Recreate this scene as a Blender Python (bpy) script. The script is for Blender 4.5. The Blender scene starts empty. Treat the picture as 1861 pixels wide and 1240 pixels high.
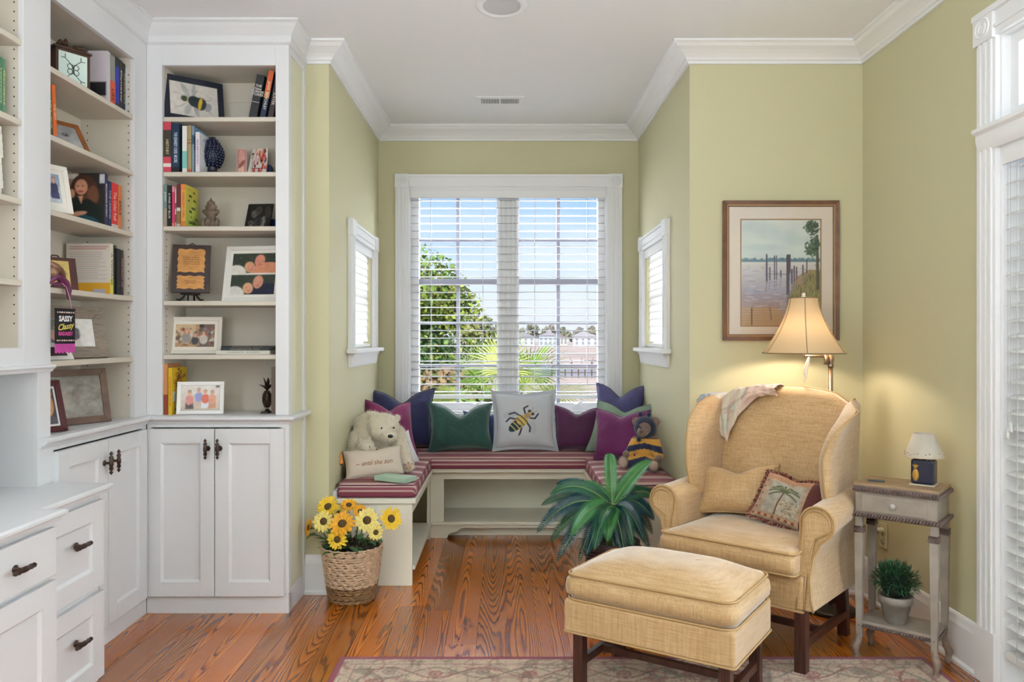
import bpy, math, random
import numpy as np
from mathutils import Vector, Matrix, Euler, noise

R = math.radians
random.seed(7)
SC = bpy.context.scene
COL = SC.collection

def lin(h, k=1.0):
    if isinstance(h, (tuple, list)): return tuple(h[:3])
    h = h.lstrip('#'); o = []
    for i in (0, 2, 4):
        c = int(h[i:i+2], 16) / 255
        o.append((c / 12.92 if c <= .04045 else ((c + .055) / 1.055) ** 2.4) * k)
    return tuple(o)

# ------------------------------------------------------------------ camera
cam = bpy.data.cameras.new('camera'); cam.sensor_width = 36; cam.lens = 28.05
cam.shift_x = (930.5 - 920) / 1861; cam.shift_y = -5 / 1861
cam.clip_start = .05; cam.clip_end = 2000
cam_o = bpy.data.objects.new('camera', cam); COL.objects.link(cam_o)
cam_o.location = (0, 0, 1.25); cam_o.rotation_euler = (R(90), 0, 0)
SC.camera = cam_o
# ------------------------------------------------------------------ sky
wd = bpy.data.worlds.new('sky'); SC.world = wd; wd.use_nodes = True
nt = wd.node_tree; nt.nodes.clear()
def wn(t): return nt.nodes.new(t)
tc = wn('ShaderNodeTexCoord'); sx = wn('ShaderNodeSeparateXYZ'); rp = wn('ShaderNodeValToRGB')
bg = wn('ShaderNodeBackground'); ow = wn('ShaderNodeOutputWorld')
nt.links.new(tc.outputs['Generated'], sx.inputs[0]); nt.links.new(sx.outputs['Z'], rp.inputs['Fac'])
el = rp.color_ramp.elements
el[0].position = 0; el[0].color = (.80, .84, .88, 1)
el[1].position = 1; el[1].color = (.16, .34, .72, 1)
for p, c in ((.05, (.76, .85, .94)), (.11, (.55, .74, .94)), (.18, (.36, .60, .92)), (.5, (.24, .46, .82))):
    e = el.new(p); e.color = (*c, 1)
nz = wn('ShaderNodeTexNoise'); mp = wn('ShaderNodeMapping'); mp.inputs['Scale'].default_value = (2, 2, 9)
nt.links.new(tc.outputs['Generated'], mp.inputs[0]); nt.links.new(mp.outputs[0], nz.inputs['Vector'])
nz.inputs['Scale'].default_value = 2.2; nz.inputs['Detail'].default_value = 6
cr = wn('ShaderNodeMapRange'); cr.inputs[1].default_value = .48; cr.inputs[2].default_value = .75; cr.inputs[4].default_value = .45
nt.links.new(nz.outputs[0], cr.inputs[0])
mx = wn('ShaderNodeMix'); mx.data_type = 'RGBA'; mx.inputs[7].default_value = (.92, .94, .97, 1)
nt.links.new(cr.outputs[0], mx.inputs[0]); nt.links.new(rp.outputs[0], mx.inputs[6])
nt.links.new(mx.outputs[2], bg.inputs[0]); bg.inputs[1].default_value = 1.0
nt.links.new(bg.outputs[0], ow.inputs[0])
# ------------------------------------------------------------------ lights
def area(name, loc, rot, sx_, sy_, power, col=(1, 1, 1), spread=180):
    l = bpy.data.lights.new(name, 'AREA'); l.shape = 'RECTANGLE'; l.size = sx_; l.size_y = sy_
    l.energy = power; l.color = col; l.spread = R(spread)
    o = bpy.data.objects.new(name, l); COL.objects.link(o); o.location = loc; o.rotation_euler = rot
    return o
sun = bpy.data.lights.new('sun', 'SUN'); sun.energy = 5.5; sun.angle = R(1); sun.color = (1, .95, .86)
so = bpy.data.objects.new('sun', sun); COL.objects.link(so); so.rotation_euler = (R(52), 0, R(-25)); so.location = (0, -20, 30)
area('added_rear_fill', (-.2, -3.5, 1.70), (R(90), 0, 0), 3.2, 1.9, 6, (.86, .94, 1))  # added soft fill behind the camera; no windows are built there
area('added_ceiling_fill', (-.1, -.75, 1.35), (R(172), 0, 0), 2.8, 1.2, 165, (.84, .94, 1))  # added fill lamp behind the camera, aimed up to brighten the ceiling
area('added_left_fill', (-1.84, .1, 1.5), (0, R(-90), R(22)), 1.5, 1.8, 50, (.86, .94, 1))  # added side fill out of view; the left wall has no windows
area('daylight_glass_door', (2.45, 1.85, 1.25), (0, R(90), 0), 2.1, 1.7, 72, (.84, .93, 1))
area('daylight_side_window_left', (-1.35, 4.83, 1.55), (0, R(-90), 0), .8, .9, 26, (.92, .97, 1))
area('daylight_side_window_right', (1.38, 4.83, 1.55), (0, R(90), 0), .8, .9, 34, (.92, .97, 1))
area('added_fill_below_sill', (0, 6.15, .15), (R(-150), 0, 0), 2.2, .8, 35, (.94, .98, 1))  # added lamp hidden below the sill, stands in for ground-reflected sunlight
area('added_fill_above_window', (0, 6.35, 3.0), (R(-52), 0, 0), 2.4, 1.1, 4900, (.90, .96, 1))  # added unseen lamp above the window, brightens the alcove side walls
SC.view_settings.view_transform = 'Standard'; SC.view_settings.look = 'None'
SC.view_settings.gamma = 1; SC.view_settings.use_curve_mapping = False
SC.view_settings.exposure = 0.15
# ------------------------------------------------------------------ helpers
XF = {}
class MB:
    n = 0
    def __init__(s): s.v = []; s.f = []; s.mi = []; s.m = 0
    def add(s, vs, fs, M=None):
        n = len(s.v)
        s.v += [tuple(M @ Vector(v)) if M is not None else tuple(v) for v in vs]
        s.f += [tuple(i + n for i in f) for f in fs]; s.mi += [s.m] * len(fs)
        return s
    def box(s, x0, y0, z0, x1, y1, z1, M=None):
        if x0 > x1: x0, x1 = x1, x0
        if y0 > y1: y0, y1 = y1, y0
        if z0 > z1: z0, z1 = z1, z0
        MB.n = (MB.n+1) % 6; e = MB.n*.00004   # no two boxes share exactly the same plane
        x0 -= e; y0 -= e; z0 -= e; x1 += e; y1 += e; z1 += e
        v = [(x0,y0,z0),(x1,y0,z0),(x1,y1,z0),(x0,y1,z0),(x0,y0,z1),(x1,y0,z1),(x1,y1,z1),(x0,y1,z1)]
        return s.add(v, [(0,3,2,1),(4,5,6,7),(0,1,5,4),(1,2,6,5),(2,3,7,6),(3,0,4,7)], M)
    def tube(s, pts, r, n=8, cap=True, M=None, flat=1.0):
        pts = [Vector(p) for p in pts]; rs = r if isinstance(r, (list, tuple)) else [r] * len(pts)
        vs = []; fs = []; prev = None
        for i, p in enumerate(pts):
            t = (pts[min(i+1, len(pts)-1)] - pts[max(i-1, 0)])
            if t.length < 1e-9: t = Vector((0,0,1))
            t.normalize()
            if prev is None:
                a = Vector((0,0,1)) if abs(t.z) < .9 else Vector((1,0,0))
                u = t.cross(a).normalized()
            else:
                u = (prev - t * prev.dot(t)).normalized()
            prev = u; w = t.cross(u)
            for k in range(n):
                an = 2 * math.pi * k / n
                vs.append(p + (u * math.cos(an) + w * math.sin(an) * flat) * rs[i])
        for i in range(len(pts) - 1):
            for k in range(n):
                a = i*n+k; b = i*n+(k+1) % n
                fs.append((a, b, b+n, a+n))
        if cap:
            fs.append(tuple(range(n-1, -1, -1))); fs.append(tuple(range((len(pts)-1)*n, len(pts)*n)))
        return s.add(vs, fs, M)
    def cyl(s, p0, p1, r0, r1=None, n=14, M=None):
        return s.tube([p0, p1], [r0, r0 if r1 is None else r1], n, True, M)
    def lathe(s, prof, c=(0,0,0), n=24, M=None, cap=True):
        vs = []; fs = []
        for r, z in prof:
            for k in range(n):
                a = 2*math.pi*k/n; vs.append((c[0]+r*math.cos(a), c[1]+r*math.sin(a), c[2]+z))
        m = len(prof)
        for i in range(m-1):
            for k in range(n):
                a = i*n+k; b = i*n+(k+1) % n; fs.append((a, b, b+n, a+n))
        if cap:
            fs.append(tuple(range(n-1, -1, -1))); fs.append(tuple(range((m-1)*n, m*n)))
        return s.add(vs, fs, M)
    def ell(s, c, r, nu=16, nv=10, M=None, rot=None):
        vs = []; fs = []
        if not hasattr(r, '__len__'): r = (r, r, r)
        q = rot.to_matrix() if isinstance(rot, Euler) else rot
        for j in range(nv+1):
            t = math.pi*j/nv
            for k in range(nu):
                a = 2*math.pi*k/nu
                p = Vector((r[0]*math.sin(t)*math.cos(a), r[1]*math.sin(t)*math.sin(a), -r[2]*math.cos(t)))
                if q is not None: p = q @ p
                vs.append(p + Vector(c))
        for j in range(nv):
            for k in range(nu):
                a = j*nu+k; b = j*nu+(k+1) % nu
                fs.append((a, b, b+nu, a+nu))
        return s.add(vs, fs, M)
    def prism(s, poly, ax, a, b, M=None):
        n = len(poly)
        f3 = {'x': lambda p, t: (t, p[0], p[1]), 'y': lambda p, t: (p[0], t, p[1]), 'z': lambda p, t: (p[0], p[1], t)}[ax]
        vs = [f3(p, a) for p in poly] + [f3(p, b) for p in poly]
        fs = [tuple(range(n-1, -1, -1)), tuple(range(n, 2*n))] + [(i, (i+1) % n, (i+1) % n+n, i+n) for i in range(n)]
        return s.add(vs, fs, M)
    def sweep(s, prof, path, z=0):
        """prof: (outward, up) pairs; path: xy points, room on the right"""
        n = len(prof); vs = []; fs = []; P2 = [Vector(p) for p in path]
        for i, p in enumerate(P2):
            d0 = (P2[i] - P2[i-1]).normalized() if i else None
            d1 = (P2[i+1] - P2[i]).normalized() if i < len(P2)-1 else None
            n0 = Vector((d0.y, -d0.x)) if d0 is not None else None
            n1 = Vector((d1.y, -d1.x)) if d1 is not None else None
            if n0 is None: m = n1
            elif n1 is None: m = n0
            else: m = (n0 + n1) / (1 + n0.dot(n1))
            for o, u in prof: vs.append((p.x + m.x*o, p.y + m.y*o, z + u))
        for i in range(len(P2)-1):
            for k in range(n):
                a = i*n+k; b = i*n+(k+1) % n
                fs.append((a, b, b+n, a+n))
        fs.append(tuple(range(n-1, -1, -1))); fs.append(tuple(range((len(P2)-1)*n, len(P2)*n)))
        return s.add(vs, fs)
    def grid(s, fn, nu, nv, cu=False, cv=False, M=None):
        vs = []; fs = []
        for j in range(nv + (0 if cv else 1)):
            for i in range(nu + (0 if cu else 1)): vs.append(fn(i/nu, j/nv))
        W = nu + (0 if cu else 1); H = nv + (0 if cv else 1)
        for j in range(nv):
            for i in range(nu):
                a = j*W+i; b = j*W+(i+1) % W; c = ((j+1) % H)*W+(i+1) % W; d = ((j+1) % H)*W+i
                fs.append((a, b, c, d))
        return s.add(vs, fs, M)

def mkmesh(name, mb, mats, smooth=False):
    me = bpy.data.meshes.new(name); me.from_pydata(mb.v, [], mb.f)
    for m in (mats if isinstance(mats, (list, tuple)) else [mats]): me.materials.append(m)
    if any(mb.mi): me.polygons.foreach_set('material_index', mb.mi)
    if smooth: me.polygons.foreach_set('use_smooth', [True]*len(me.polygons))
    me.update(); return me
def ob(name, mb, mat, parent=None, smooth=False, bevel=0, world=False, kind=None, subsurf=0, seg=2, label=None):
    if world and parent is not None and parent.name in XF:
        I = XF[parent.name].inverted(); mb.v = [tuple(I @ Vector(v)) for v in mb.v]
    me = mkmesh(name, mb, mat, smooth)
    o = bpy.data.objects.new(name, me); COL.objects.link(o)
    if parent is not None:
        o.parent = parent
        if parent.name in XF: XF[o.name] = XF[parent.name]
    if bevel:
        m = o.modifiers.new('b', 'BEVEL'); m.width = bevel; m.segments = seg; m.limit_method = 'ANGLE'; m.angle_limit = R(40)
        me.polygons.foreach_set('use_smooth', [True]*len(me.polygons)); m.harden_normals = True
    if subsurf:
        m = o.modifiers.new('s', 'SUBSURF'); m.levels = subsurf; m.render_levels = subsurf
    if kind: o['kind'] = kind
    if label: o['label'] = label
    return o
def thing(name, label, cat, loc=(0,0,0), rz=0, group=None, rx=0, ry=0):
    o = bpy.data.objects.new(name, None); COL.objects.link(o); o.empty_display_size = .05
    o.location = loc; o.rotation_mode = 'XYZ'; o.rotation_euler = (rx, ry, rz)
    o['label'] = label; o['category'] = cat
    if group: o['group'] = group
    XF[o.name] = Matrix.Translation(Vector(loc)) @ Euler((rx, ry, rz)).to_matrix().to_4x4()
    return o
def tag(o, label, cat, group=None, loc=None, rz=0, rx=0, ry=0):
    o['label'] = label; o['category'] = cat
    if group: o['group'] = group
    if loc is not None: o.location = loc
    o.rotation_euler = (rx, ry, rz)
    return o
def struct(name, mb, mat, **k):
    o = ob(name, mb, mat, **k); o['kind'] = 'structure'; return o
def inst(src, name, parent, loc=(0,0,0), rot=(0,0,0), scale=(1,1,1)):
    o = src.copy(); o.name = name; COL.objects.link(o); o.parent = parent
    o.location = loc; o.rotation_euler = rot; o.scale = scale; return o
def dup(root, loc, rz=None, label=None, rx=None, ry=None):
    r = root.copy(); COL.objects.link(r); r.location = loc
    e = r.rotation_euler
    r.rotation_euler = (e[0] if rx is None else rx, e[1] if ry is None else ry, e[2] if rz is None else rz)
    if label: r['label'] = label
    def kids(a, b):
        for ch in list(a.children):
            c = ch.copy(); COL.objects.link(c); c.parent = b; kids(ch, c)
    kids(root, r); return r

# ------------------------------------------------------------------ materials
def newmat(name):
    m = bpy.data.materials.new(name); m.use_nodes = True
    t = m.node_tree; return m, t, t.nodes['Principled BSDF']
def setc(b, c): b.inputs['Base Color'].default_value = (*c, 1)
def mat(name, col, rough=.5, metal=0, bump=0, bscale=200, bdist=.002, spec=.5, var=0, vscale=8, coat=0, sheen=0, stretch=(1,1,1)):
    m, t, b = newmat(name); c = lin(col); setc(b, c)
    b.inputs['Roughness'].default_value = rough; b.inputs['Metallic'].default_value = metal
    b.inputs['Specular IOR Level'].default_value = spec
    if coat: b.inputs['Coat Weight'].default_value = coat; b.inputs['Coat Roughness'].default_value = .08
    if sheen: b.inputs['Sheen Weight'].default_value = sheen
    if bump or var:
        tc = t.nodes.new('ShaderNodeTexCoord'); mp = t.nodes.new('ShaderNodeMapping'); mp.inputs['Scale'].default_value = stretch
        t.links.new(tc.outputs['Object'], mp.inputs[0])
    if bump:
        n = t.nodes.new('ShaderNodeTexNoise'); n.inputs['Scale'].default_value = bscale; n.inputs['Detail'].default_value = 3
        t.links.new(mp.outputs[0], n.inputs['Vector'])
        bp = t.nodes.new('ShaderNodeBump'); bp.inputs['Strength'].default_value = bump; bp.inputs['Distance'].default_value = bdist
        t.links.new(n.outputs[0], bp.inputs['Height']); t.links.new(bp.outputs[0], b.inputs['Normal'])
    if var:
        n = t.nodes.new('ShaderNodeTexNoise'); n.inputs['Scale'].default_value = vscale; n.inputs['Detail'].default_value = 5
        t.links.new(mp.outputs[0], n.inputs['Vector'])
        r = t.nodes.new('ShaderNodeValToRGB'); r.color_ramp.elements[0].position = .3; r.color_ramp.elements[1].position = .7
        r.color_ramp.elements[0].color = (*[x*(1-var) for x in c], 1); r.color_ramp.elements[1].color = (*[min(1, x*(1+var)) for x in c], 1)
        t.links.new(n.outputs[0], r.inputs[0]); t.links.new(r.outputs[0], b.inputs['Base Color'])
    return m
_mc = {}
def cm(col, rough=.55, **k):
    key = (col, rough, tuple(sorted(k.items())))
    if key not in _mc: _mc[key] = mat('paint_' + str(col).strip('#'), col, rough, **k)
    return _mc[key]
def vcolmat(name, rough=.5, bump=0, bscale=300, sheen=0, coat=0):
    m, t, b = newmat(name); a = t.nodes.new('ShaderNodeAttribute'); a.attribute_name = 'Col'
    t.links.new(a.outputs['Color'], b.inputs['Base Color']); b.inputs['Roughness'].default_value = rough
    if coat: b.inputs['Coat Weight'].default_value = coat; b.inputs['Coat Roughness'].default_value = .04
    if sheen: b.inputs['Sheen Weight'].default_value = sheen
    if bump:
        tc = t.nodes.new('ShaderNodeTexCoord'); n = t.nodes.new('ShaderNodeTexNoise'); n.inputs['Scale'].default_value = bscale
        t.links.new(tc.outputs['Object'], n.inputs['Vector'])
        bp = t.nodes.new('ShaderNodeBump'); bp.inputs['Strength'].default_value = bump; bp.inputs['Distance'].default_value = .002
        t.links.new(n.outputs[0], bp.inputs['Height']); t.links.new(bp.outputs[0], b.inputs['Normal'])
    return m
def setcol(me, arr):
    a = me.color_attributes.new('Col', 'FLOAT_COLOR', 'POINT')
    full = np.ones((len(me.vertices), 4), np.float32); full[:, :3] = arr; a.data.foreach_set('color', full.ravel())

class Cv:
    """a small painter: colours sampled on a grid of mesh vertices, x and y run 0..1, y up"""
    def __init__(s, nx, ny, bg='#ffffff', asp=1.0, X=None, Y=None):
        s.nx, s.ny, s.asp = nx, ny, asp
        if X is None: s.X, s.Y = np.meshgrid(np.linspace(0, 1, nx+1), np.linspace(0, 1, ny+1))
        else: s.X, s.Y = X, Y
        s.c = np.zeros(s.X.shape + (3,), np.float32); s.c[:] = lin(bg); s.aa = 1.0 / ny
    def mixin(s, m, col, op=1):
        m = np.clip(m, 0, 1)[..., None] * op; s.c = s.c*(1-m) + np.array(lin(col), np.float32)*m; return s
    def rect(s, x0, y0, x1, y1, col, op=1):
        a = s.aa*.5
        return s.mixin(((s.X >= x0-a) & (s.X <= x1+a) & (s.Y >= y0-a) & (s.Y <= y1+a)).astype(float), col, op)
    def ell(s, cx, cy, rx, ry, col, rot=0, op=1, soft=0):
        dx = (s.X-cx)*s.asp; dy = s.Y-cy; c, n = math.cos(R(rot)), math.sin(R(rot))
        u = (dx*c+dy*n)/rx; v = (-dx*n+dy*c)/ry
        d = 1-np.sqrt(u*u+v*v); w = max(soft, s.aa/min(rx, ry))
        return s.mixin(d/w+.5, col, op)
    def line(s, pts, w, col, op=1):
        m = np.zeros(s.X.shape)
        for (x0, y0), (x1, y1) in zip(pts, pts[1:]):
            px, py = s.X*s.asp, s.Y; ax, bx = x0*s.asp, x1*s.asp
            dx, dy = bx-ax, y1-y0; L = dx*dx+dy*dy+1e-12
            t = np.clip(((px-ax)*dx+(py-y0)*dy)/L, 0, 1)
            d = np.hypot(px-ax-t*dx, py-y0-t*dy); m = np.maximum(m, np.clip((w/2-d)/s.aa+.5, 0, 1))
        return s.mixin(m, col, op)
    def poly(s, pts, col, op=1):
        ins = np.zeros(s.X.shape, bool); n = len(pts)
        for i in range(n):
            x0, y0 = pts[i]; x1, y1 = pts[(i+1) % n]
            if y0 == y1: continue
            cond = ((y0 > s.Y) != (y1 > s.Y)) & (s.X < (x1-x0)*(s.Y-y0)/(y1-y0)+x0)
            ins ^= cond
        return s.mixin(ins.astype(float), col, op)
    def grad(s, y0, c0, y1, c1):
        t = np.clip((s.Y-y0)/(y1-y0), 0, 1)[..., None]; m = ((s.Y >= y0) & (s.Y <= y1))[..., None]
        s.c = np.where(m, np.array(lin(c0))*(1-t)+np.array(lin(c1))*t, s.c).astype(np.float32); return s
    def noise(s, amp, k=20, seed=0, sy=1):
        rs = np.random.RandomState(seed); f = np.zeros(s.X.shape)
        for o in range(3):
            kk = int(k*2**o)+2; ky = max(2, int(kk*sy)); g = rs.rand(ky+1, kk+1)
            x = np.clip(s.X, 0, .9999)*(kk-1); y = np.clip(s.Y, 0, .9999)*(ky-1); i = x.astype(int); j = y.astype(int); u = x-i; v = y-j
            f += (g[j, i]*(1-u)*(1-v)+g[j, i+1]*u*(1-v)+g[j+1, i]*(1-u)*v+g[j+1, i+1]*u*v-.5)/(o+1)
        s.c = np.clip(s.c*(1+amp*f[..., None]*2), 0, 1).astype(np.float32); return f
    def blur(s, n=1):
        for _ in range(n):
            p = np.pad(s.c, ((1, 1), (1, 1), (0, 0)), mode='edge'); s.c = ((p[:-2, 1:-1]+p[2:, 1:-1]+p[1:-1, :-2]+p[1:-1, 2:])*.18+p[1:-1, 1:-1]*.28).astype(np.float32)
        return s
    def person(s, x, y, h, hair, shirt, skin='#e0a587', lean=0, wide=1.0, legs=None):
        """seated or standing figure, head centre at x,y, head height h"""
        if legs: s.poly([(x-h*1.0*wide/s.asp, y-h*2.6), (x+h*1.0*wide/s.asp, y-h*2.6), (x+h*1.1*wide/s.asp, y-h*4.6), (x-h*1.1*wide/s.asp, y-h*4.6)], legs)
        s.ell(x+lean*.3, y-h*1.95, h*1.05*wide, h*1.4, shirt)
        s.rect(x-h*.22/s.asp, y-h*.8, x+h*.22/s.asp, y-h*.3, skin)
        s.ell(x, y+h*.08, h*.50, h*.60, hair); s.ell(x, y-h*.08, h*.40, h*.50, skin)
        for e in (-1, 1): s.ell(x+e*h*.16/s.asp, y+h*.02, h*.05, h*.04, '#3a2a24')
        s.line([(x-h*.12/s.asp, y-h*.28), (x+h*.12/s.asp, y-h*.28)], h*.06, '#b0504a')
        return s
PHOTO = vcolmat('printed_photo', .32); PRINT_MATT = vcolmat('printed_matter', .6)
def canvas_obj(name, cv, w, h, parent, org=(0,0,0), M=None, m=None, label=None):
    """flat print w by h: local x right, z up, facing -y"""
    mb = MB(); mb.grid(lambda u, v: (org[0]+(u-.5)*w, org[1], org[2]+v*h), cv.nx, cv.ny, M=M)
    o = ob(name, mb, m or PHOTO, parent, label=label); setcol(o.data, cv.c.reshape(-1, 3)); return o
def lettering(body, size, m, parent, M, name='lettering', sx=1.0, bold=0.0, align='CENTER', shear=0, width=None, ext=.0002, label=None):
    cu = bpy.data.curves.new('t', 'FONT'); cu.body = body; cu.size = size; cu.align_x = align; cu.align_y = 'CENTER'
    cu.offset = bold*size; cu.extrude = ext; cu.shear = shear; cu.resolution_u = 2; cu.space_line = .85
    to = bpy.data.objects.new('t', cu); COL.objects.link(to)
    bpy.context.view_layer.update()
    me = bpy.data.meshes.new_from_object(to.evaluated_get(bpy.context.evaluated_depsgraph_get()))
    bpy.data.objects.remove(to); bpy.data.curves.remove(cu)
    if width and len(me.vertices):
        xs = [v.co.x for v in me.vertices]; w = max(xs)-min(xs); sx = width/w
    me.transform(M @ Matrix.Diagonal((sx, 1, 1, 1)))
    me.materials.clear(); me.materials.append(m); me.name = name
    o = bpy.data.objects.new(name, me); COL.objects.link(o); o.parent = parent
    if label: o['label'] = label
    return o
def TM(loc, rx=90, ry=0, rz=0): return Matrix.Translation(Vector(loc)) @ Euler((R(rx), R(ry), R(rz))).to_matrix().to_4x4()
# ------------------------------------------------------------------ room materials
WALL = mat('olive_wall_paint', '#c8c3a0', .75, bump=.15, bscale=500)
CEIL = mat('ceiling_paint', '#ececee', .8)
TRIM = mat('white_trim_paint', '#e9e9eb', .38)
CAB = mat('white_cabinet_paint', '#dcdcde', .36)
CABIN = mat('cabinet_interior_shaded', '#cfc6b8', .55)  # white cabinet inside; the recess shading is put into the beige colour
BENCH = mat('cream_bench_paint', '#ebe7d6', .42)
BACKB = mat('brown_bronze', '#4a3a34', .38, metal=.7)
DKHOLE = mat('dark_hole', '#2a2622', .8)
def plankmat():
    m, t, b = newmat('heart_pine'); N = t.nodes.new; L = t.links.new
    oi = N('ShaderNodeObjectInfo'); tc = N('ShaderNodeTexCoord')
    off = N('ShaderNodeCombineXYZ'); mu = N('ShaderNodeMath'); mu.operation = 'MULTIPLY'; mu.inputs[1].default_value = 57
    L(oi.outputs['Random'], mu.inputs[0]); L(mu.outputs[0], off.inputs[0]); L(mu.outputs[0], off.inputs[1]); L(mu.outputs[0], off.inputs[2])
    va = N('ShaderNodeVectorMath'); L(tc.outputs['Object'], va.inputs[0]); L(off.outputs[0], va.inputs[1])
    mp = N('ShaderNodeMapping'); mp.inputs['Scale'].default_value = (8.0, .34, 1); L(va.outputs[0], mp.inputs[0])
    n = N('ShaderNodeTexNoise'); n.inputs['Scale'].default_value = 1; n.inputs['Detail'].default_value = .25; n.inputs['Roughness'].default_value = .35
    L(mp.outputs[0], n.inputs['Vector'])
    mp2 = N('ShaderNodeMapping'); mp2.inputs['Scale'].default_value = (60, 3.5, 1); L(va.outputs[0], mp2.inputs[0])
    n2 = N('ShaderNodeTexNoise'); n2.inputs['Scale'].default_value = 1; n2.inputs['Detail'].default_value = 2; L(mp2.outputs[0], n2.inputs['Vector'])
    a = N('ShaderNodeMath'); a.operation = 'MULTIPLY_ADD'; a.inputs[1].default_value = .022; L(n2.outputs[0], a.inputs[0]); L(n.outputs[0], a.inputs[2])
    k = N('ShaderNodeMath'); k.operation = 'MULTIPLY'; k.inputs[1].default_value = 44; L(a.outputs[0], k.inputs[0])
    fr = N('ShaderNodeMath'); fr.operation = 'FRACT'; L(k.outputs[0], fr.inputs[0])
    rp = N('ShaderNodeValToRGB'); e = rp.color_ramp.elements
    e[0].position = 0; e[0].color = (*lin('#b86c3a'), 1); e[1].position = 1; e[1].color = (*lin('#b0622f'), 1)
    for p, c in ((.25, '#c27a42'), (.62, '#b56a36'), (.82, '#8a4a28'), (.93, '#74381c')):
        x = e.new(p); x.color = (*lin(c), 1)
    L(fr.outputs[0], rp.inputs[0])
    # board to board tone, pitch stains
    hs = N('ShaderNodeHueSaturation'); mr = N('ShaderNodeMapRange'); mr.inputs[3].default_value = .70; mr.inputs[4].default_value = 1.25
    L(oi.outputs['Random'], mr.inputs[0]); L(mr.outputs[0], hs.inputs['Value']); L(rp.outputs[0], hs.inputs['Color']); hs.inputs['Saturation'].default_value = 1.08
    mp3 = N('ShaderNodeMapping'); mp3.inputs['Scale'].default_value = (16, 2.6, 1); mp3.inputs['Location'].default_value = (3, 9, 0); L(va.outputs[0], mp3.inputs[0])
    n3 = N('ShaderNodeTexNoise'); n3.inputs['Scale'].default_value = 1; n3.inputs['Detail'].default_value = 4; L(mp3.outputs[0], n3.inputs['Vector'])
    m3 = N('ShaderNodeMapRange'); m3.inputs[1].default_value = .64; m3.inputs[2].default_value = .72; m3.inputs[4].default_value = .8; L(n3.outputs[0], m3.inputs[0])
    mx = N('ShaderNodeMix'); mx.data_type = 'RGBA'; mx.inputs[7].default_value = (*lin('#43200f'), 1)
    L(m3.outputs[0], mx.inputs[0]); L(hs.outputs[0], mx.inputs[6]); L(mx.outputs[2], b.inputs['Base Color'])
    b.inputs['Roughness'].default_value = .24; b.inputs['Specular IOR Level'].default_value = .5; b.inputs['Coat Weight'].default_value = .6; b.inputs['Coat Roughness'].default_value = .16
    bp = N('ShaderNodeBump'); bp.inputs['Strength'].default_value = .12; bp.inputs['Distance'].default_value = .001
    L(fr.outputs[0], bp.inputs['Height']); L(bp.outputs[0], b.inputs['Normal'])
    return m
PLANK = plankmat()
def glassmat():
    m, t, b = newmat('window_glass'); b.inputs['Transmission Weight'].default_value = 1; b.inputs['Roughness'].default_value = 0
    b.inputs['IOR'].default_value = 1.02; setc(b, (1, 1, 1)); return m
GLASS = glassmat()
def slatmat():
    m, t, b = newmat('white_slat'); setc(b, lin('#eeeeec')); b.inputs['Roughness'].default_value = .4
    tr = t.nodes.new('ShaderNodeBsdfTranslucent'); tr.inputs[0].default_value = (.95, .95, .93, 1)
    mx = t.nodes.new('ShaderNodeMixShader'); mx.inputs[0].default_value = .25
    out = t.nodes['Material Output']; t.links.new(b.outputs[0], mx.inputs[1]); t.links.new(tr.outputs[0], mx.inputs[2]); t.links.new(mx.outputs[0], out.inputs[0])
    return m
SLAT = slatmat()
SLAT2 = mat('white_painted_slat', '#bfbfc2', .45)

# ------------------------------------------------------------------ room shell
H = 2.68; XL, XR, YB, YF = -1.90, 1.749, 3.35, -3.2
AX0, AX1, AY = -.87, .90, 4.65
m = MB(); m.box(XL-.1, YF-.1, -.12, XR+.1, AY+.1, -.018); floor = struct('floor', m, mat('subfloor', '#3a1f10', .8))
pw = .127; i = 0; x = XL; seams = []
random.seed(11)
while x < XR-.001:
    x1 = min(x+pw, XR); y = YF
    if x1 > AX0+.02 and x < AX1-.02: yend = AY
    else: yend = YB
    y = YF
    first = True
    while y < yend-.001:
        ln = random.uniform(1.5, 3.4) if not first else random.uniform(.6, 3.0)
        first = False
        y1 = min(y+ln, yend)
        if yend-y1 < .5: y1 = yend
        m = MB(); m.box(x+.0007, y+.0007, -.018, x1-.0007, y1-.0007, 0)
        ob('plank', m, PLANK, floor); y = y1
    x = x1
m = MB(); m.box(XL-.1, YF-.1, H, XR+.1, AY+.15, H+.12); struct('ceiling', m, CEIL)
def wall_x(name, x0, x1, y0, y1, holes, z1=H):
    """wall slab with rectangular holes given along y (x0..x1 thick)"""
    m = MB(); cur = y0
    for (a, b, zb, zt) in sorted(holes):
        m.box(x0, cur, 0, x1, a, z1)
        if zb > 0: m.box(x0, a, 0, x1, b, zb)
        m.box(x0, a, zt, x1, b, z1); cur = b
    m.box(x0, cur, 0, x1, y1, z1); return struct(name, m, WALL)
def wall_y(name, y0, y1, x0, x1, holes, z1=H):
    m = MB(); cur = x0
    for (a, b, zb, zt) in sorted(holes):
        m.box(cur, y0, 0, a, y1, z1)
        if zb > 0: m.box(a, y0, 0, b, y1, zb)
        m.box(a, y0, zt, b, y1, z1); cur = b
    m.box(cur, y0, 0, x1, y1, z1); return struct(name, m, WALL)
wall_x('wall_left', XL-.1, XL, YF, YB, [])
DY0, DY1 = .60, 2.42
wall_x('wall_right', XR, XR+.14, YF, YB+.1, [(DY0, DY1, 0, 2.33)])
wall_y('wall_back_left', YB, YB+.1, XL-.1, AX0, [])
wall_y('wall_back_right', YB, YB+.1, AX1, XR, [])
WX0, WX1, WZ0, WZ1 = -.667, .689, .74, 2.28
wall_y('wall_alcove_back', AY, AY+.15, AX0-.1, AX1+.1, [(WX0, WX1, WZ0, WZ1)])
SW = (3.835, 4.425, 1.19, 1.82)
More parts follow.
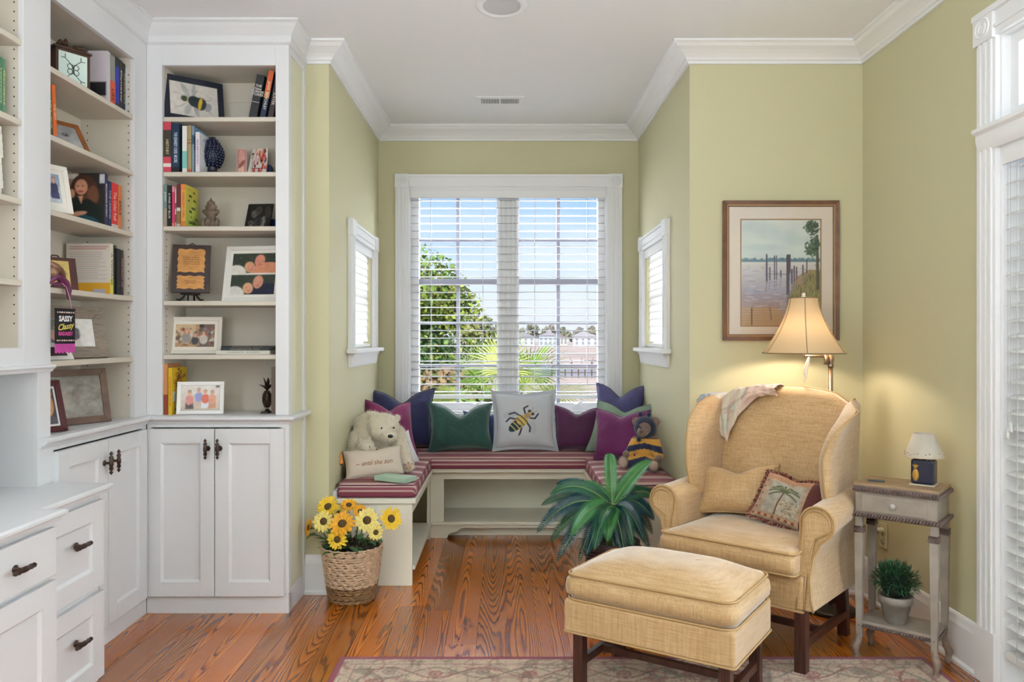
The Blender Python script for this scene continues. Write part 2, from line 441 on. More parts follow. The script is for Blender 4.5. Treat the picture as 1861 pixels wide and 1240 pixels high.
wall_x('wall_alcove_left', AX0-.1, AX0, YB+.1, AY, [SW]); wall_x('wall_alcove_right', AX1, AX1+.1, YB+.1, AY, [SW])
# closed rear wall; an added fill lamp stands in front of it
wall_y('wall_rear', YF-.1, YF, XL, XR, [])
# crown and base
crown = [(0, 0), (.100, 0), (.100, -.010), (.090, -.014), (.078, -.026), (.058, -.036), (.040, -.048), (.026, -.060), (.020, -.070), (.011, -.074), (.011, -.086), (0, -.086)]
m = MB(); m.sweep(crown, [(-.9874, YB), (AX0, YB), (AX0, AY), (AX1, AY), (AX1, YB), (XR, YB), (XR, YF)], H); struct('trim_1', m, TRIM)
base = [(0, 0), (.026, 0), (.026, .012), (.018, .022), (.016, .15), (.012, .163), (.009, .18), (.004, .188), (0, .19)]
m = MB(); m.sweep(base, [(-.9874, YB), (AX0, YB), (AX0, 3.44)], 0); struct('baseboard_left', m, TRIM)
m = MB(); m.sweep(base, [(AX1, 3.44), (AX1, YB), (XR, YB), (XR, 2.514)], 0); struct('baseboard_back', m, TRIM)
m = MB(); m.sweep(base, [(XR, DY0-.1), (XR, YF)], 0); struct('baseboard_right', m, TRIM)

# ------------------------------------------------------------------ main window
w1 = thing('window_1', '', '', (0.011, AY, 0)); del w1['label']; del w1['category']; w1['kind'] = 'structure'
def wpart(n, mb, mt, bev=.0015, par=w1): return ob(n, mb, mt, par, bevel=bev, world=True)
for a, b in ((-.753, WX0+.004), (WX1-.004, .787)):
    m = MB(); m.box(a, AY-.018, .70, b, AY, WZ1)
    d = b-a
    for k in range(3): m.box(a+d*(.14+.29*k), AY-.024, .70, a+d*(.14+.29*k)+.012, AY-.017, WZ1)
    wpart('window_casing', m, TRIM)
m = MB(); m.box(-.667, AY-.018, WZ1-.004, .70, AY, 2.355); m.box(-.667, AY-.026, 2.345, .70, AY, 2.362); m.box(-.667, AY-.022, WZ1, .70, AY, WZ1+.014); wpart('window_casing', m, TRIM)
for cx in (-.71, .743):
    m = MB(); m.box(cx-.046, AY-.026, 2.272, cx+.046, AY, 2.366)
    for r in (.032, .018):
        pts = [(cx+r*math.cos(t*math.pi/10), AY-.027, 2.319+r*math.sin(t*math.pi/10)) for t in range(21)]
        m.tube(pts, .004, 6)
    m.ell((cx, AY-.027, 2.319), (.008, .005, .008), 10, 6); wpart('rosette', m, TRIM)
m = MB(); m.box(-.79, AY-.055, .715, .825, AY+.02, .742); wpart('window_stool', m, TRIM)
# jambs
m = MB()
m.box(WX0, AY, WZ0, WX0+.012, AY+.15, WZ1); m.box(WX1-.012, AY, WZ0, WX1, AY+.15, WZ1)
m.box(WX0, AY, WZ1-.012, WX1, AY+.15, WZ1); m.box(WX0, AY, WZ0, WX1, AY+.15, WZ0+.012); wpart('window_jamb', m, TRIM)
YS = AY+.075
m = MB(); m.box(-.065, YS-.03, WZ0, .0875, YS+.05, WZ1)
for k in range(5): m.box(-.058+.031*k, YS-.036, WZ0, -.058+.031*k+.018, YS-.029, WZ1)
wpart('mullion', m, TRIM)
FR = mat('sash_paint_backlit', '#8f8f9b', .45)  # white sash bars; their backlit shade is put into the grey colour
for (a, b) in ((-.601, -.065), (.0875, .631)):
    side = MB()
    if a < 0: side.box(WX0, YS-.03, WZ0, a, YS+.03, WZ1)
    else: side.box(b, YS-.03, WZ0, WX1, YS+.03, WZ1)
    side.box(a, YS-.02, WZ0, b, YS+.03, .805); side.box(a, YS-.02, 2.225, b, YS+.03, WZ1)
    wpart('sash_frame', side, TRIM)
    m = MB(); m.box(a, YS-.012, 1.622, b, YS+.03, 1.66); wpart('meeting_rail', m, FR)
    c = (a+b)/2
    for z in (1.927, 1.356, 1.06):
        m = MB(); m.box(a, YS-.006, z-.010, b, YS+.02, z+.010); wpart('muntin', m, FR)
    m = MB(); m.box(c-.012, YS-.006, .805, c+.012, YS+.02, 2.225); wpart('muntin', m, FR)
    m = MB(); m.box(a, YS+.004, .80, b, YS+.008, 2.23); wpart('pane', m, GLASS, 0)
    m = MB(); m.box(c-.02+.13, YS-.05, .79, c+.02+.13, YS-.02, .80); m.cyl((c+.13, YS-.045, .80), (c+.18, YS-.05, .825), .006, .004, 8)
    wpart('sash_latch', m, TRIM)
# blind on the main window
bl = thing('window_blind', 'wide white horizontal slat blind, open, hanging in the big double window above the bench', 'blind', (.011, AY+.012, 2.275))
bm = MB(); bm.box(WX0+.014, AY-.004, 2.205, WX1-.014, AY+.008, 2.277); bm.box(WX0+.014, AY-.010, 2.262, WX1-.014, AY+.008, 2.277); bm.box(WX0+.014, AY-.008, 2.205, WX1-.014, AY+.008, 2.214)
ob('valance', bm, TRIM, bl, bevel=.002, world=True)
def slatmesh(w, d=.048, th=.0028):
    mb = MB()
    mb.grid(lambda u, v: ((u-.5)*w, (v-.5)*d, .0035*(1-(2*v-1)**2)), 1, 6)
    mb.grid(lambda u, v: ((.5-u)*w, (v-.5)*d, .0035*(1-(2*v-1)**2)-th), 1, 6)
    n = 7
    for s_ in (0, 6): mb.f.append((s_*2, s_*2+1, 14+s_*2, 14+s_*2+1)); mb.mi.append(0)
    return mb
first = None; NS = 26
for k in range(NS):
    z = 2.195-k*.0525
    if first is None:
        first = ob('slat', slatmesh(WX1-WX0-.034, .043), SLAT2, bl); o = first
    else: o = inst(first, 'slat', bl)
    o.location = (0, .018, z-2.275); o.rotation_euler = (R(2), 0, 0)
bm = MB(); bm.box(WX0+.016, AY+.004, .838, WX1-.016, AY+.056, .862); ob('bottom_rail', bm, SLAT, bl, bevel=.003, world=True)
CORD = mat('blind_cord', '#b9b9b9', .8)
for cx in (-.515, -.16, .195, .555):
    bm = MB()
    for yy in (AY+.004, AY+.055): bm.tube([(cx, yy, .85), (cx, yy, 2.21)], .0014, 5)
    ob('ladder_cord', bm, CORD, bl, world=True)
# small side windows with nearly closed blinds
for n_, X, s in ((2, AX0, 1), (3, AX1, -1)):
    w = bpy.data.objects.new('window_%d' % n_, None); COL.objects.link(w); w['kind'] = 'structure'; w.location = (X, 4.13, 1.5)
    XF[w.name] = Matrix.Translation(w.location)
    def bx(mb, o0, y0, z0, o1, y1, z1): mb.box(X+s*o0, y0, z0, X+s*o1, y1, z1)
    for a, b in ((3.75, 3.840), (4.42, 4.51)):
        m = MB(); bx(m, 0, a, 1.18, .022, b, 1.83); bx(m, .02, a+.02, 1.18, .028, a+.034, 1.83); bx(m, .02, b-.034, 1.18, .028, b-.02, 1.83)
        ob('window_casing', m, TRIM, w, bevel=.0015, world=True)
        m = MB(); bx(m, 0, a-.003, 1.82, .03, b+.003, 1.91); ob('rosette', m, TRIM, w, bevel=.002, world=True)
    m = MB(); bx(m, 0, 3.84, 1.815, .022, 4.42, 1.898); bx(m, .02, 3.84, 1.885, .03, 4.42, 1.9); bx(m, .02, 3.84, 1.84, .027, 4.42, 1.85)
    ob('window_casing', m, TRIM, w, bevel=.0015, world=True)
    m = MB(); bx(m, -.09, 3.72, 1.163, .06, 4.54, 1.19) if False else bx(m, 0, 3.715, 1.165, .058, 4.545, 1.19)
    bx(m, -.09, 3.837, 1.165, .0, 4.423, 1.192); ob('window_stool', m, TRIM, w, bevel=.005, world=True)
    m = MB(); prof = [(0, 0), (.014, 0), (.020, .02), (.022, .05), (.034, .068), (.034, .077), (0, .077)]
    m.prism([(X+s*p, 1.088+q) for p, q in prof], 'y', 3.76, 4.50); m.v = m.v
    ob('window_apron', m, TRIM, w, bevel=.001, world=True)
    m = MB(); bx(m, -.075, 3.835, 1.19, -.055, 3.875, 1.82); bx(m, -.075, 4.385, 1.19, -.055, 4.425, 1.82); bx(m, -.075, 3.835, 1.19, -.055, 4.425, 1.23); bx(m, -.075, 3.835, 1.78, -.055, 4.425, 1.82); bx(m, -.075, 3.835, 1.49, -.055, 4.425, 1.52)
    ob('sash_frame', m, TRIM, w, bevel=.001, world=True)
    m = MB(); bx(m, -.068, 3.87, 1.22, -.064, 4.39, 1.79); ob('pane', m, GLASS, w, world=True)
    side = 'left' if s > 0 else 'right'
    b_ = thing('window_blind', 'narrow white slat blind in the small window on the %s alcove wall' % side, 'blind', (X-s*.02, 4.13, 1.815))
    m = MB(); bx(m, -.012, 3.84, 1.765, .004, 4.42, 1.818); ob('valance', m, TRIM, b_, bevel=.002, world=True)
    f1 = None
    for k in range(12):
        z = 1.757-k*.0455
        if f1 is None: f1 = ob('slat', slatmesh(.56, .056), SLAT, b_); o = f1
        else: o = inst(f1, 'slat', b_)
        o.location = (-s*.006, 0, z-1.815); o.rotation_euler = (R(-80), 0, R(90)) if s < 0 else (R(-80), 0, R(-90))
    m = MB(); bx(m, -.045, 3.85, 1.196, -.008, 4.41, 1.218); ob('bottom_rail', m, SLAT, b_, bevel=.003, world=True)

# ------------------------------------------------------------------ glass door on the right wall
d1 = bpy.data.objects.new('door_1', None); COL.objects.link(d1); d1['kind'] = 'structure'; d1.location = (XR, 1.5, 0); XF[d1.name] = Matrix.Translation(d1.location)
def dp(n, m, mt=TRIM, bev=.002): return ob(n, m, mt, d1, bevel=bev, world=True)
for a, b in ((DY1-.004, 2.514), (DY0-.094, DY0+.004)):
    m = MB(); m.box(XR-.018, a, 0, XR, b, 2.33)
    for q in (.15, .42, .70): m.box(XR-.025, a+(b-a)*q, .2, XR-.017, a+(b-a)*q+.014, 2.32)
    m.box(XR-.026, a-.002, 0, XR, b+.002, .2); dp('door_casing', m)
m = MB(); m.box(XR-.018, DY0, 2.326, XR, DY1, 2.42); m.box(XR-.034, DY0-.1, 2.41, XR, DY1+.1, 2.432); m.box(XR-.026, DY0, 2.35, XR, DY1, 2.362); dp('door_casing', m)
for yy in (2.467, DY0-.046):
    m = MB(); m.box(XR-.030, yy-.05, 2.318, XR, yy+.05, 2.425)
    for r in (.034, .018): m.tube([(XR-.031, yy+r*math.cos(t*math.pi/10), 2.37+r*math.sin(t*math.pi/10)) for t in range(21)], .0045, 6)
    dp('rosette', m)
m = MB(); m.prism([(XR+.02, 1.925), (XR-.02, 1.925), (XR-.03, 1.94), (XR-.036, 1.965), (XR-.036, 1.985), (XR-.05, 1.995), (XR-.05, 2.008), (XR+.02, 2.008)], 'y', DY0-.07, DY1+.075); dp('transom_rail', m)
m = MB()
for a in (DY1-.05, DY0): m.box(XR+.03, a, 2.0, XR+.07, a+.05, 2.33)
m.box(XR+.03, DY0, 2.0, XR+.07, DY1, 2.06); m.box(XR+.03, DY0, 2.28, XR+.07, DY1, 2.33)
m.box(XR+.035, DY1-.30, 2.03, XR+.06, DY1-.27, 2.3); m.box(XR, DY1-.012, 0, XR+.14, DY1, 2.33); m.box(XR, DY0, 0, XR+.14, DY0+.012, 2.33); m.box(XR, DY0, 2.318, XR+.14, DY1, 2.33)
dp('transom_frame', m)
m = MB(); m.box(XR+.048, DY0, 2.03, XR+.052, DY1, 2.3); dp('pane', m, GLASS, 0)
m = MB(); X0, X1 = XR+.06, XR+.10
m.box(X0, DY0+.012, .02, X1, DY1-.012, .26); m.box(X0, DY0+.012, 1.83, X1, DY1-.012, 1.93)
for a in (DY0+.012, 1.46, DY1-.132): m.box(X0, a, .02, X1, a+.12, 1.93)
dp('door_leaf', m)
m = MB(); m.box(X0+.018, DY0+.1, .25, X0+.022, DY1-.1, 1.85); dp('pane', m, GLASS, 0)
m = MB(); m.box(XR, DY0, 0, XR+.14, DY1, .02); dp('door_sill', m)
b_ = thing('window_blind', 'tall white slat blind over the glass door on the right wall, slats tilted open', 'blind', (XR+.028, 1.5, 1.93))
m = MB(); m.box(XR-.006, DY0+.02, 1.86, XR+.006, DY1-.02, 1.925); ob('valance', m, TRIM, b_, bevel=.002, world=True)
f1 = None
for k in range(32):
    z = 1.85-k*.0535
    if f1 is None: f1 = ob('slat', slatmesh(DY1-DY0-.05), SLAT, b_); o = f1
    else: o = inst(f1, 'slat', b_)
    o.location = (0, .01, z-1.93); o.rotation_euler = (R(-16), 0, R(90))
m = MB(); m.box(XR+.004, DY0+.03, .125, XR+.052, DY1-.02, .15); ob('bottom_rail', m, SLAT, b_, bevel=.003, world=True)
for yy in (2.34, 1.95, 1.4, .8):
    m = MB(); m.tube([(XR+.002, yy, .14), (XR+.002, yy, 1.87)], .0012, 5); ob('ladder_cord', m, CORD, b_, world=True)
for i_, (yy, zz) in enumerate(((2.375, .93), (2.362, .955))):
    m = MB(); m.tube([(XR-.004, yy, zz), (XR-.004, yy, 1.87)], .001, 5); ob('pull_cord', m, CORD, b_, world=True)
    m = MB(); m.lathe([(.002, .035), (.004, .03), (.007, .01), (.008, 0)], (XR-.004, yy, zz-.03), 10); ob('cord_tassel', m, SLAT, b_, smooth=True, world=True)

# ------------------------------------------------------------------ ceiling fittings
zc = H
t_ = thing('ceiling_speaker', 'round flush white speaker grille in the ceiling, cut by the top edge of the photo', 'speaker', (-.02, 2.93, H))
pr = [(.080, -.004), (.086, -.008), (.104, -.008), (.110, -.004), (.111, 0)]
m = MB(); m.lathe(pr, n=48, cap=False); ob('ring', m, TRIM, t_, smooth=True)
m = MB(); m.lathe([(0.0001, -.003), (.082, -.003)], n=48, cap=False); ob('grille', m, mat('grille_mesh', '#cfcfd2', .7, bump=.6, bscale=900), t_)
yv = 1240.7*1.43/432
t_ = thing('ceiling_vent', 'small rectangular white air register with dark slots in the alcove ceiling', 'vent', (-.037, yv, H))
W2, D2 = .142, .075
m = MB()
m.box(-W2, -D2, -.006, W2, -D2+.030, 0); m.box(-W2, D2-.030, -.006, W2, D2, 0); m.box(-W2, -D2, -.006, -W2+.03, D2, 0); m.box(W2-.03, -D2, -.006, W2, D2, 0); m.box(-.004, -D2, -.006, .004, D2, 0)
ob('frame', m, TRIM, t_, bevel=.001)
m = MB(); m.box(-W2+.02, -D2+.02, -.0015, W2-.02, D2-.02, -.0005); ob('duct_opening', m, DKHOLE, t_)
f1 = None
for k in range(24):
    xx = -W2+.036+k*(2*W2-.072)/23
    if f1 is None:
        m = MB(); m.box(-.0022, -D2+.028, -.006, .0022, D2-.028, -.001); f1 = ob('slat', m, TRIM, t_); o = f1
    else: o = inst(f1, 'slat', t_)
    o.location = (xx, 0, 0)
# ------------------------------------------------------------------ built-in bookcases
def panel_door(par, org, w, h, t=.02, fr=.062, name='door', face='y', mt=CAB, side=None):
    """shaker door: local x right, z up, front at -y; org = lower left of the front plane"""
    if face == 'y': M = Matrix.Translation(Vector(org))
    else: M = Matrix.Translation(Vector(org)) @ Matrix.Rotation(R(90), 4, 'Z')
    m = MB()
    m.box(0, 0, 0, fr, t, h, M); m.box(w-fr, 0, 0, w, t, h, M); m.box(fr, 0, 0, w-fr, t, fr*1.05, M); m.box(fr, 0, h-fr*1.05, w-fr, t, h, M)
    o = ob(name, m, mt, par, bevel=.0012, world=True)
    p = MB(); b = .010
    x0, x1, z0, z1 = fr, w-fr, fr*1.05, h-fr*1.05
    v = [(x0, .003, z0), (x1, .003, z0), (x1, .003, z1), (x0, .003, z1), (x0+b, .010, z0+b), (x1-b, .010, z0+b), (x1-b, .010, z1-b), (x0+b, .010, z1-b)]
    p.add(v, [(0, 1, 5, 4), (1, 2, 6, 5), (2, 3, 7, 6), (3, 0, 4, 7), (4, 5, 6, 7)], M)
    ob('door_panel' if name == 'door' else 'drawer_panel', p, mt, o, world=True)
    return o, M
def bar_handle(par, M, x, z, vert=True):
    m = MB(); L = .043
    pr = [(.001, -L-.004), (.004, -L), (.0075, -L+.006), (.003, -L+.012), (.0085, -L+.018), (.006, -.012), (.0085, -.008), (.0085, .008), (.006, .012), (.0085, L-.018), (.003, L-.012), (.0075, L-.006), (.004, L), (.001, L+.004)]
    Q = M @ Matrix.Translation((x, -.028, z))
    if not vert: Q = Q @ Matrix.Rotation(R(90), 4, 'Y')
    m.lathe(pr, n=12, M=Q)
    Q2 = M @ Matrix.Translation((x, 0, z)) @ Matrix.Rotation(R(90), 4, 'X')
    m.lathe([(.012, 0), (.012, .003), (.005, .006), (.005, .028)], n=12, M=Q2)
    return ob('handle', m, BACKB, par, smooth=True, world=True)
FX = -1.6325; FY = 3.10; BX = -1.875; BY = 3.335
def pegs(par, rows, nx, zz0, zz1):
    m = MB(); z = zz0
    while z < zz1:
        for (x, y) in rows:
            if nx == 'y': m.cyl((x, y-.0004, z), (x, y+.001, z), .0028, n=6)
            else: m.cyl((x-.0004, y, z), (x+.001, y, z), .0028, n=6)
        z += .032
    ob('peg_hole_row', m, DKHOLE, par, world=True, kind='stuff')
# --- corner bookcase facing the room
bk = thing('bookcase', 'tall white built-in corner bookcase with two lower doors, facing the camera', 'bookcase', (-1.31, 3.22, 0))
def cp(n, m, mt=CAB, bev=.0012, par=bk, **k): return ob(n, m, mt, par, bevel=bev, world=True, **k)
LV = [.90, 1.175, 1.42, 1.76, 2.0075, 2.2575]
ox0, ox1 = -1.5625, -1.0475; SX = -.9875
m = MB(); m.box(FX, FY, .865, ox0, FY+.02, 2.60); m.box(ox1, FY, .865, SX, FY+.02, 2.60); m.box(ox0, FY, 2.49, ox1, FY+.02, 2.60)
m.box(FX+.001, FY+.002, .09, FX+.02, FY+.02, .865); m.box(SX-.035, FY+.002, .09, SX, FY+.02, .865); m.box(FX, FY+.002, .845, SX, FY+.02, .866); cp('face_frame', m)
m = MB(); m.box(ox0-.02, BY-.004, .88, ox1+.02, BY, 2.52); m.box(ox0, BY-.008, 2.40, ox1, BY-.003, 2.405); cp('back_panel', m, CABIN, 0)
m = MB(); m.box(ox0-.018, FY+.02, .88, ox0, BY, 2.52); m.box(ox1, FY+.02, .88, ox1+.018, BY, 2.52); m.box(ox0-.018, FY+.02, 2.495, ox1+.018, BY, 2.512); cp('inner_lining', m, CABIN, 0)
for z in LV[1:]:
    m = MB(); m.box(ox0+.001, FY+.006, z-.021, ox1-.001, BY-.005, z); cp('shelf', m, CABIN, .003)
# side panel with its pale green field and white edges
m = MB()
m.box(SX-.018, FY+.02, 0, SX, FY+.034, 2.60); m.box(SX-.018, YB-.03, 0, SX+.004, YB, 2.60); m.box(SX-.018, FY+.02, 0, SX, YB, .10); m.box(SX-.018, FY+.02, 2.55, SX, YB, 2.60)
cp('side_panel', m)
m = MB(); m.box(SX-.018, FY+.03, .10, SX-.004, YB-.02, 2.56); cp('side_field', m, mat('pale_green_panel', '#dcdac0', .5), 0, label='pale green painted side panel')
# counter
m = MB(); m.sweep([(0, 0), (.006, -.002), (.024, -.004), (.030, -.010), (.030, -.018), (.022, -.026), (.010, -.030), (.006, -.040), (0, -.042)], [(FX-.0, 3.1), (SX, 3.1), (SX, YB)], .902)
m.box(FX-.2, FY-.001, .864, SX+.001, YB, .900); cp('counter', m, CAB, 0)
m = MB(); m.sweep([(0, 0), (.060, 0), (.060, -.010), (.050, -.016), (.040, -.030), (.026, -.046), (.018, -.056), (.014, -.062), (.014, -.090), (.006, -.096), (0, -.098)], [(FX-.0, FY), (SX, FY), (SX, YB)], H); cp('crown', m, CAB, 0)
m = MB(); m.box(FX, FY+.001, 0, SX, FY+.03, .088); m.box(FX, FY+.02, 0, SX-.02, BY, .09); cp('plinth', m)
m = MB(); m.box(FX, FY+.02, .09, FX+.02, BY, .865); m.box(FX, BY-.01, .09, SX, BY, .865); cp('carcass', m)
for i, (a, b) in enumerate(((-1.6225, -1.319), (-1.315, -1.005))):
    d, M = panel_door(bk, (a, FY-.018, .083), b-a, .757)
    bar_handle(d, M, (b-a-.028) if i == 0 else .022, .670)
pegs(bk, [(ox0+.0005, 3.14)], 'x', 1.0, 2.42); pegs(bk, [(ox1-.0005, 3.14)], 'x', 1.0, 2.42)
# --- left bookcase on the left wall
lb = thing('bookcase', 'tall white built-in bookcase on the left wall, its shelves facing right', 'bookcase', (-1.75, 2.75, 0))
LL = [.90, 1.168, 1.434, 1.715, 1.985, 2.231]
yy0, yy1 = 2.446, 3.00
m = MB(); m.box(FX-.02, yy1, .865, FX, FY, 2.60); m.box(FX-.02, 2.31, 1.15, FX, yy0, 2.60); m.box(FX-.02, 2.38, .73, FX, yy0, 1.15); m.box(FX-.02, yy0, 2.476, FX, yy1, 2.60)
m.box(FX-.02, 2.38, .09, FX-.002, 2.465, .866); m.box(FX-.02, 3.06, .09, FX-.002, FY, .866); m.box(FX-.02, 2.40, .845, FX-.002, FY, .866); cp('face_frame', m, par=lb)
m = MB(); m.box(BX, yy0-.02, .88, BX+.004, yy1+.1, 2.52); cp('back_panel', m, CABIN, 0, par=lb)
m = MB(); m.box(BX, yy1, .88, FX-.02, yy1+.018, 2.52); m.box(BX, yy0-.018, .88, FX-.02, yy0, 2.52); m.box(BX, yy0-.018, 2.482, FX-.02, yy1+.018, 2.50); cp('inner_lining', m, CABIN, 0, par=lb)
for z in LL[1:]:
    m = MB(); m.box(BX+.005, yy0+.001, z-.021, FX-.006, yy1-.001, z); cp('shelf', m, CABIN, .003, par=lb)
m = MB(); m.sweep([(0, 0), (.006, -.002), (.024, -.004), (.030, -.010), (.030, -.018), (.022, -.026), (.010, -.030), (.006, -.040), (0, -.042)], [(FX-.1, 2.372), (FX, 2.372), (FX, 3.10)], .902) if False else m.sweep([(0, 0), (.006, -.002), (.024, -.004), (.030, -.010), (.030, -.018), (.022, -.026), (.010, -.030), (.006, -.040), (0, -.042)], [(FX, 2.385), (FX, 3.10)], .902)
m.box(BX, 2.385, .864, FX+.001, FY+.1, .900); cp('counter', m, CAB, 0, par=lb)
m = MB(); m.sweep([(0, 0), (.060, 0), (.060, -.010), (.050, -.016), (.040, -.030), (.026, -.046), (.018, -.056), (.014, -.062), (.014, -.090), (.006, -.096), (0, -.098)], [(FX, 1.2), (FX, FY)], H); cp('crown', m, CAB, 0, par=lb)
m = MB(); m.box(FX-.03, 2.44, 0, FX-.001, FY, .088); cp('plinth', m, par=lb)
m = MB(); m.box(BX, 2.44, 0, FX-.02, 2.458, .865); m.box(BX, 2.45, .09, BX+.01, FY, .865); cp('carcass', m, par=lb)
for i, (a, b) in enumerate(((2.462, 2.770), (2.774, 3.070))):
    d, M = panel_door(lb, (FX+.018, a, .083), b-a, .757, face='x')
    bar_handle(d, M, (b-a-.028) if i == 0 else .022, .665)
pegs(lb, [(-1.66, yy1-.0005), (-1.84, yy1-.0005)], 'y', 1.0, 2.42)
# --- hutch and desk nearer the camera
hu = thing('desk_hutch', 'white open-shelved hutch above the desk at the left edge of the photo', 'shelf', (-1.75, 1.85, 1.13))
hy0, hy1 = 1.55, 2.31
m = MB(); m.box(FX-.02, hy0-.08, 1.13, FX, hy0, 2.60); m.box(FX-.02, hy0-.08, 2.476, FX, hy1, 2.60); m.box(FX-.02, hy0, 1.155, FX, 2.31, 1.218); cp('face_frame', m, par=hu)
m = MB(); m.sweep([(0, 0), (.020, -.002), (.022, -.010), (.012, -.018), (.008, -.026), (0, -.028)], [(FX, hy0-.08), (FX, 2.445)], 1.158); m.box(BX, hy0-.08, 1.135, FX, 2.38, 1.156); cp('bottom_board', m, par=hu, bev=0)
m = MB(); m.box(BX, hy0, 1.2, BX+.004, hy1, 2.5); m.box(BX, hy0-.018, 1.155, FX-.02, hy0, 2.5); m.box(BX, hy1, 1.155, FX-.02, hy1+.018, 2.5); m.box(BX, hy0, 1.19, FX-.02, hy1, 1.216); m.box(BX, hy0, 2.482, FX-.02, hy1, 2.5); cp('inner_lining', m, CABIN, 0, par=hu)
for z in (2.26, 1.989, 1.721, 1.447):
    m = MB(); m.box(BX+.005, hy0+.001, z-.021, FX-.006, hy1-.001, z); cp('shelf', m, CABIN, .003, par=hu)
pegs(hu, [(-1.665, hy1-.0005)], 'y', 1.3, 2.42)
m = MB(); m.box(BX, 1.2, .73, BX+.01, 2.44, 1.14); m.box(BX, 2.38, .73, FX-.02, 2.398, 1.14); cp('niche_back', m, CAB, 0, par=hu)
dk = thing('desk', 'white built-in desk with paneled drawers at the lower left corner', 'desk', (-1.62, 1.7, 0))
DX1 = -1.435; DX2 = -1.36; dy = 2.07
ed = [(0, 0), (.012, 0), (.020, -.006), (.020, -.014), (.010, -.020), (.006, -.032), (0, -.034)]
m = MB(); m.sweep(ed, [(DX2, .8), (DX2, dy), (DX1, dy), (DX1, 2.444), (-1.62, 2.444)], .73)
m.box(-1.89, .8, .696, DX2+.001, dy, .7295); m.box(-1.89, dy-.001, .696, DX1+.001, 2.444, .7295); cp('desktop', m, CAB, 0, par=dk)
m = MB(); m.box(-1.86, .8, .03, DX2-.02, dy-.002, .70); m.box(-1.86, dy-.002, .03, DX1-.02, 2.435, .70); m.box(-1.86, .8, 0, DX2-.06, dy-.03, .03); m.box(-1.86, dy-.03, 0, DX1-.06, 2.40, .03); cp('carcass', m, par=dk)
for (z0, z1) in ((.375, .678), (.05, .352)):
    d, M = panel_door(dk, (DX1, dy+.006, z0), 2.438-dy-.006, z1-z0, name='drawer', face='x'); bar_handle(d, M, .20, (z1-z0)*.60, False)
for a, b in ((1.42, dy-.004), (.82, 1.41)):
    m = MB(); m.box(DX2-.02, a, .535, DX2, b, .68); d = cp('drawer', m, par=dk, bev=.004); bar_handle(d, Matrix.Translation((DX2, a, .535)) @ Matrix.Rotation(R(90), 4, 'Z'), .47, .075, False)
    d, M = panel_door(dk, (DX2, a, .05), b-a, .47, face='x'); bar_handle(d, M, .33, .33)

# ------------------------------------------------------------------ window bench
wb = thing('window_bench', 'cream U-shaped built-in bench wrapping the window alcove', 'bench', (.015, 4.2, 0))
IX0, IX1 = -.455, .48; FRY = 3.446; BFY = 4.27
def bp_(n, m, mt=BENCH, bev=.002, **k): return ob(n, m, mt, wb, bevel=bev, world=True, **k)
m = MB()
m.box(AX0+.001, FRY-.015, .418, IX0, AY-.001, .443); m.box(IX1, FRY-.015, .418, AX1-.001, AY-.001, .443); m.box(IX0, BFY-.045, .418, IX1, AY-.001, .443)
bp_('seat_board', m)
m = MB(); m.box(AX0+.001, FRY-.02, .443, AX0+.014, AY, .485); m.box(AX1-.014, FRY-.02, .443, AX1-.001, AY, .485); bp_('wall_cleat', m, TRIM)
for a, b, s in ((AX0+.001, IX0-.02, 1), (IX1+.02, AX1-.001, -1)):
    m = MB(); m.box(a, FRY, 0, b, FRY+.02, .418); bp_('end_panel', m)
    xi = b if s > 0 else a
    m = MB(); m.box(xi-s*.001, FRY+.019, .36, xi-s*.018, BFY, .418); bp_('apron', m)
    m = MB(); m.box(a, FRY+.02, .075, b+(.012 if s > 0 else 0), BFY, .098) if s > 0 else m.box(a-.012, FRY+.02, .075, b, BFY, .098); bp_('shelf', m)
    m = MB(); m.box((AX0 if s > 0 else AX1-.02), FRY+.02, 0, (AX0+.02 if s > 0 else AX1), AY, .418); bp_('back_panel', m, mat('bench_back_green', '#cfcca6', .6))
    m = MB(); m.box(xi-s*.05, FRY+.02, 0, xi-s*.06, BFY, .075); bp_('toe_board', m)
    m = MB(); m.box(xi-s*.0012, BFY-.03, 0, xi-s*.018, BFY-.001, .418); bp_('stile', m)
# back bench face with its shelf and scroll feet
m = MB(); m.box(IX0-.02, BFY, .368, IX1+.02, BFY+.02, .418); m.box(IX0-.02, BFY, 0, IX0+.065, BFY+.02, .368); m.box(IX1-.065, BFY, 0, IX1+.02, BFY+.02, .368); m.box(IX0+.064, BFY+.0006, .062, IX1-.064, BFY+.02, .085)
for x0, s in ((IX0+.065, 1), (IX1-.065, -1)):
    pl = [(x0, 0), (x0+s*.02, 0), (x0+s*.028, .018), (x0+s*.045, .03), (x0+s*.07, .034), (x0+s*.09, .045), (x0+s*.11, .062), (x0, .062)]
    m.prism(pl, 'y', BFY, BFY+.02)
bp_('face_frame', m)
m = MB(); m.box(IX0-.02, BFY-.012, .085, IX1+.02, AY, .103); bp_('shelf', m)
m = MB(); m.box(IX0-.02, AY-.03, 0, IX1+.02, AY, .418); bp_('back_panel', m)
m = MB(); m.box(IX0-.02, BFY+.06, 0, IX1+.02, BFY+.075, .08); bp_('toe_board', m)

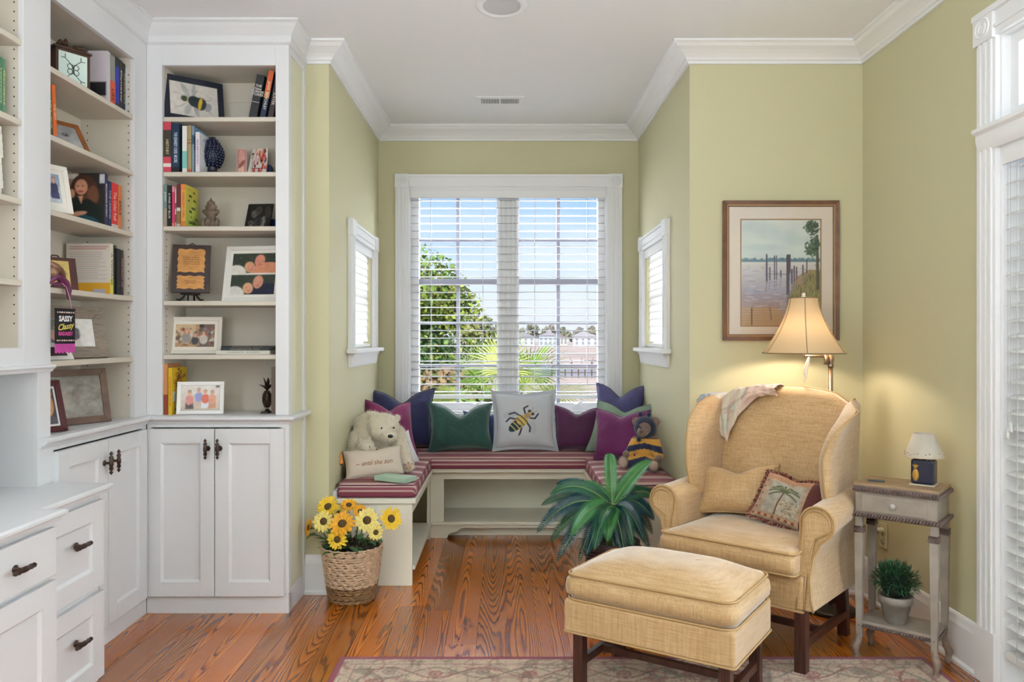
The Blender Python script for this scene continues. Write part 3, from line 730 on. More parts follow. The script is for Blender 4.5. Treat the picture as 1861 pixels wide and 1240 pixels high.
# striped seat cushions
def stripemat():
    m, t, b = newmat('striped_ticking'); N = t.nodes.new; L = t.links.new
    a = N('ShaderNodeAttribute'); a.attribute_name = 'sc'
    sx = N('ShaderNodeSeparateXYZ'); L(a.outputs['Vector'], sx.inputs[0])
    mu = N('ShaderNodeMath'); mu.operation = 'MULTIPLY'; mu.inputs[1].default_value = 1/.15; L(sx.outputs[0], mu.inputs[0])
    fr = N('ShaderNodeMath'); fr.operation = 'FRACT'; L(mu.outputs[0], fr.inputs[0])
    rp = N('ShaderNodeValToRGB'); rp.color_ramp.interpolation = 'CONSTANT'; e = rp.color_ramp.elements
    cs = [(0, '#84404f'), (.20, '#bfa099'), (.26, '#8d4c5a'), (.36, '#cdbab2'), (.56, '#93555e'), (.62, '#b99a84'), (.70, '#783846'), (.84, '#b09080'), (.89, '#783846')]
    e[0].position = 0; e[0].color = (*lin(cs[0][1]), 1); e[1].position = cs[1][0]; e[1].color = (*lin(cs[1][1]), 1)
    for p, c in cs[2:]: x = e.new(p); x.color = (*lin(c), 1)
    L(fr.outputs[0], rp.inputs[0]); L(rp.outputs[0], b.inputs['Base Color']); b.inputs['Roughness'].default_value = .75
    tc = N('ShaderNodeTexCoord'); n = N('ShaderNodeTexNoise'); n.inputs['Scale'].default_value = 40; L(tc.outputs['Object'], n.inputs['Vector'])
    bp = N('ShaderNodeBump'); bp.inputs['Strength'].default_value = .3; bp.inputs['Distance'].default_value = .004; L(n.outputs[0], bp.inputs['Height']); L(bp.outputs[0], b.inputs['Normal'])
    return m
STRIPE = stripemat(); PIPE = mat('wine_piping', '#7d2f48', .7)
def rbox(w, d, h, nx=24, ny=24, puff=.012, r=.018, M=None, wr=0, seed=0, rr=.02):
    """soft box cushion, base z=0 centred; returns MB (top, sides, bottom in one closed skin)"""
    m = MB()
    def sup(a, n=8): return a
    K = [(0.0, 0.0, 0), (1.0, 0.0, 0)]
    def ring(k):
        pass
    nper = 2*(nx+ny)
    def per(i):
        i %= nper
        if i < nx: return (-1+2*i/nx, -1)
        i -= nx
        if i < ny: return (1, -1+2*i/ny)
        i -= ny
        if i < nx: return (1-2*i/nx, 1)
        i -= nx
        return (-1, 1-2*i/ny)
    levels = [(r*.9, 0), (r*.25, r*.25), (0, r), (-min(puff, .03)*.25, h*.28), (-min(puff, .03)*.35, h*.5), (-min(puff, .03)*.25, h*.72), (0, h-r), (r*.25, h-r*.25), (r*.9, h)]
    vs = []; fs = []
    def rc(x, y, ins):
        hx, hy = w/2-ins, d/2-ins; X, Y = x*hx, y*hy
        cx, cy = max(-hx+rr, min(hx-rr, X)), max(-hy+rr, min(hy-rr, Y)); dx, dy = X-cx, Y-cy; l = math.hypot(dx, dy)
        if l > rr: X, Y = cx+dx/l*rr, cy+dy/l*rr
        return X, Y
    for ins, z in levels:
        for i in range(nper):
            x, y = per(i); X, Y = rc(x, y, ins); vs.append((X, Y, z + (wr*noise.noise(Vector((X*9, Y*9, seed))) if z > h*.6 else 0)))
    for l in range(len(levels)-1):
        for i in range(nper):
            a = l*nper+i; b = l*nper+(i+1) % nper; fs.append((a, b, b+nper, a+nper))
    def capz(x, y, z, s): return z+s*puff*(1-x**4)*(1-y**4) + (wr*noise.noise(Vector((x*w*4.5, y*d*4.5, seed))) if s > 0 else 0)
    for s, z, li in ((1, h, len(levels)-1), (-1, 0, 0)):
        ins = r*.9; base = len(vs); idx = {}
        for j in range(1, ny):
            for i in range(1, nx):
                x, y = -1+2*i/nx, -1+2*j/ny; idx[(i, j)] = len(vs); X, Y = rc(x, y, ins); vs.append((X, Y, capz(x, y, z, s*(1 if s > 0 else .15))))
        def g(i, j):
            if (i, j) in idx: return idx[(i, j)]
            if j == 0: k = i
            elif i == nx: k = nx+j
            elif j == ny: k = nx+ny+(nx-i)
            else: k = 2*nx+ny+(ny-j)
            return li*nper+(k % nper)
        for j in range(ny):
            for i in range(nx):
                q = (g(i, j), g(i+1, j), g(i+1, j+1), g(i, j+1)); fs.append(q if s > 0 else q[::-1])
    m.add(vs, fs, M); return m
def ring_pts(w, d, z, rr=.02, n=6):
    pts = []
    for cx, cy, a0 in ((w/2-rr, -d/2+rr, -90), (w/2-rr, d/2-rr, 0), (-w/2+rr, d/2-rr, 90), (-w/2+rr, -d/2+rr, 180)):
        for k in range(n+1):
            a = R(a0+90*k/n); pts.append((cx+rr*math.cos(a), cy+rr*math.sin(a), z))
    pts.append(pts[0]); return pts
def seat_cushion(label, x0, x1, y0, y1, axis):
    w, d = x1-x0, y1-y0; c = thing('bench_cushion', label, 'cushion', ((x0+x1)/2, (y0+y1)/2, .4435), 0, None)
    m = rbox(w, d, .072, 30, 40 if d > .5 else 20, .006, .012, wr=.0015)
    o = ob('cover', m, STRIPE, c, smooth=True)
    a = o.data.attributes.new('sc', 'FLOAT_VECTOR', 'POINT')
    sc = []
    for v in o.data.vertices:
        x, y, z = v.co
        if axis == 'y':   # stripes run across x, seen on top; front face carries horizontal stripes
            sc.append(((y - z*1.0 if y > -d/2+.001 else y-z), 0, 0)) if False else sc.append((y + (z-.072)*1.0, 0, 0))
        else: sc.append((y + (z-.072)*1.0, 0, 0))
    a.data.foreach_set('vector', np.array(sc, np.float32).ravel())
    for z in (.009, .064):
        m = MB(); m.tube(ring_pts(w+.002, d+.002, z), .0035, 6, False); ob('piping', m, PIPE, c, smooth=True)
    return c
seat_cushion('wine and cream striped bench cushion on the left bench arm under the white bear', AX0+.018, IX0-.005, FRY, 4.20, 'y')
seat_cushion('wine and cream striped bench cushion along the back of the bench under the window', AX0+.018, AX1-.018, 4.205, AY-.004, 'x')
seat_cushion('wine and cream striped bench cushion on the right bench arm under the dressed bear', IX1+.005, AX1-.018, FRY, 4.20, 'y')

# ------------------------------------------------------------------ room depth: everything so far is stretched along y to its real depth
KY = 1450/1240.7
_done = set()
for o in list(COL.objects):
    if o.type in ('CAMERA', 'LIGHT'): continue
    l = o.location; o.location = (l.x, l.y*KY, l.z)
    if abs(abs(o.rotation_euler.z)-R(90)) < .01: o.scale = (KY, 1, 1); continue
    if o.type == 'MESH' and o.data.name not in _done:
        _done.add(o.data.name); o.data.transform(Matrix.Diagonal((1, KY, 1, 1)))
YB *= KY; AY *= KY; FY *= KY; FRY *= KY; BY *= KY; BFY *= KY
# ------------------------------------------------------------------ fabrics and wood
def linenmat(name, base, dark, light, sheen=.3):
    m, t, b = newmat(name); N = t.nodes.new; L = t.links.new
    tc = N('ShaderNodeTexCoord'); fac = None; outs = []
    for sc in ((14, 14, 240), (240, 240, 12), (5, 5, 5)):
        mp = N('ShaderNodeMapping'); mp.inputs['Scale'].default_value = sc; L(tc.outputs['Object'], mp.inputs[0])
        n = N('ShaderNodeTexNoise'); n.inputs['Scale'].default_value = 1; n.inputs['Detail'].default_value = 3; L(mp.outputs[0], n.inputs['Vector']); outs.append(n.outputs[0])
    a = N('ShaderNodeMath'); a.operation = 'ADD'; L(outs[0], a.inputs[0]); L(outs[1], a.inputs[1])
    a2 = N('ShaderNodeMath'); a2.operation = 'MULTIPLY_ADD'; a2.inputs[1].default_value = .6; L(outs[2], a2.inputs[0]); L(a.outputs[0], a2.inputs[2])
    rp = N('ShaderNodeValToRGB'); e = rp.color_ramp.elements; e[0].position = .38; e[0].color = (*lin(dark), 1); e[1].position = .62; e[1].color = (*lin(light), 1)
    x = e.new(.5); x.color = (*lin(base), 1)
    d = N('ShaderNodeMath'); d.operation = 'DIVIDE'; d.inputs[1].default_value = 2.6; L(a2.outputs[0], d.inputs[0]); L(d.outputs[0], rp.inputs[0]); L(rp.outputs[0], b.inputs['Base Color'])
    b.inputs['Roughness'].default_value = .7; b.inputs['Sheen Weight'].default_value = sheen; b.inputs['Sheen Roughness'].default_value = .4
    bp = N('ShaderNodeBump'); bp.inputs['Strength'].default_value = .18; bp.inputs['Distance'].default_value = .001; L(a.outputs[0], bp.inputs['Height']); L(bp.outputs[0], b.inputs['Normal'])
    return m
LINEN = linenmat('honey_linen', '#bf9c6e', '#ad8a5c', '#cdad82', .7)
LPIPE = mat('honey_piping', '#b59262', .7)
DKWOOD = mat('dark_mahogany', '#4a2a1f', .35, var=.35, vscale=14, stretch=(3, 3, .6))

# ------------------------------------------------------------------ wing chair  (local: x right seen from front, -y front)
def soft(fn, nu, nv, **k):
    m = MB(); m.grid(fn, nu, nv, **k); return m
ch = thing('wing_chair', 'honey coloured linen wing chair with rolled arms beside the small table', 'armchair', (1.042, 3.334, 0), R(-41.5))
def cpart(n, m, mt=LINEN, **k): return ob(n, m, mt, ch, **k)
for (x, y) in ((-.285, -.235), (.285, -.235), (-.265, .245), (.265, .245)):
    m = MB(); s = .021; k = 0 if y < 0 else .03
    if y < 0:
        m.box(x-s, y-s, 0, x+s, y+s, .27)
        for q in (-.010, .004): m.box(x+q-.001, y-s-.002, .01, x+q+.006, y-s+.001, .26)
    else: m.prism([(y-s, .27), (y+s, .27), (y+s+k, 0), (y-s+k+.004, 0)], 'x', x-s, x+s)
    cpart('leg', m, DKWOOD, bevel=.002)
m = MB()
for x in (-.28, .28): m.box(x-.011, -.22, .085, x+.011, .25, .115)
m.box(-.27, -.02, .087, .27, .002, .113); cpart('stretcher', m, DKWOOD, bevel=.002)
m = MB(); m.box(-.27, .245, .13, .27, .265, .16); cpart('stretcher', m, DKWOOD, bevel=.002)
# apron / seat box
m = MB(); m.box(-.30, -.262, .235, .30, .27, .365); cpart('seat_frame', m, bevel=.012, seg=3)
m = MB(); m.tube([(-.300, -.264, .238), (.300, -.264, .238), (.300, .27, .238)], .0045, 6); m.tube([(-.300, -.264, .238), (-.300, .27, .238)], .0045, 6); cpart('piping', m, LPIPE, smooth=True)
# seat cushion: T shape, its front ears wrap round the arms
def tx(x, y):
    t = max(0, min(1, (y+.225)/.03)); w = .28*(1-t)+.257*t; return max(-w, min(w, x))
def tcush(m): m.v = [(tx(x, y) if abs(x) > .255 else x, y, z) for x, y, z in m.v]; return m
def tpts(p): return [(tx(x, y), y, z) for x, y, z in p]
def dens(p):
    o = []
    for q, r in zip(p, p[1:]):
        n = max(1, int(math.dist(q, r)/.02)); o += [tuple(q[i]+(r[i]-q[i])*k/n for i in range(3)) for k in range(n)]
    return o+[p[-1]]
cu = ob('seat_cushion', tcush(rbox(.56, .50, .095, 24, 24, .022, .020, M=TM((0, -.045, .362), 0), wr=.004, seed=3)), LINEN, ch, smooth=True)
for z in (.372, .452):
    m = MB(); m.tube(tpts([(p[0], p[1]-.045, p[2]) for p in dens(ring_pts(.562, .502, z))]), .0045, 6, False); ob('piping', m, LPIPE, cu, smooth=True)
# arms: scroll section swept from front to back
def YFR(z):
    t = max(0, min(1, (z-.30)/.17)); return -.262+.072*t*t*(3-2*t)
def arm_sec(s, k, y):
    """closed outline (x,z) of arm section; k 0..1 front..back"""
    cz = .556 + .030*k; cx = .326 - .010*k; r = .064 - .006*k
    P_ = [(.262, .245), (.262, .46), (.263, cz-.01)]
    for a in range(180, -46, -15): P_.append((cx+r*math.cos(R(a)), cz+r*math.sin(R(a))))
    w = .02*k
    P_ += [(cx+.012, cz-.075), (.318-w*.2, .43), (.316, .36), (.318, .29), (.322, .245)]
    return [(s*x, z) for x, z in P_]
for s in (-1, 1):
    m = MB(); NY = 14; secs = []
    for j in range(NY+1):
        k = j/NY; secs.append([(x+s*.016*max(0, min(1, (.42-z)/.15))**1.5, YFR(z)+k*(.24-YFR(z)), z) for x, z in arm_sec(s, k, 0)])
    n = len(secs[0]); vs = [p for q in secs for p in q]; fs = []
    for j in range(NY):
        for i in range(n):
            a = j*n+i; b = j*n+(i+1) % n; fs.append((a, b, b+n, a+n) if s < 0 else (b, a, a+n, b+n))
    fs.append(tuple(range(n))); fs.append(tuple(range(NY*n, NY*n+n)))
    m.add(vs, fs); o = cpart('arm', m, bevel=.006, smooth=True)
    # front panel with piping following the scroll
    sec = arm_sec(s, 0, 0); cx = sum(p[0] for p in sec)/n; 
    m = MB(); m.tube([(x+s*.016*max(0, min(1, (.42-z)/.15))**1.5, YFR(z)-.002, z) for x, z in sec], .0042, 6); ob('piping', m, LPIPE, o, smooth=True)
    inn = [(s*.278, .25), (s*.278, .55)] + [(s*(.326+.050*math.cos(R(a))), .556+.050*math.sin(R(a))) for a in range(180, -31, -15)] + [(s*.318, .50), (s*.306, .43), (s*.304, .36), (s*.306, .25)]
    m = MB(); m.prism(inn, 'y', -.006, .002); m.v = [(x, YFR(z)+y, z) for x, y, z in m.v]; ob('arm_panel', m, LINEN, o, bevel=.003)
    m = MB(); m.tube([(x, YFR(z)-.008, z) for x, z in inn], .003, 6); ob('piping', m, LPIPE, o, smooth=True)
# back: camel top
def top_z(x): 
    u = min(1, abs(x)/.30); return 1.035 - .052*u*u - .035*max(0, u-.7)/.3
def back_fn(u, v):
    x = (u-.5)*.56; zt = top_z(x); z = .36+v*(zt-.36)
    rn = min(1, (1-v)/.07); 
    y = .175+.105*(z-.36)/.65
    bulge = -.025*math.sin(math.pi*min(1, v*1.05))*(1-(2*u-1)**4)
    rr = .035*(1-math.sqrt(max(0, 1-(1-rn)**2)))
    return (x, y+bulge+rr, z)
m = soft(back_fn, 24, 40)
def back_b(u, v):
    x = (.5-u)*.56; zt = top_z(x); z = .25+v*(zt-.25); rn = min(1, (1-v)/.06); rr = .035*(1-math.sqrt(max(0, 1-(1-rn)**2)))
    return (x, .30+.085*(z-.36)/.65-rr, z)
m.grid(back_b, 24, 40)
m.grid(lambda u, v: (lambda a, b: tuple(a[i]*(1-v)+b[i]*v for i in range(3)))(back_fn(u, 1), back_b(1-u, 1)), 24, 4)
m.box(-.28, .19, .25, .28, .30, .45)
cpart('backrest', m, smooth=True)
m = MB(); m.tube([(Vector(back_b(1-i/24, 1))+Vector((0, .002, .001))) for i in range(25)], .0045, 6); cpart('piping', m, LPIPE, smooth=True)
# wings
def wing_front_old(t):  # t 0 bottom..1 top -> (y, z, flare)
    z = .585+t*.395
    y = -.055+.10*(1-math.cos(min(1, t*1.6)*math.pi))*.5*.35 - .058*math.sin(math.pi*min(1, t*1.15)) + .13*max(0, t-.72)**1.3*2.2
    return y, z
for s in (-1, 1):
    m = MB(); NZ = 22; NW = 10; fr = []; 
    def wf(u, v, side):
        t = v; z = .57+t*.42
        yf = -.012-.062*math.sin(math.pi*min(1, t*1.05)**.9)+.085*max(0, t-.70)/.30*max(0, t-.70)/.30
        yb = .30+.085*(z-.36)/.65-.02; y = yf+(yb-yf)*u
        top = max(0, (t-.50)/.50)
        fl = ((.018+.085*top**1.25) if s > 0 else (-.004+.018*top**2))*(1-u)**1.5
        T = .050; rn = .16
        th = T*math.sqrt(max(0, 1-(1-min(1, u/rn))**2)) if u < rn else T
        thz = math.sqrt(max(0, 1-(1-min(1, (1-v)/.09))**2))
        xm = .258+fl+T/2; hw = th/2*thz
        x = xm-hw if side == 0 else xm+hw
        z -= .030*(1-u)**4*max(0, t-.75)/.25
        return (s*x, y, z)
    m.grid(lambda u, v: wf(u, v, 0), NW*2, NZ); m.grid(lambda u, v: wf(1-u, v, 1), NW*2, NZ)
    m.grid(lambda u, v: tuple(wf(0, v, 0)[i]*(1-u)+wf(0, v, 1)[i]*u for i in range(3)), 4, NZ)
    m.grid(lambda u, v: tuple(wf(v, 1, 0)[i]*(1-u)+wf(v, 1, 1)[i]*u for i in range(3)), 4, NW*2)
    m.grid(lambda u, v: tuple(wf(v, 0, 0)[i]*(1-u)+wf(v, 0, 1)[i]*u for i in range(3)), 2, NW*2)
    w_ = cpart('wing', m, smooth=True)
    m = MB(); pts = [Vector(wf(.0, v/NZ, 1)) + Vector((s*.004, 0, 0)) for v in range(0, NZ+1)] + [Vector(wf(u/12, 1, 1)) for u in range(1, 13)]
    m.tube(pts, .0042, 6); ob('piping', m, LPIPE, w_, smooth=True)
    m = MB(); m.grid(lambda u, v: (s*(.318-.004*u), .10+.22*u, .25+v*(.36+.0*u)), 4, 4); m.box(s*.29, .15, .25, s*.318, .315, .62); ob('side_panel', m, LINEN, w_, smooth=False, bevel=.01)

# ------------------------------------------------------------------ ottoman
ot = thing('ottoman', 'rectangular honey linen ottoman with dark wooden legs in front of the chair', 'ottoman', (.577, 2.852, 0), R(-33.5))
OW, OD = .608, .412
cu = ob('cushion', rbox(OW, OD, .108, 30, 22, .050, .026, M=TM((0, 0, .312), 0), wr=.004, seed=5, rr=.045), LINEN, ot, smooth=True)
for z in (.324, .410):
    m = MB(); m.tube(ring_pts(OW+.002, OD+.002, z, .045), .0042, 6, False); ob('piping', m, LPIPE, cu, smooth=True)
m = MB(); m.lathe([(.001, .004), (.012, .003), (.014, 0)], (.10, .03, .4655), 12); ob('tuft_button', m, LINEN, cu, smooth=True)
m = MB(); m.box(-OW/2-.004, -OD/2-.004, .205, OW/2+.004, OD/2+.004, .322); ob('skirt', m, LINEN, ot, bevel=.012, seg=3)
m = MB(); m.tube(ring_pts(OW+.010, OD+.010, .207, .012), .004, 6, False); ob('piping', m, LPIPE, ot, smooth=True)
for x in (-.265, .265):
    for y in (-.165, .165):
        m = MB(); s = .019; m.box(x-s, y-s, 0, x+s, y+s, .22)
        for q in (-.012, -.001, .008): m.box(x+q, y-s-.0015, .01, x+q+.005, y-s+.001, .21)
        ob('leg', m, DKWOOD, ot, bevel=.002)
m = MB()
for x in (-.265, .265): m.box(x-.011, -.15, .075, x+.011, .15, .105)
m.box(-.26, -.010, .078, .26, .012, .102); ob('stretcher', m, DKWOOD, ot, bevel=.002)

# ------------------------------------------------------------------ side table
TPAINT = mat('greige_table_paint', '#94897e', .5, var=.14, vscale=20); ROPE = mat('brown_carved_rope', '#6b5a54', .55, var=.2, vscale=30); TTOP = mat('worn_wood_top', '#9a7f62', .4, var=.25, vscale=12, stretch=(1, 6, 1))
tb = thing('side_table', 'narrow greige painted side table with rope-carved edges between chair and wall', 'side table', (1.532, 3.089, 0), R(-40.5))
a, b = .150, .100
def tp(n, m, mt=TPAINT, **k): return ob(n, m, mt, tb, **k)
def rope(par, x0, y0, x1, y1, z, r=.0085):
    m = MB(); L = math.hypot(x1-x0, y1-y0); n = int(L/.011); d = Vector((x1-x0, y1-y0, 0))/L; nn = Vector((d.y, -d.x, 0))
    for i in range(n):
        c = Vector((x0, y0, z))+d*(i+.5)*L/n
        q = Matrix((d, nn, Vector((0, 0, 1)))).transposed() @ Matrix.Rotation(R(35), 3, 'Y')
        m.ell(c, (.0042, r*.75, r*1.15), 6, 5, rot=q)
    return ob('rope_carving', m, ROPE, par, smooth=True)
m = MB(); m.box(-a, -b, .678, a, b, .690); top = tp('table_top', m, TTOP, bevel=.002)
m = MB(); m.box(-a-.002, -b-.002, .655, a+.002, b+.002, .679); tp('top_moulding', m, ROPE, bevel=.003)
m = MB(); m.box(-a+.006, -b+.006, .575, a-.006, b-.006, .660); cs = tp('drawer_case', m, bevel=.002)
m = MB(); m.box(-a+.030, -b+.001, .582, a-.040, -b+.010, .648); dr = tp('drawer', m, bevel=.002)
m = MB(); m.lathe([(.004, 0), (.004, .006), (.010, .010), (.011, .016), (.007, .021), (.001, .022)], n=14, M=TM((-.005, -b+.001, .615), 90)); ob('knob', m, mat('crackle_knob', '#b9b0a8', .4), dr, smooth=True)
m = MB(); m.box(-a+.001, -b+.001, .556, a-.001, b-.001, .577); tp('lower_moulding', m, ROPE, bevel=.004)
m = MB(); m.box(-a+.012, -b+.012, .140, a-.012, b-.012, .152); sh = tp('shelf', m, TPAINT, bevel=.002)
for z in (.667, .567):
    rope(tb, -a-.002, -b-.004, a+.002, -b-.004, z); rope(tb, a+.004, -b-.002, a+.004, b+.002, z)
rope(sh, -a+.012, -b+.010, a-.012, -b+.010, .134, .006); rope(sh, a-.010, -b+.012, a-.010, b-.012, .134, .006)
m = MB(); m.box(-a+.014, -b+.014, .126, a-.014, b-.014, .141); ob('shelf_moulding', m, ROPE, sh)
for x, sx_ in ((-a+.018, -1), (a-.018, 1)):
    for y, sy_ in ((-b+.018, -1), (b-.018, 1)):
        m = MB(); vs = []; fs = []
        for (hh, z) in ((.012, .50), (.016, .49), (.0105, .085)): vs += [(x+p*hh, y+q*hh, z) for p, q in ((-1, -1), (1, -1), (1, 1), (-1, 1))]
        for l in range(2):
            for i in range(4): fs.append((l*4+i, (l*4+(i+1) % 4), l*4+4+(i+1) % 4, l*4+4+i))
        fs = [f[::-1] for f in fs]; m.add(vs, fs)
        m.box(x-.013, y-.013, .52, x+.013, y+.013, .557)
        lg = tp('leg', m, bevel=.0015)
        m = MB(); m.box(x-.017, y-.017, .496, x+.017, y+.017, .520); 
        for i in range(4):
            m.ell((x-.013+i*.0087, y-.017, .508), (.004, .004, .011), 6, 5, rot=Euler((0, R(35), 0)))
        ob('leg_collar', m, ROPE, lg, bevel=.003)
        m = MB(); pts = [(x, y, .10), (x+sx_*.004, y+sy_*.004, .07), (x+sx_*.012, y+sy_*.012, .048), (x+sx_*.010, y+sy_*.010, .028), (x+sx_*.004, y+sy_*.004, .012), (x+sx_*.010, y+sy_*.010, .004)]
        m.tube(pts, [.012, .0145, .016, .011, .009, .012], 8); ob('scroll_foot', m, mat('worn_foot_%d' % len(bpy.data.materials), '#8a776a', .5, var=.3, vscale=40), lg, smooth=True)
# things on the table
M_t = XF[tb.name]
def on_table(x, y, z): return tuple(M_t @ Vector((x, y, z)))
lp = thing('table_lamp', 'small unlit lamp with navy square base bearing a gold pineapple, on the side table', 'lamp', on_table(.075, .012, .690), R(-40.5))
m = MB(); m.box(-.045, -.04, 0, .045, .04, .005); ob('saucer', m, mat('cream_saucer', '#c9bda9', .5), lp, bevel=.004)
NAVY = mat('navy_glaze', '#141c38', .25)
m = MB(); m.box(-.040, -.032, .005, .040, .032, .098); bs = ob('lamp_base', m, NAVY, lp, bevel=.009, seg=3)
m = MB()
for i in range(14): m.ell((-.036+i*.0055, -.0325, .094-(i % 2)*.002), (.002, .002, .004), 6, 4)
ob('stitched_edge', m, mat('grey_stitch', '#59607a', .5), bs, smooth=True)
GOLD = mat('gold_paint', '#b58b3c', .4, metal=.4)
m = MB(); m.ell((-.022, -.033, .040), (.012, .003, .024), 12, 8); 
for i in range(-2, 3): m.tube([(-.022, -.0335, .062), (-.022+i*.003, -.0345, .074), (-.022+i*.006, -.0345, .084-abs(i)*.003)], [.003, .0025, .0006], 5)
ob('pineapple', m, GOLD, bs, smooth=True)
m = MB(); m.cyl((0, 0, .098), (0, 0, .125), .006, n=10); ob('lamp_neck', m, BACKB, lp, smooth=True)
m = MB(); m.lathe([(.071, .108), (.0705, .109), (.0375, .196), (.0365, .196), (.0695, .108), (.071, .108)], n=40, cap=False); shd = ob('lamp_shade', m, mat('pale_grey_shade', '#bdb5a6', .55), lp, smooth=True)
m = MB()
for i in range(30):
    a_ = i*2*math.pi/30; rr = .0655; m.ell((rr*math.cos(a_), rr*math.sin(a_), .122+.004*math.sin(i*2.1)), (.004, .004, .004), 6, 4)
    m.ell((.0675*math.cos(a_+.1), .0675*math.sin(a_+.1), .115), (.003, .003, .002), 6, 4)
m.tube([(.0708*math.cos(i*math.pi/20), .0708*math.sin(i*math.pi/20), .1085) for i in range(41)], .0016, 6, False)
ob('floral_relief', m, mat('shade_relief', '#bfae98', .6), shd, smooth=True)
m = MB(); m.box(-.030, -.014, 0, .030, .014, .007); o = ob('phone', m, mat('graphite_plastic', '#3c4044', .3), bevel=.003); tag(o, 'small dark handset lying flat on the side table top', 'phone', loc=on_table(-.085, -.03, .690), rz=R(-20))
# potted plant on the shelf
pt = thing('potted_plant', 'round dark green bushy plant in a grey clay pot on the table shelf', 'plant', on_table(-.018, -.018, .152), 0)
POT = mat('weathered_clay', '#8f8780', .8, var=.25, vscale=18, bump=.4, bscale=90)
m = MB(); m.lathe([(.001, 0), (.036, 0), (.040, .004), (.056, .075), (.061, .076), (.064, .104), (.060, .106), (.054, .104), (.050, .085), (.001, .085)], n=28, cap=False); ob('pot', m, POT, pt, smooth=True)
random.seed(5)
m = MB(); lf = []
LEAF1 = mat('bush_leaf', '#2f5738', .5, var=.4, vscale=30)
def leaf(mb, p, d, L, w, n=3, droop=.3, up=Vector((0, 0, 1))):
    """folded strip leaf"""
    d = d.normalized(); side = d.cross(up)
    if side.length < .01: side = Vector((1, 0, 0))
    side.normalize(); vs = []; q = Vector(p)
    for i in range(n+1):
        t = i/n; ww = w*(math.sin(math.pi*(.12+.82*t)) if i < n else .06)
        nr = side.cross(d).normalized()
        vs += [q-side*ww+nr*ww*.35, q, q+side*ww+nr*ww*.35]
        d = (d+Vector((0, 0, -droop/n))).normalized(); q = q+d*(L/n)
    fs = []
    for i in range(n):
        for k in range(2): a_ = i*3+k; fs.append((a_, a_+1, a_+4, a_+3))
    mb.add(vs, fs)
for i in range(1100):
    th = random.uniform(0, 2*math.pi); ph = math.acos(random.uniform(-.35, 1)); n_ = Vector((math.sin(ph)*math.cos(th), math.sin(ph)*math.sin(th), math.cos(ph)))
    rr = random.uniform(.045, .080); p = Vector((n_.x*rr, n_.y*rr, .155+n_.z*rr*.85)); d = n_+Vector((random.uniform(-.6, .6), random.uniform(-.6, .6), random.uniform(-.2, .7)))
    leaf(m, p, d, random.uniform(.018, .030), .0028, 2, .2)
ob('foliage', m, LEAF1, pt, kind='stuff')
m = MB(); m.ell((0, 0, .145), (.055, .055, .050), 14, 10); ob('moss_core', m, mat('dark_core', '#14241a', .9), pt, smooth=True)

# ------------------------------------------------------------------ swing-arm floor lamp behind the chair
LX, LY = 1.488, 3.66
fl = thing('floor_lamp', 'lit floor lamp with cream bell shade and brass swing arm behind the chair', 'lamp', (LX, LY, 0))
BR = mat('antique_brass', '#8d7f72', .3, metal=.9)
m = MB(); m.lathe([(.001, .03), (.02, .03), (.06, .022), (.105, .018), (.115, .012), (.118, 0), (.001, 0)][::-1], n=32, cap=False); ob('base', m, mat('dark_base', '#35302c', .4, metal=.6), fl, smooth=True)
pz = 1.165
m = MB(); m.cyl((0, 0, .025), (0, 0, pz-.02), .010, n=14); ob('pole', m, BR, fl, smooth=True)
m = MB(); m.lathe([(.012, pz-.05), (.014, pz-.04), (.010, pz-.03), (.014, pz-.02), (.014, pz-.005), (.008, pz+.005), (.001, pz+.01)], n=14); ob('finial', m, BR, fl, smooth=True)
m = MB(); m.tube([(0, 0, pz-.03), (-.025, -.01, pz-.03), (-.025, -.01, pz+.002)], .008, 10); m.tube([(-.025, -.01, pz+.002), (-.135, -.03, pz+.004)], .0055, 10); m.cyl((-.025, -.01, pz-.035), (-.025, -.01, pz+.01), .011, n=10); m.tube([(-.135, -.03, pz-.006), (-.135, -.03, pz+.10)], .006, 10); ob('swing_arm', m, BR, fl, smooth=True)
cx_, cy_ = -.135, -.03
m = MB(); prof = []
for i in range(13):
    t = i/12; z = 1.183+t*.250; r = .066+(.188-.066)*((1-t)**1.75*.82+(1-t)*.18); prof.append((r, z))
NSG = 6
def shade_fn(u, v):
    i = v*12; k = min(11, int(i)); f = i-k; r = prof[k][0]*(1-f)+prof[k+1][0]*f; z = prof[k][1]*(1-f)+prof[k+1][1]*f
    a_ = 2*math.pi*u; sgm = 2*math.pi/NSG; loc = (a_ % sgm)-sgm/2; rr = r*(math.cos(sgm/2)/math.cos(loc)*.35+.65)
    return (cx_+rr*math.cos(a_+.25), cy_+rr*math.sin(a_+.25), z)
m.grid(shade_fn, 72, 24, cu=True)
def shademat():
    mm, t, b_ = newmat('silk_shade'); o_ = t.nodes['Material Output']
    tr = t.nodes.new('ShaderNodeBsdfTranslucent'); tr.inputs[0].default_value = (*lin('#e8c28e'), 1); mx = t.nodes.new('ShaderNodeMixShader'); mx.inputs[0].default_value = .05
    setc(b_, lin('#c9b08c')); b_.inputs['Roughness'].default_value = .8
    t.links.new(b_.outputs[0], mx.inputs[1]); t.links.new(tr.outputs[0], mx.inputs[2]); t.links.new(mx.outputs[0], o_.inputs[0]); return mm
shade = ob('lamp_shade', m, shademat(), fl, smooth=True)
m = MB(); SEAM = mat('shade_seam', '#8c7354', .7)
for k in range(NSG): m.tube([Vector(shade_fn(k/NSG, v/16))*1.0 for v in range(17)], .0018, 5)
for v in (0, 1): m.tube([shade_fn(k/72, v) for k in range(73)], .0026, 5, False)
ob('seam', m, SEAM, shade, smooth=True)
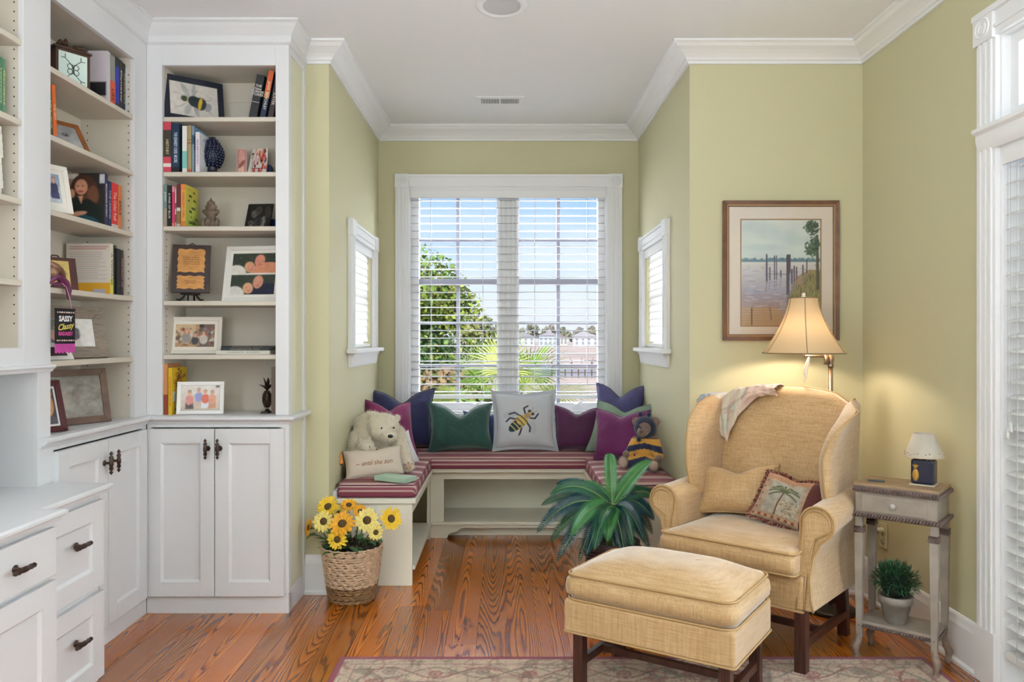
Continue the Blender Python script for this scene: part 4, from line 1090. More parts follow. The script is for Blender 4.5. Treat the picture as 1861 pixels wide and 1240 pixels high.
m = MB(); m.lathe([(.001, 1.425), (.010, 1.425), (.012, 1.436), (.006, 1.445), (.010, 1.452), (.001, 1.458)], (cx_, cy_, 0), 12); ob('finial', m, mat('pearl', '#e6ded4', .3), fl, smooth=True)
m = MB(); m.ell((cx_, cy_, 1.31), (.028, .028, .036), 14, 10)
def emis(name, col, st):
    mm, t, b_ = newmat(name); b_.inputs['Emission Color'].default_value = (*col, 1); b_.inputs['Emission Strength'].default_value = st; return mm
ob('bulb', m, emis('warm_bulb', (1, .72, .42), 4), fl, smooth=True)
pl_ = bpy.data.lights.new('floor_lamp_bulb', 'POINT'); pl_.energy = 10; pl_.color = (1, .85, .67); pl_.shadow_soft_size = .035
po = bpy.data.objects.new('lamp_light', pl_); COL.objects.link(po); po.location = (LX+cx_, LY+cy_, 1.27)
m = MB(); m.tube([(cx_-.005, cy_-.075, 1.20), (cx_-.006, cy_-.08, 1.165)], .001, 5); m.tube([(cx_-.006, cy_-.08, 1.165), (cx_-.012, cy_-.08, 1.14), (cx_-.022, cy_-.078, 1.10), (cx_-.020, cy_-.078, 1.075), (cx_-.028, cy_-.078, 1.045)], [.006, .014, .016, .011, .001], 8, flat=.5)
ob('pull_tassel', m, mat('shell_white', '#efe9df', .4), fl, smooth=True, label='white shell pendant hanging under the shade')

# ------------------------------------------------------------------ watercolour on the wall
WOODFR = mat('walnut_frame', '#6e4c38', .35, var=.25, vscale=20); GILT = mat('gilt_fillet', '#a58258', .35, metal=.3)
def frame_bars(par, w, h, b, d, mt, prof=0, name='frame', y0=0, bev=.0015):
    """mitred frame, outer w x h (z from 0), bar b, front at y0-d"""
    m = MB(); yo = y0-d
    O = [(-w/2, 0), (w/2, 0), (w/2, h), (-w/2, h)]; I = [(-w/2+b, b), (w/2-b, b), (w/2-b, h-b), (-w/2+b, h-b)]
    for i in range(4):
        j = (i+1) % 4; o0, o1, i1, i0 = O[i], O[j], I[j], I[i]
        v = [(o0[0], y0, o0[1]), (o1[0], y0, o1[1]), (i1[0], y0, i1[1]), (i0[0], y0, i0[1]),
             (o0[0], yo, o0[1]), (o1[0], yo, o1[1]), (i1[0], yo+prof, i1[1]), (i0[0], yo+prof, i0[1])]
        m.add(v, [(3, 2, 1, 0), (4, 5, 6, 7), (0, 1, 5, 4), (2, 3, 7, 6), (1, 2, 6, 5), (3, 0, 4, 7)])
    return ob(name, m, mt, par, bevel=bev)
pw_, ph_ = .568, .684
pic = thing('framed_painting', 'large watercolour of weathered pilings in a river, wood framed, on the wall', 'painting', (1.343, YB-.001, 1.239))
frame_bars(pic, pw_, ph_, .030, .024, WOODFR, .006)
p2 = MB(); 
f2 = bpy.data.objects.new('x', None)
fl2 = frame_bars(pic, pw_-.036, ph_-.036, .008, .020, GILT, 0, 'fillet'); fl2.data.transform(Matrix.Translation((0, 0, .018)))
m = MB(); m.box(-pw_/2+.02, -.012, .02, pw_/2-.02, -.009, ph_-.02); ob('mount', m, mat('cream_mount', '#e9d9c6', .8), pic)
cv = Cv(190, 250, '#e6ddd0', .75)
cv.grad(.62, '#cfd8cf', 1, '#dfe0d6'); cv.noise(.10, 4, 3)
for (x, y, rx, ry) in ((.2, .93, .2, .05), (.45, .86, .22, .05), (.7, .80, .2, .04), (.3, .74, .2, .03)): cv.ell(x, y, rx, ry, '#b9c9c4', op=.45, soft=.8)
cv.rect(0, .598, 1, .625, '#6f8d96'); 
rs = np.random.RandomState(4)
for i in range(60): x = rs.rand(); cv.ell(x, .622+rs.rand()*.012, .014, .012, '#5f7f88', op=.6)
cv.grad(0, '#b89a7c', .30, '#a898a0'); cv.grad(.30, '#a9a0ab', .6, '#dcd6cc')
for i in range(230):
    y = .08+.5*rs.rand()**1.2; x = rs.rand(); L = .04+.10*rs.rand()*(1-y); c = ('#8d86a6', '#b9a890', '#cfd0d0', '#7d7894', '#e0d6c4')[rs.randint(5)]
    cv.line([(x, y), (x+L, y+.004*rs.randn())], .004+.006*(1-y)*rs.rand(), c, .6)
cv.poly([(0, 0), (.75, 0), (.42, .17), (0, .17)], '#c3a077', .8)
for i in range(7): cv.line([(0, .02+.025*i), (.45+.04*i, .03+.022*i)], .004, '#8f6f50', .6)
cv.line([(.13, 0), (.13, .16)], .014, '#5a463c', .8); cv.line([(.38, .05), (.36, .17)], .012, '#5a463c', .6)
cv.poly([(.60, .18), (1, .14), (1, .52), (.86, .53), (.72, .47), (.66, .42)], '#a98f6c')
for i in range(420):
    x = .6+.4*rs.rand(); y = .16+.36*rs.rand()*min(1, (x-.5)*2.2); c = ('#6f7d3c', '#8f9650', '#4d5a2e', '#a9a060', '#7c5e3c')[rs.randint(5)]
    cv.line([(x, y), (x+.02*rs.randn(), y+.03+.03*rs.rand())], .006, c, .75)
for (x, y0, y1, w) in ((.32, .42, .67, .018), (.42, .44, .66, .012), (.445, .44, .66, .010), (.59, .30, .66, .030), (.615, .5, .67, .014), (.36, .44, .55, .013), (.50, .46, .52, .014), (.64, .40, .53, .016), (.67, .42, .56, .014), (.70, .44, .55, .014), (.78, .48, .57, .014), (.83, .5, .62, .012)):
    cv.line([(x, y0), (x, y1)], w, '#5c5160'); cv.line([(x+.004, y0), (x-.01, y0-.10)], w*.8, '#7c7288', .5)
cv.line([(.3, .49), (.6, .485)], .006, '#5c5160', .8)
cv.line([(.97, .35), (.96, .85)], .026, '#5a5548')
for i in range(260):
    k = rs.rand(); cx, cy, sx2, sy2 = (.90, .93, .07, .05) if k < .5 else ((.93, .76, .07, .05) if k < .8 else (.88, .70, .06, .03))
    cv.ell(cx+sx2*rs.randn()*.6, cy+sy2*rs.randn()*.6, .014, .010, ('#3d5a4a', '#5b7550', '#2e4238')[rs.randint(3)], rot=rs.rand()*90, op=.85)
iw, ih = .385, .515
m = MB(); o = canvas_obj('watercolour', cv, iw, ih, pic, (0, -.0125, ph_-.095-ih), m=vcolmat('watercolour', .5))
fl3 = frame_bars(pic, iw+.012, ih+.012, .006, .0135, GILT, 0, 'inner_fillet', bev=0); fl3.data.transform(Matrix.Translation((0, 0, ph_-.095-ih-.006)))
m = MB(); m.box(-pw_/2+.028, -.0175, .028, pw_/2-.028, -.0165, ph_-.028)
def clearglass():
    mm, t, b_ = newmat('picture_glass'); o_ = t.nodes['Material Output']; tr = t.nodes.new('ShaderNodeBsdfTransparent'); g = t.nodes.new('ShaderNodeBsdfGlossy'); g.inputs['Roughness'].default_value = .02
    mx = t.nodes.new('ShaderNodeMixShader'); f = t.nodes.new('ShaderNodeFresnel'); f.inputs[0].default_value = 1.45
    t.links.new(f.outputs[0], mx.inputs[0]); t.links.new(tr.outputs[0], mx.inputs[1]); t.links.new(g.outputs[0], mx.inputs[2]); t.links.new(mx.outputs[0], o_.inputs[0]); return mm
PGLASS = clearglass(); ob('picture_glass', m, PGLASS, pic)
# outlet on the right wall behind the table, and the red cord
o_ = thing('wall_outlet', 'cream wall outlet with a plug, low on the wall behind the side table', 'outlet', (XR-.001, 3.69, .28), R(-90))
m = MB(); m.box(-.036, -.006, 0, .036, 0, .115); ob('cover_plate', m, mat('cream_plate', '#d8d3ae', .4), o_, bevel=.003)
m = MB(); m.cyl((0, -.006, .08), (0, -.03, .08), .014, n=14); m.cyl((0, -.006, .035), (0, -.010, .035), .016, n=14); ob('plug', m, mat('ivory_plug', '#e0dcc4', .4), o_, smooth=True)
m = MB(); pts = [(1.715, 3.69, .36), (1.70, 3.69, .25), (1.69, 3.69, .05), (1.66, 3.66, .006), (1.62, 3.58, .006), (1.66, 3.46, .006), (1.58, 3.44, .006), (1.5, 3.54, .006)]
o = ob('power_cord', m.tube(pts, .004, 6), mat('red_cord', '#b5402c', .5), smooth=True); tag(o, 'thin reddish power cord on the floor behind the side table', 'cord')

# ------------------------------------------------------------------ rug
def rug():
    RX0, RX1, RY0, RY1 = -.65, 1.63, .0, 3.115
    nx, ny = 380, 440
    X, Y = np.meshgrid(np.linspace(0, 1, nx+1), np.linspace(0, 1, ny+1)); wx = RX0+X*(RX1-RX0); wy = RY1-(1-Y)*(RY1-RY0)*1.0
    dist = np.minimum(np.minimum(wx-RX0, RX1-wx), np.minimum(wy-RY0, RY1-wy))
    cv = Cv(nx, ny, '#bea68e', 1, X, Y)
    along = np.where((RY1-wy) < np.minimum(wx-RX0, RX1-wx), wx, wy)
    c = cv.c; rs = np.random.RandomState(2)
    def put(m, col, op=1.0):
        m = np.clip(m, 0, 1)[..., None]*op; cv.c = cv.c*(1-m)+np.array(lin(col))*m
    put((dist < .030)*1., '#8a2c3e')
    put((np.abs(dist-.036) < .004)*1., '#c3b3a0'); put((np.abs(dist-.075) < .003)*1., '#8f6a62', .8); put((dist > .24)*1., '#a99386'); put((np.abs(dist-.24) < .004)*1., '#7d5650')
    # scrolling vine in the border
    a = along; 
    for ph, amp, w, col in ((0, .045, .006, '#7d3c3a'), (math.pi, .045, .006, '#6f6f58')):
        put((np.abs(dist-(.155+amp*np.sin(a*18+ph))) < w)*1., col, .85)
    for k, col, r in ((0, '#93504a', .028), (1, '#b98f7c', .018), (2, '#6d5048', .007)):
        f = (a*18/(2*math.pi)) % 1; da = (f-.25)*2*math.pi/18; db = (f-.75)*2*math.pi/18
        put((np.hypot(da, dist-.165) < r)*1., col, .8); put((np.hypot(db, dist-.145) < r)*1., '#6c7366' if k == 0 else col, .7)
    for i in range(6):
        f1, f2, p1, p2 = rs.uniform(22, 45), rs.uniform(22, 45), rs.rand()*6, rs.rand()*6
        f = np.sin(wx*f1+p1+np.sin(wy*f2)*1.5)+np.sin(wy*f2+p2+np.sin(wx*f1*.7)*1.5)
        put((np.abs(f) < .085)*(dist > .03), ('#8a4440', '#6f6a54', '#a3796a', '#5f3a38')[i % 4], .55)
    cv.noise(.10, 60, 9)
    m = MB(); 
    rs2 = np.random.RandomState(5)
    def fn(u, v):
        x = RX0+u*(RX1-RX0); y = RY0+v*(RY1-RY0); e = min(x-RX0, RX1-x, y-RY0, RY1-y); z = .009 if e > .004 else .001
        if e <= .0001: x += .003*math.sin(y*210); y += .003*math.sin(x*190)
        return (x-.49, y-1.56, z)
    m.grid(fn, nx, ny); o = ob('rug', m, vcolmat('wool_pile', .95, bump=.8, bscale=500, sheen=.2)); setcol(o.data, cv.c.reshape(-1, 3))
    m2 = MB(); 
    tag(o, 'faded beige and red floral rug with a wine border along the front edge', 'rug', loc=(.49, 1.56, 0))
rug()
# ------------------------------------------------------------------ pillows
def pillow_mesh(w, h, T, n=26, pinch=.07, chop=0, wr=.004, seed=0, irr=.14, flange=0):
    """closed pillow, local x right, z up (base 0), y thickness, front at -y"""
    def pt(u, v, side):
        a, b = 2*u-1, 2*v-1
        x = w/2*a*(1-pinch*(1-b*b)*abs(a)); z = h/2*b*(1-pinch*(1-a*a)*abs(b))
        ea, eb = (1-abs(a)**2.6), (1-abs(b)**2.6)
        if flange:
            f = flange; aa = min(1, abs(a)/(1-f)); bb = min(1, abs(b)/(1-f)); ea, eb = 1-aa**3, 1-bb**3
        t = T/2*(max(0, ea)*max(0, eb))**.48
        if chop:
            g = math.exp(-(abs(a)/.36)**1.6); z -= chop*g*max(0, v-.15)**1.5; z += chop*.12*(1-g)*v
            if side < 0: t += chop*.10*math.exp(-(a/.5)**2)*math.sin(math.pi*v)*0
        k = noise.noise(Vector((x*14, z*14, seed)))*wr + noise.noise(Vector((x*5, z*5, seed+9)))*wr*1.6
        fold = wr*.9*math.sin(28*math.atan2(b-(.9 if b > 0 else -.9), a-(.9 if a > 0 else -.9)))*max(0, 1-3.2*math.hypot(abs(a)-1, abs(b)-1))
        t2 = t + (k+fold)*min(1, t/(T*.2)) if T > 0 else t
        y = side*t2 + noise.noise(Vector((x*6, z*6, seed+4)))*wr*1.2
        cu_, cv_ = u, v
        for q, (ci, cj) in enumerate(((0, 0), (1, 0), (0, 1), (1, 1))):
            wgt = (cu_ if ci else 1-cu_)*(cv_ if cj else 1-cv_); r1 = math.sin(seed*12.9+q*78.2)*43.7; r2 = math.sin(seed*7.3+q*31.1)*91.3; r1 -= math.floor(r1); r2 -= math.floor(r2)
            x += wgt*w*irr*(r1-.5); z += wgt*h*irr*((r2-.5) if cj else r2*.2)
        return (x, y, z+h/2)
    m = MB(); m.grid(lambda u, v: pt(u, v, -1), n, n); nf = (n+1)**2
    m.grid(lambda u, v: pt(1-u, v, 1), n, n)
    edge = [pt(i/n, 0, 0) for i in range(n)]+[pt(1, i/n, 0) for i in range(n)]+[pt(1-i/n, 1, 0) for i in range(n)]+[pt(0, 1-i/n, 0) for i in range(n+1)]
    return m, edge, nf
def velvet(name, col, sheen=.8):
    return mat(name, col, .75, var=.22, vscale=7, sheen=sheen*.6, bump=.9, bscale=11, bdist=.012)
def pillow(label, w, h, T, m_, loc, yaw, lean=14, roll=0, chop=.05, pipe=None, seed=0, pinch=.12, group=None, name='pillow', parent_z=0, wr=.006, n=34, fringe=None, cat='pillow'):
    t = thing(name, label, cat, loc, R(yaw), group, rx=R(-lean), ry=R(roll))
    mb, edge, nf = pillow_mesh(w, h, T, n, pinch, chop, wr, seed)
    o = ob('cover', mb, m_, t, smooth=True)
    if pipe: m = MB(); m.tube(edge, .0035, 6, False); ob('piping', m, pipe, o, smooth=True)
    return t, o, edge
V_NAVY = velvet('navy_velvet', '#2a2d58', .35); V_NAVY2 = velvet('indigo_cotton', '#4a4878', .3); V_MAG = velvet('magenta_velvet', '#7d2258', .4); V_GRN = velvet('green_velvet', '#194840', .8)
V_PUR = velvet('purple_velvet', '#4c1444', .4); V_PUR2 = velvet('plum_velvet', '#6a1a5c', .4); V_SAGE = velvet('sage_cotton', '#7f9482', .2); V_TEAL = velvet('dark_teal', '#22454f', .2)
V_SLATE = velvet('slate_blue', '#4c5884', .2); V_WHITE = velvet('white_cotton', '#d9d8dc', .1)
ZC = .5225
pillow('large navy blue pillow with a deep notch in the left corner below the window', .42, .40, .17, V_NAVY, (-.675, 5.24, ZC), 14, 9, 0, .085, cm('#20244c', .7), 1)
pillow('magenta pillow leaning behind the white plush bear', .32, .32, .15, V_MAG, (-.712, 4.93, ZC), 30, 12, 3, .055, cm('#6a1c4a', .7), 2)
pillow('dark teal pillow on edge against the left alcove wall behind the white bear', .27, .25, .07, V_TEAL, (-.815, 4.62, ZC), 84, 5, 0, .02, None, 3)
pillow('emerald green crushed velvet pillow under the window', .43, .315, .17, V_GRN, (-.288, 5.13, ZC), 4, 13, -2, .085, cm('#256552', .7), 4, wr=.006)
pillow('slate blue pillow half hidden between the green pillow and the bee pillow', .30, .235, .08, V_SLATE, (-.14, 5.30, ZC), 0, 5, 0, .02, None, 5)
pillow('dark purple velvet pillow just right of the bee pillow', .30, .285, .15, V_PUR, (.455, 5.14, ZC), -4, 13, 1, .050, cm('#4a1746', .7), 6)
pillow('teal pillow mostly hidden between the purple and the tall indigo pillow', .26, .225, .08, V_TEAL, (.575, 5.31, ZC), 0, 4, 0, .02, None, 7)
pillow('tall indigo blue pillow in the right corner below the window', .36, .41, .16, V_NAVY2, (.715, 5.22, ZC), -20, 9, 2, .075, cm('#3e3c6a', .7), 8)
pillow('sage green pillow behind the plum pillow on the right bench arm', .37, .315, .11, V_SAGE, (.690, 4.97, ZC), -24, 14, 2, .055, cm('#75897a', .7), 9)
pillow('bright plum velvet pillow behind the teddy bear in yellow', .33, .30, .15, V_PUR2, (.665, 4.72, ZC), -30, 16, -3, .035, cm('#6a1f5a', .7), 10)
# bee pillow
def bee_canvas(cv, cx, cy, s, ang):
    c, n = math.cos(R(ang)), math.sin(R(ang))
    def T(x, y): return (cx+s*(x*c-y*n)/cv.asp, cy+s*(x*n+y*c))
    def E(x, y, rx, ry, col, r=0, op=1, soft=0): p = T(x, y); cv.ell(p[0], p[1], rx*s, ry*s, col, ang+r, op, soft)
    E(-.25, .62, .42, .20, '#a9abb4', 155, .55, .3); E(.1, -.62, .40, .20, '#a9abb4', -120, .40, .3)
    for pts in (((.35, .18), (.52, .45), (.75, .40)), ((.05, .28), (-.02, .55), (-.3, .68)), ((-.25, .28), (-.42, .5), (-.7, .5)), ((.35, -.18), (.5, -.38), (.8, -.32)), ((.05, -.28), (.0, -.55), (-.2, -.72)), ((-.3, -.25), (-.55, -.42), (-.72, -.5))):
        cv.line([T(*p) for p in pts], .026*s/.3, '#20283e')
    E(-.42, 0, .42, .28, '#cf9f3c'); E(-.50, 0, .44, .24, '#1f3a42'); E(-.02, 0, .30, .29, '#cdb262')
    for x in (-.16, .08): cv.line([T(x, -.27), T(x+.03, 0), T(x, .27)], .018*s/.3, '#2a2f34')
    for x in (-.46, -.68): cv.line([T(x, -.23), T(x+.02, 0), T(x, .23)], .014*s/.3, '#d8c98a')
    E(.36, 0, .18, .16, '#a88f6c'); E(.56, 0, .13, .15, '#b49a74'); E(.60, .13, .085, .07, '#2a2f3c'); E(.60, -.13, .085, .07, '#2a2f3c')
    cv.line([T(.66, .06), T(.9, .12)], .008*s/.3, '#8a8a90'); cv.line([T(.66, -.06), T(.88, -.16)], .008*s/.3, '#8a8a90')
t = thing('pillow', 'square white pillow printed with a large striped bee, center of the bench', 'pillow', (.118, 5.12, ZC-.002), R(0), rx=R(-12))
n = 120; mb, edge, nf = pillow_mesh(.43, .40, .13, n, .085, .012, .0045, 12, irr=.04, flange=.10)
o = ob('cover', mb, vcolmat('printed_cotton', .8, bump=.2, bscale=250, sheen=.1), t, smooth=True)
cv = Cv(n, n, '#c3c6cd'); bee_canvas(cv, .47, .50, .30, 42)
col = np.tile(np.array(lin('#c3c6cd'), np.float32), (len(mb.v), 1)); col[:nf] = cv.c.reshape(-1, 3); setcol(o.data, col)
# ------------------------------------------------------------------ plush toys
def blob(name, ells, m_, par, voxel=.006, smooth=8, colfn=None, loc=(0, 0, 0)):
    mb = MB()
    for e in ells:
        if len(e) == 2: mb.ell(e[0], e[1], 16, 12)
        elif len(e) == 3 and isinstance(e[2], Euler): mb.ell(e[0], e[1], 16, 12, rot=e[2])
        else:   # capsule p0 p1 r0 r1
            p0, p1, r0, r1 = Vector(e[0]), Vector(e[1]), e[2], e[3]; k = 7
            for i in range(k): f = i/(k-1); mb.ell(p0*(1-f)+p1*f, r0*(1-f)+r1*f, 12, 9)
    me = mkmesh('t', mb, []); o = bpy.data.objects.new('t', me); COL.objects.link(o)
    r = o.modifiers.new('r', 'REMESH'); r.mode = 'VOXEL'; r.voxel_size = voxel
    s = o.modifiers.new('s', 'SMOOTH'); s.iterations = smooth; s.factor = .5
    bpy.context.view_layer.update(); me2 = bpy.data.meshes.new_from_object(o.evaluated_get(bpy.context.evaluated_depsgraph_get()))
    bpy.data.objects.remove(o); me2.name = name; me2.materials.clear(); me2.materials.append(m_); me2.polygons.foreach_set('use_smooth', [True]*len(me2.polygons))
    q = bpy.data.objects.new(name, me2); COL.objects.link(q); q.parent = par
    if colfn: setcol(me2, np.array([lin(colfn(*v.co)) for v in me2.vertices], np.float32))
    return q
def furry(o, n, L, m_, seed=0, par=None, name='fur', down=.5):
    me = o.data; rs = np.random.RandomState(seed); nf = len(me.polygons); ar = np.zeros(nf); me.polygons.foreach_get('area', ar); cum = np.cumsum(ar/ar.sum())
    ids = np.searchsorted(cum, rs.rand(n)); mb = MB()
    for k in ids:
        p = me.polygons[min(k, nf-1)]; c = Vector(p.center); nr = Vector(p.normal)
        j = Vector(rs.randn(3)*.35); d = (nr*.8+j+Vector((0, 0, -down))).normalized(); s = d.cross(nr)
        if s.length < .01: continue
        s = s.normalized()*L*.10; l = L*(.6+.8*rs.rand())
        mb.v += [tuple(c-s), tuple(c+s), tuple(c+d*l+nr*l*.25)]; q = len(mb.v); mb.f.append((q-3, q-2, q-1)); mb.mi.append(0)
    return ob(name, mb, m_, par or o, kind='stuff')
CREAM = mat('cream_plush', '#dacfba', .85, var=.10, vscale=14, sheen=.5, bump=.5, bscale=220)
BLK = mat('black_plastic', '#17181c', .3)
bear = thing('plush_bear', 'large cream white plush polar bear slumped on the left bench arm', 'toy', (-.70, 4.42, ZC), R(6))
E_ = [((-.035, .04, .14), (.135, .10, .15)), ((-.05, .05, .22), (.10, .085, .10)), ((.02, -.035, .245), (.088, .078, .072)), ((.055, -.10, .200), (.046, .058, .038)), ((.02, -.07, .215), (.070, .06, .045)),
      ((-.045, -.025, .305), (.024, .014, .022)), ((.095, .0, .285), (.022, .014, .022)),
      ((.09, .01, .19), (.135, -.085, .065), .055, .042), ((-.13, .02, .17), (-.14, -.07, .08), .050, .042), ((.10, .0, .05), (.155, -.11, .035), .055, .036), ((-.10, .0, .05), (-.11, -.11, .035), .055, .038), ((0, 0, .05), (.13, .10, .05))]
bo = blob('body', E_, CREAM, bear, .0065, 7); furry(bo, 9000, .011, CREAM, 1)
m = MB(); m.ell((.064, -.157, .203), (.015, .010, .010), 12, 8); ob('nose', m, BLK, bear, smooth=True)
m = MB(); m.ell((.016, -.122, .243), (.0055, .004, .0055), 10, 8); ob('eye', m, BLK, bear, smooth=True)
m = MB(); m.ell((.080, -.110, .243), (.0055, .004, .0055), 10, 8); ob('eye', m, BLK, bear, smooth=True)
m = MB()
for dx, dz, r in ((0, 0, .016), (-.018, .016, .006), (0, .022, .006), (.018, .016, .006)): m.ell((.160+dx, -.145, .035+dz), (r, .006, r), 10, 6)
ob('paw_pad', m, mat('tan_pad', '#c7a58c', .8), bear, smooth=True)
cub = thing('plush_cub', 'small cream plush cub hugged in the big white bear\'s arms', 'toy', (-.775, 4.30, ZC+.04), R(20))
cb = blob('body', [((0, .02, .05), (.055, .05, .06)), ((.02, -.01, .10), (.048, .045, .042)), ((.055, -.045, .085), (.024, .026, .018)), ((-.015, 0, .14), (.013, .010, .013)), ((.045, .02, .14), (.013, .010, .013)), ((.03, 0, .05), (.06, -.05, .03), .022, .018), ((-.03, 0, .05), (-.02, -.05, .03), .022, .018)], CREAM, cub, .0055, 5)
furry(cb, 3500, .009, CREAM, 2)
m = MB(); m.ell((.066, -.068, .092), (.008, .006, .006), 10, 6); ob('nose', m, BLK, cub, smooth=True)
for x, y in ((.030, -.054), (.062, -.035)): m = MB(); m.ell((x, y, .108), .0035, 8, 6); ob('eye', m, BLK, cub, smooth=True)
# text pillow
CANV = mat('natural_canvas', '#cdbfae', .85, bump=.4, bscale=400)
t, o, ed = pillow('small oatmeal pillow with gold script and an orange tassel, in front of the white bear', .31, .155, .075, CANV, (-.70, 4.19, ZC), 16, 22, -4, .012, cm('#b9a994', .8), 21, pinch=.05)
TX = mat('copper_thread', '#b0703c', .5)
lt = lettering('~ until the sun', .036, TX, t, TM((.01, 0, .066), 90), shear=.3, bold=.004, width=.19)
fv = [v.co.copy() for v in o.data.vertices][:35*35]
for v in lt.data.vertices:
    q = sorted(fv, key=lambda c: (c.x-v.co.x)**2+(c.z-v.co.z)**2)[:4]; v.co.y = min(c.y for c in q)-.0012
m = MB(); tx0 = Vector((-.150, -.004, .145)); m.tube([tx0, tx0+Vector((-.004, 0, -.008))], .004, 8); m.lathe([(.001, 0), (.006, -.002), (.009, -.012), (.0125, -.050), (.011, -.056), (.001, -.054)][::-1], tuple(tx0+Vector((-.006, -.002, -.006))), 14)
ob('tassel', m, mat('orange_tassel', '#d68a3c', .7), t, smooth=True)
pillow('small pale grey pillow peeking out at the right of the white bear', .20, .20, .06, V_WHITE, (-.560, 4.50, ZC), 40, 18, -14, .02, None, 22)
# teddy bear dressed in yellow and navy
tb2 = thing('teddy_bear', 'brown teddy bear in navy hood and yellow striped shirt, right bench arm', 'toy', (.775, 4.45, ZC), R(-14))
BRN = mat('brown_plush', '#7a6358', .85, var=.12, vscale=30, sheen=.5, bump=.5, bscale=300)
TEDC = vcolmat('dressed_plush', .85, bump=.4, bscale=300, sheen=.3)
def tcol(x, y, z):
    if z > .175: return '#7a6358'
    k = z+.35*abs(x-.0)*.6
    if .118 < k < .150: return '#1c2548'
    if k < .075: return '#1c2548'
    return '#d0993e' if z < .172 else '#1c2548'
shirt = blob('shirt_and_trousers', [((.0, 0, .115), (.066, .056, .075)), ((.05, -.01, .155), (.078, -.06, .085), .034, .028), ((-.05, -.01, .150), (-.082, -.05, .095), .032, .026), ((.02, -.02, .04), (.05, -.09, .032), .040, .032), ((-.02, -.02, .04), (-.085, -.08, .040), .040, .030)], TEDC, tb2, .005, 5, tcol)
hd = blob('head', [((.0, -.01, .225), (.056, .052, .052)), ((-.012, -.055, .208), (.030, .032, .026)), ((.056, .0, .262), (.026, .013, .028)), ((-.050, .0, .262), (.024, .012, .026))], BRN, tb2, .0045, 4)
for (p, r) in (((.078, -.085, .070), (.020, .020, .022)), ((-.098, -.066, .088), (.020, .020, .020)), ((.055, -.118, .038), (.030, .024, .034)), ((-.110, -.105, .050), (.028, .024, .034))):
    m = MB(); m.ell(p, r, 14, 10); q = ob('paw', m, BRN, tb2, smooth=True)
    if p[2] < .06: m = MB(); m.ell((p[0], p[1]-r[1]*.55, p[2]), (r[0]*.82, r[1]*.55, r[2]*.82), 14, 8); ob('foot_sole', m, mat('pale_sole', '#b39c90', .8), q, smooth=True)
HOOD = mat('navy_fleece', '#1b2646', .85, bump=.4, bscale=300, sheen=.3)
m = MB(); 
def hood(u, v, k=1.0):
    a = 2*math.pi*u; ph = R(38)+v*R(142)   # opening towards the face (front)
    r = .064*k; d = Vector((math.sin(ph)*math.cos(a), -math.cos(ph), math.sin(ph)*math.sin(a)))
    return (d.x*r*.98, .002+d.y*r, .228+d.z*r*1.02-.02*max(0, -d.z)*0)
m.grid(lambda u, v: hood(u, v), 28, 14, cu=True); m.grid(lambda u, v: hood(1-u, v, .95), 28, 14, cu=True)
m.tube([hood(i/28, 0) for i in range(29)], .004, 6, False); ob('hood', m, HOOD, tb2, smooth=True)
m = MB(); m.tube([(-.045, -.052, .262), (-.02, -.064, .232), (.005, -.062, .200)], [.004, .007, .004], 6, flat=.5) 
for x in (-.022, .018): m.tube([(x, -.01, .285), (x*1.1, -.018, .300)], .003, 6); m.ell((x*1.15, -.020, .304), .013, 12, 8)
m.ell((-.03, -.062, .168), .013, 12, 8); ob('pompom', m, HOOD, tb2, smooth=True)
m = MB(); m.ell((-.016, -.086, .214), (.008, .005, .006), 10, 6); ob('nose', m, mat('brown_nose', '#5a4038', .5), tb2, smooth=True)
for x in (-.028, .010): m = MB(); m.ell((x, -.056, .238), .004, 8, 6); ob('eye', m, BLK, tb2, smooth=True)
m = MB(); m.ell((.058, -.011, .262), (.017, .006, .019), 12, 8); ob('inner_ear', m, mat('inner_ear', '#8a6a64', .8), hd, smooth=True)

# ------------------------------------------------------------------ books
PAGE = mat('page_edges', '#d9d2c2', .8)
def book(label, t_, h, d, color, loc, yaw=0, roll=0, bands=(), title=None, tcol='#ffffff', tsize=None, rough=.45, group=None, front=None, back=None, lean=0, tbold=0, tpos=.5, sub=None, page=True):
    """spine towards -y, local x thickness, z up"""
    b_ = thing('book', label, 'book', loc, R(yaw), group, rx=R(-lean), ry=R(roll)); c = cm(color, rough)
    m = MB(); q = .0016
    m.box(-t_/2, 0, 0, t_/2, q*1.5, h); m.box(-t_/2, 0, 0, -t_/2+q, d, h); m.box(t_/2-q, 0, 0, t_/2, d, h)
    cvr = ob('cover', m, c, b_, bevel=.0008)
    m = MB(); m.box(-t_/2+q, q, .003, t_/2-q, d-.004, h-.003); ob('pages', m, PAGE, b_)
    for (z0, z1, bc) in bands:
        m = MB(); m.box(-t_/2-.0001, -.0004, z0*h, t_/2+.0001, .0008, z1*h); ob('spine_band', m, cm(bc, rough), cvr)
    if title:
        lettering(title, tsize or t_*.62, cm(tcol, .5), b_, TM((0, -.0007, h*tpos), 90, 0, 0) @ Matrix.Rotation(R(-90), 4, 'Z'), name='title', bold=.01+tbold, width=None if tsize else h*.62)
    if sub: lettering(sub[0], sub[1], cm(sub[2], .5), b_, TM((0, -.0007, h*sub[3]), 90), name='title', bold=.01)
    for cvx, side in ((front, 1), (back, -1)):
        if cvx is not None:
            Mx = Matrix.Translation((side*(t_/2+.0004), d/2, 0)) @ Matrix.Rotation(R(90*side), 4, 'Z')
            canvas_obj('cover_art', cvx, d*.995, h*.995, b_, M=Mx, m=PRINT_MATT)
    return b_
def sx_(px, y): return (px-920)*y/1450
Y0 = 3.632
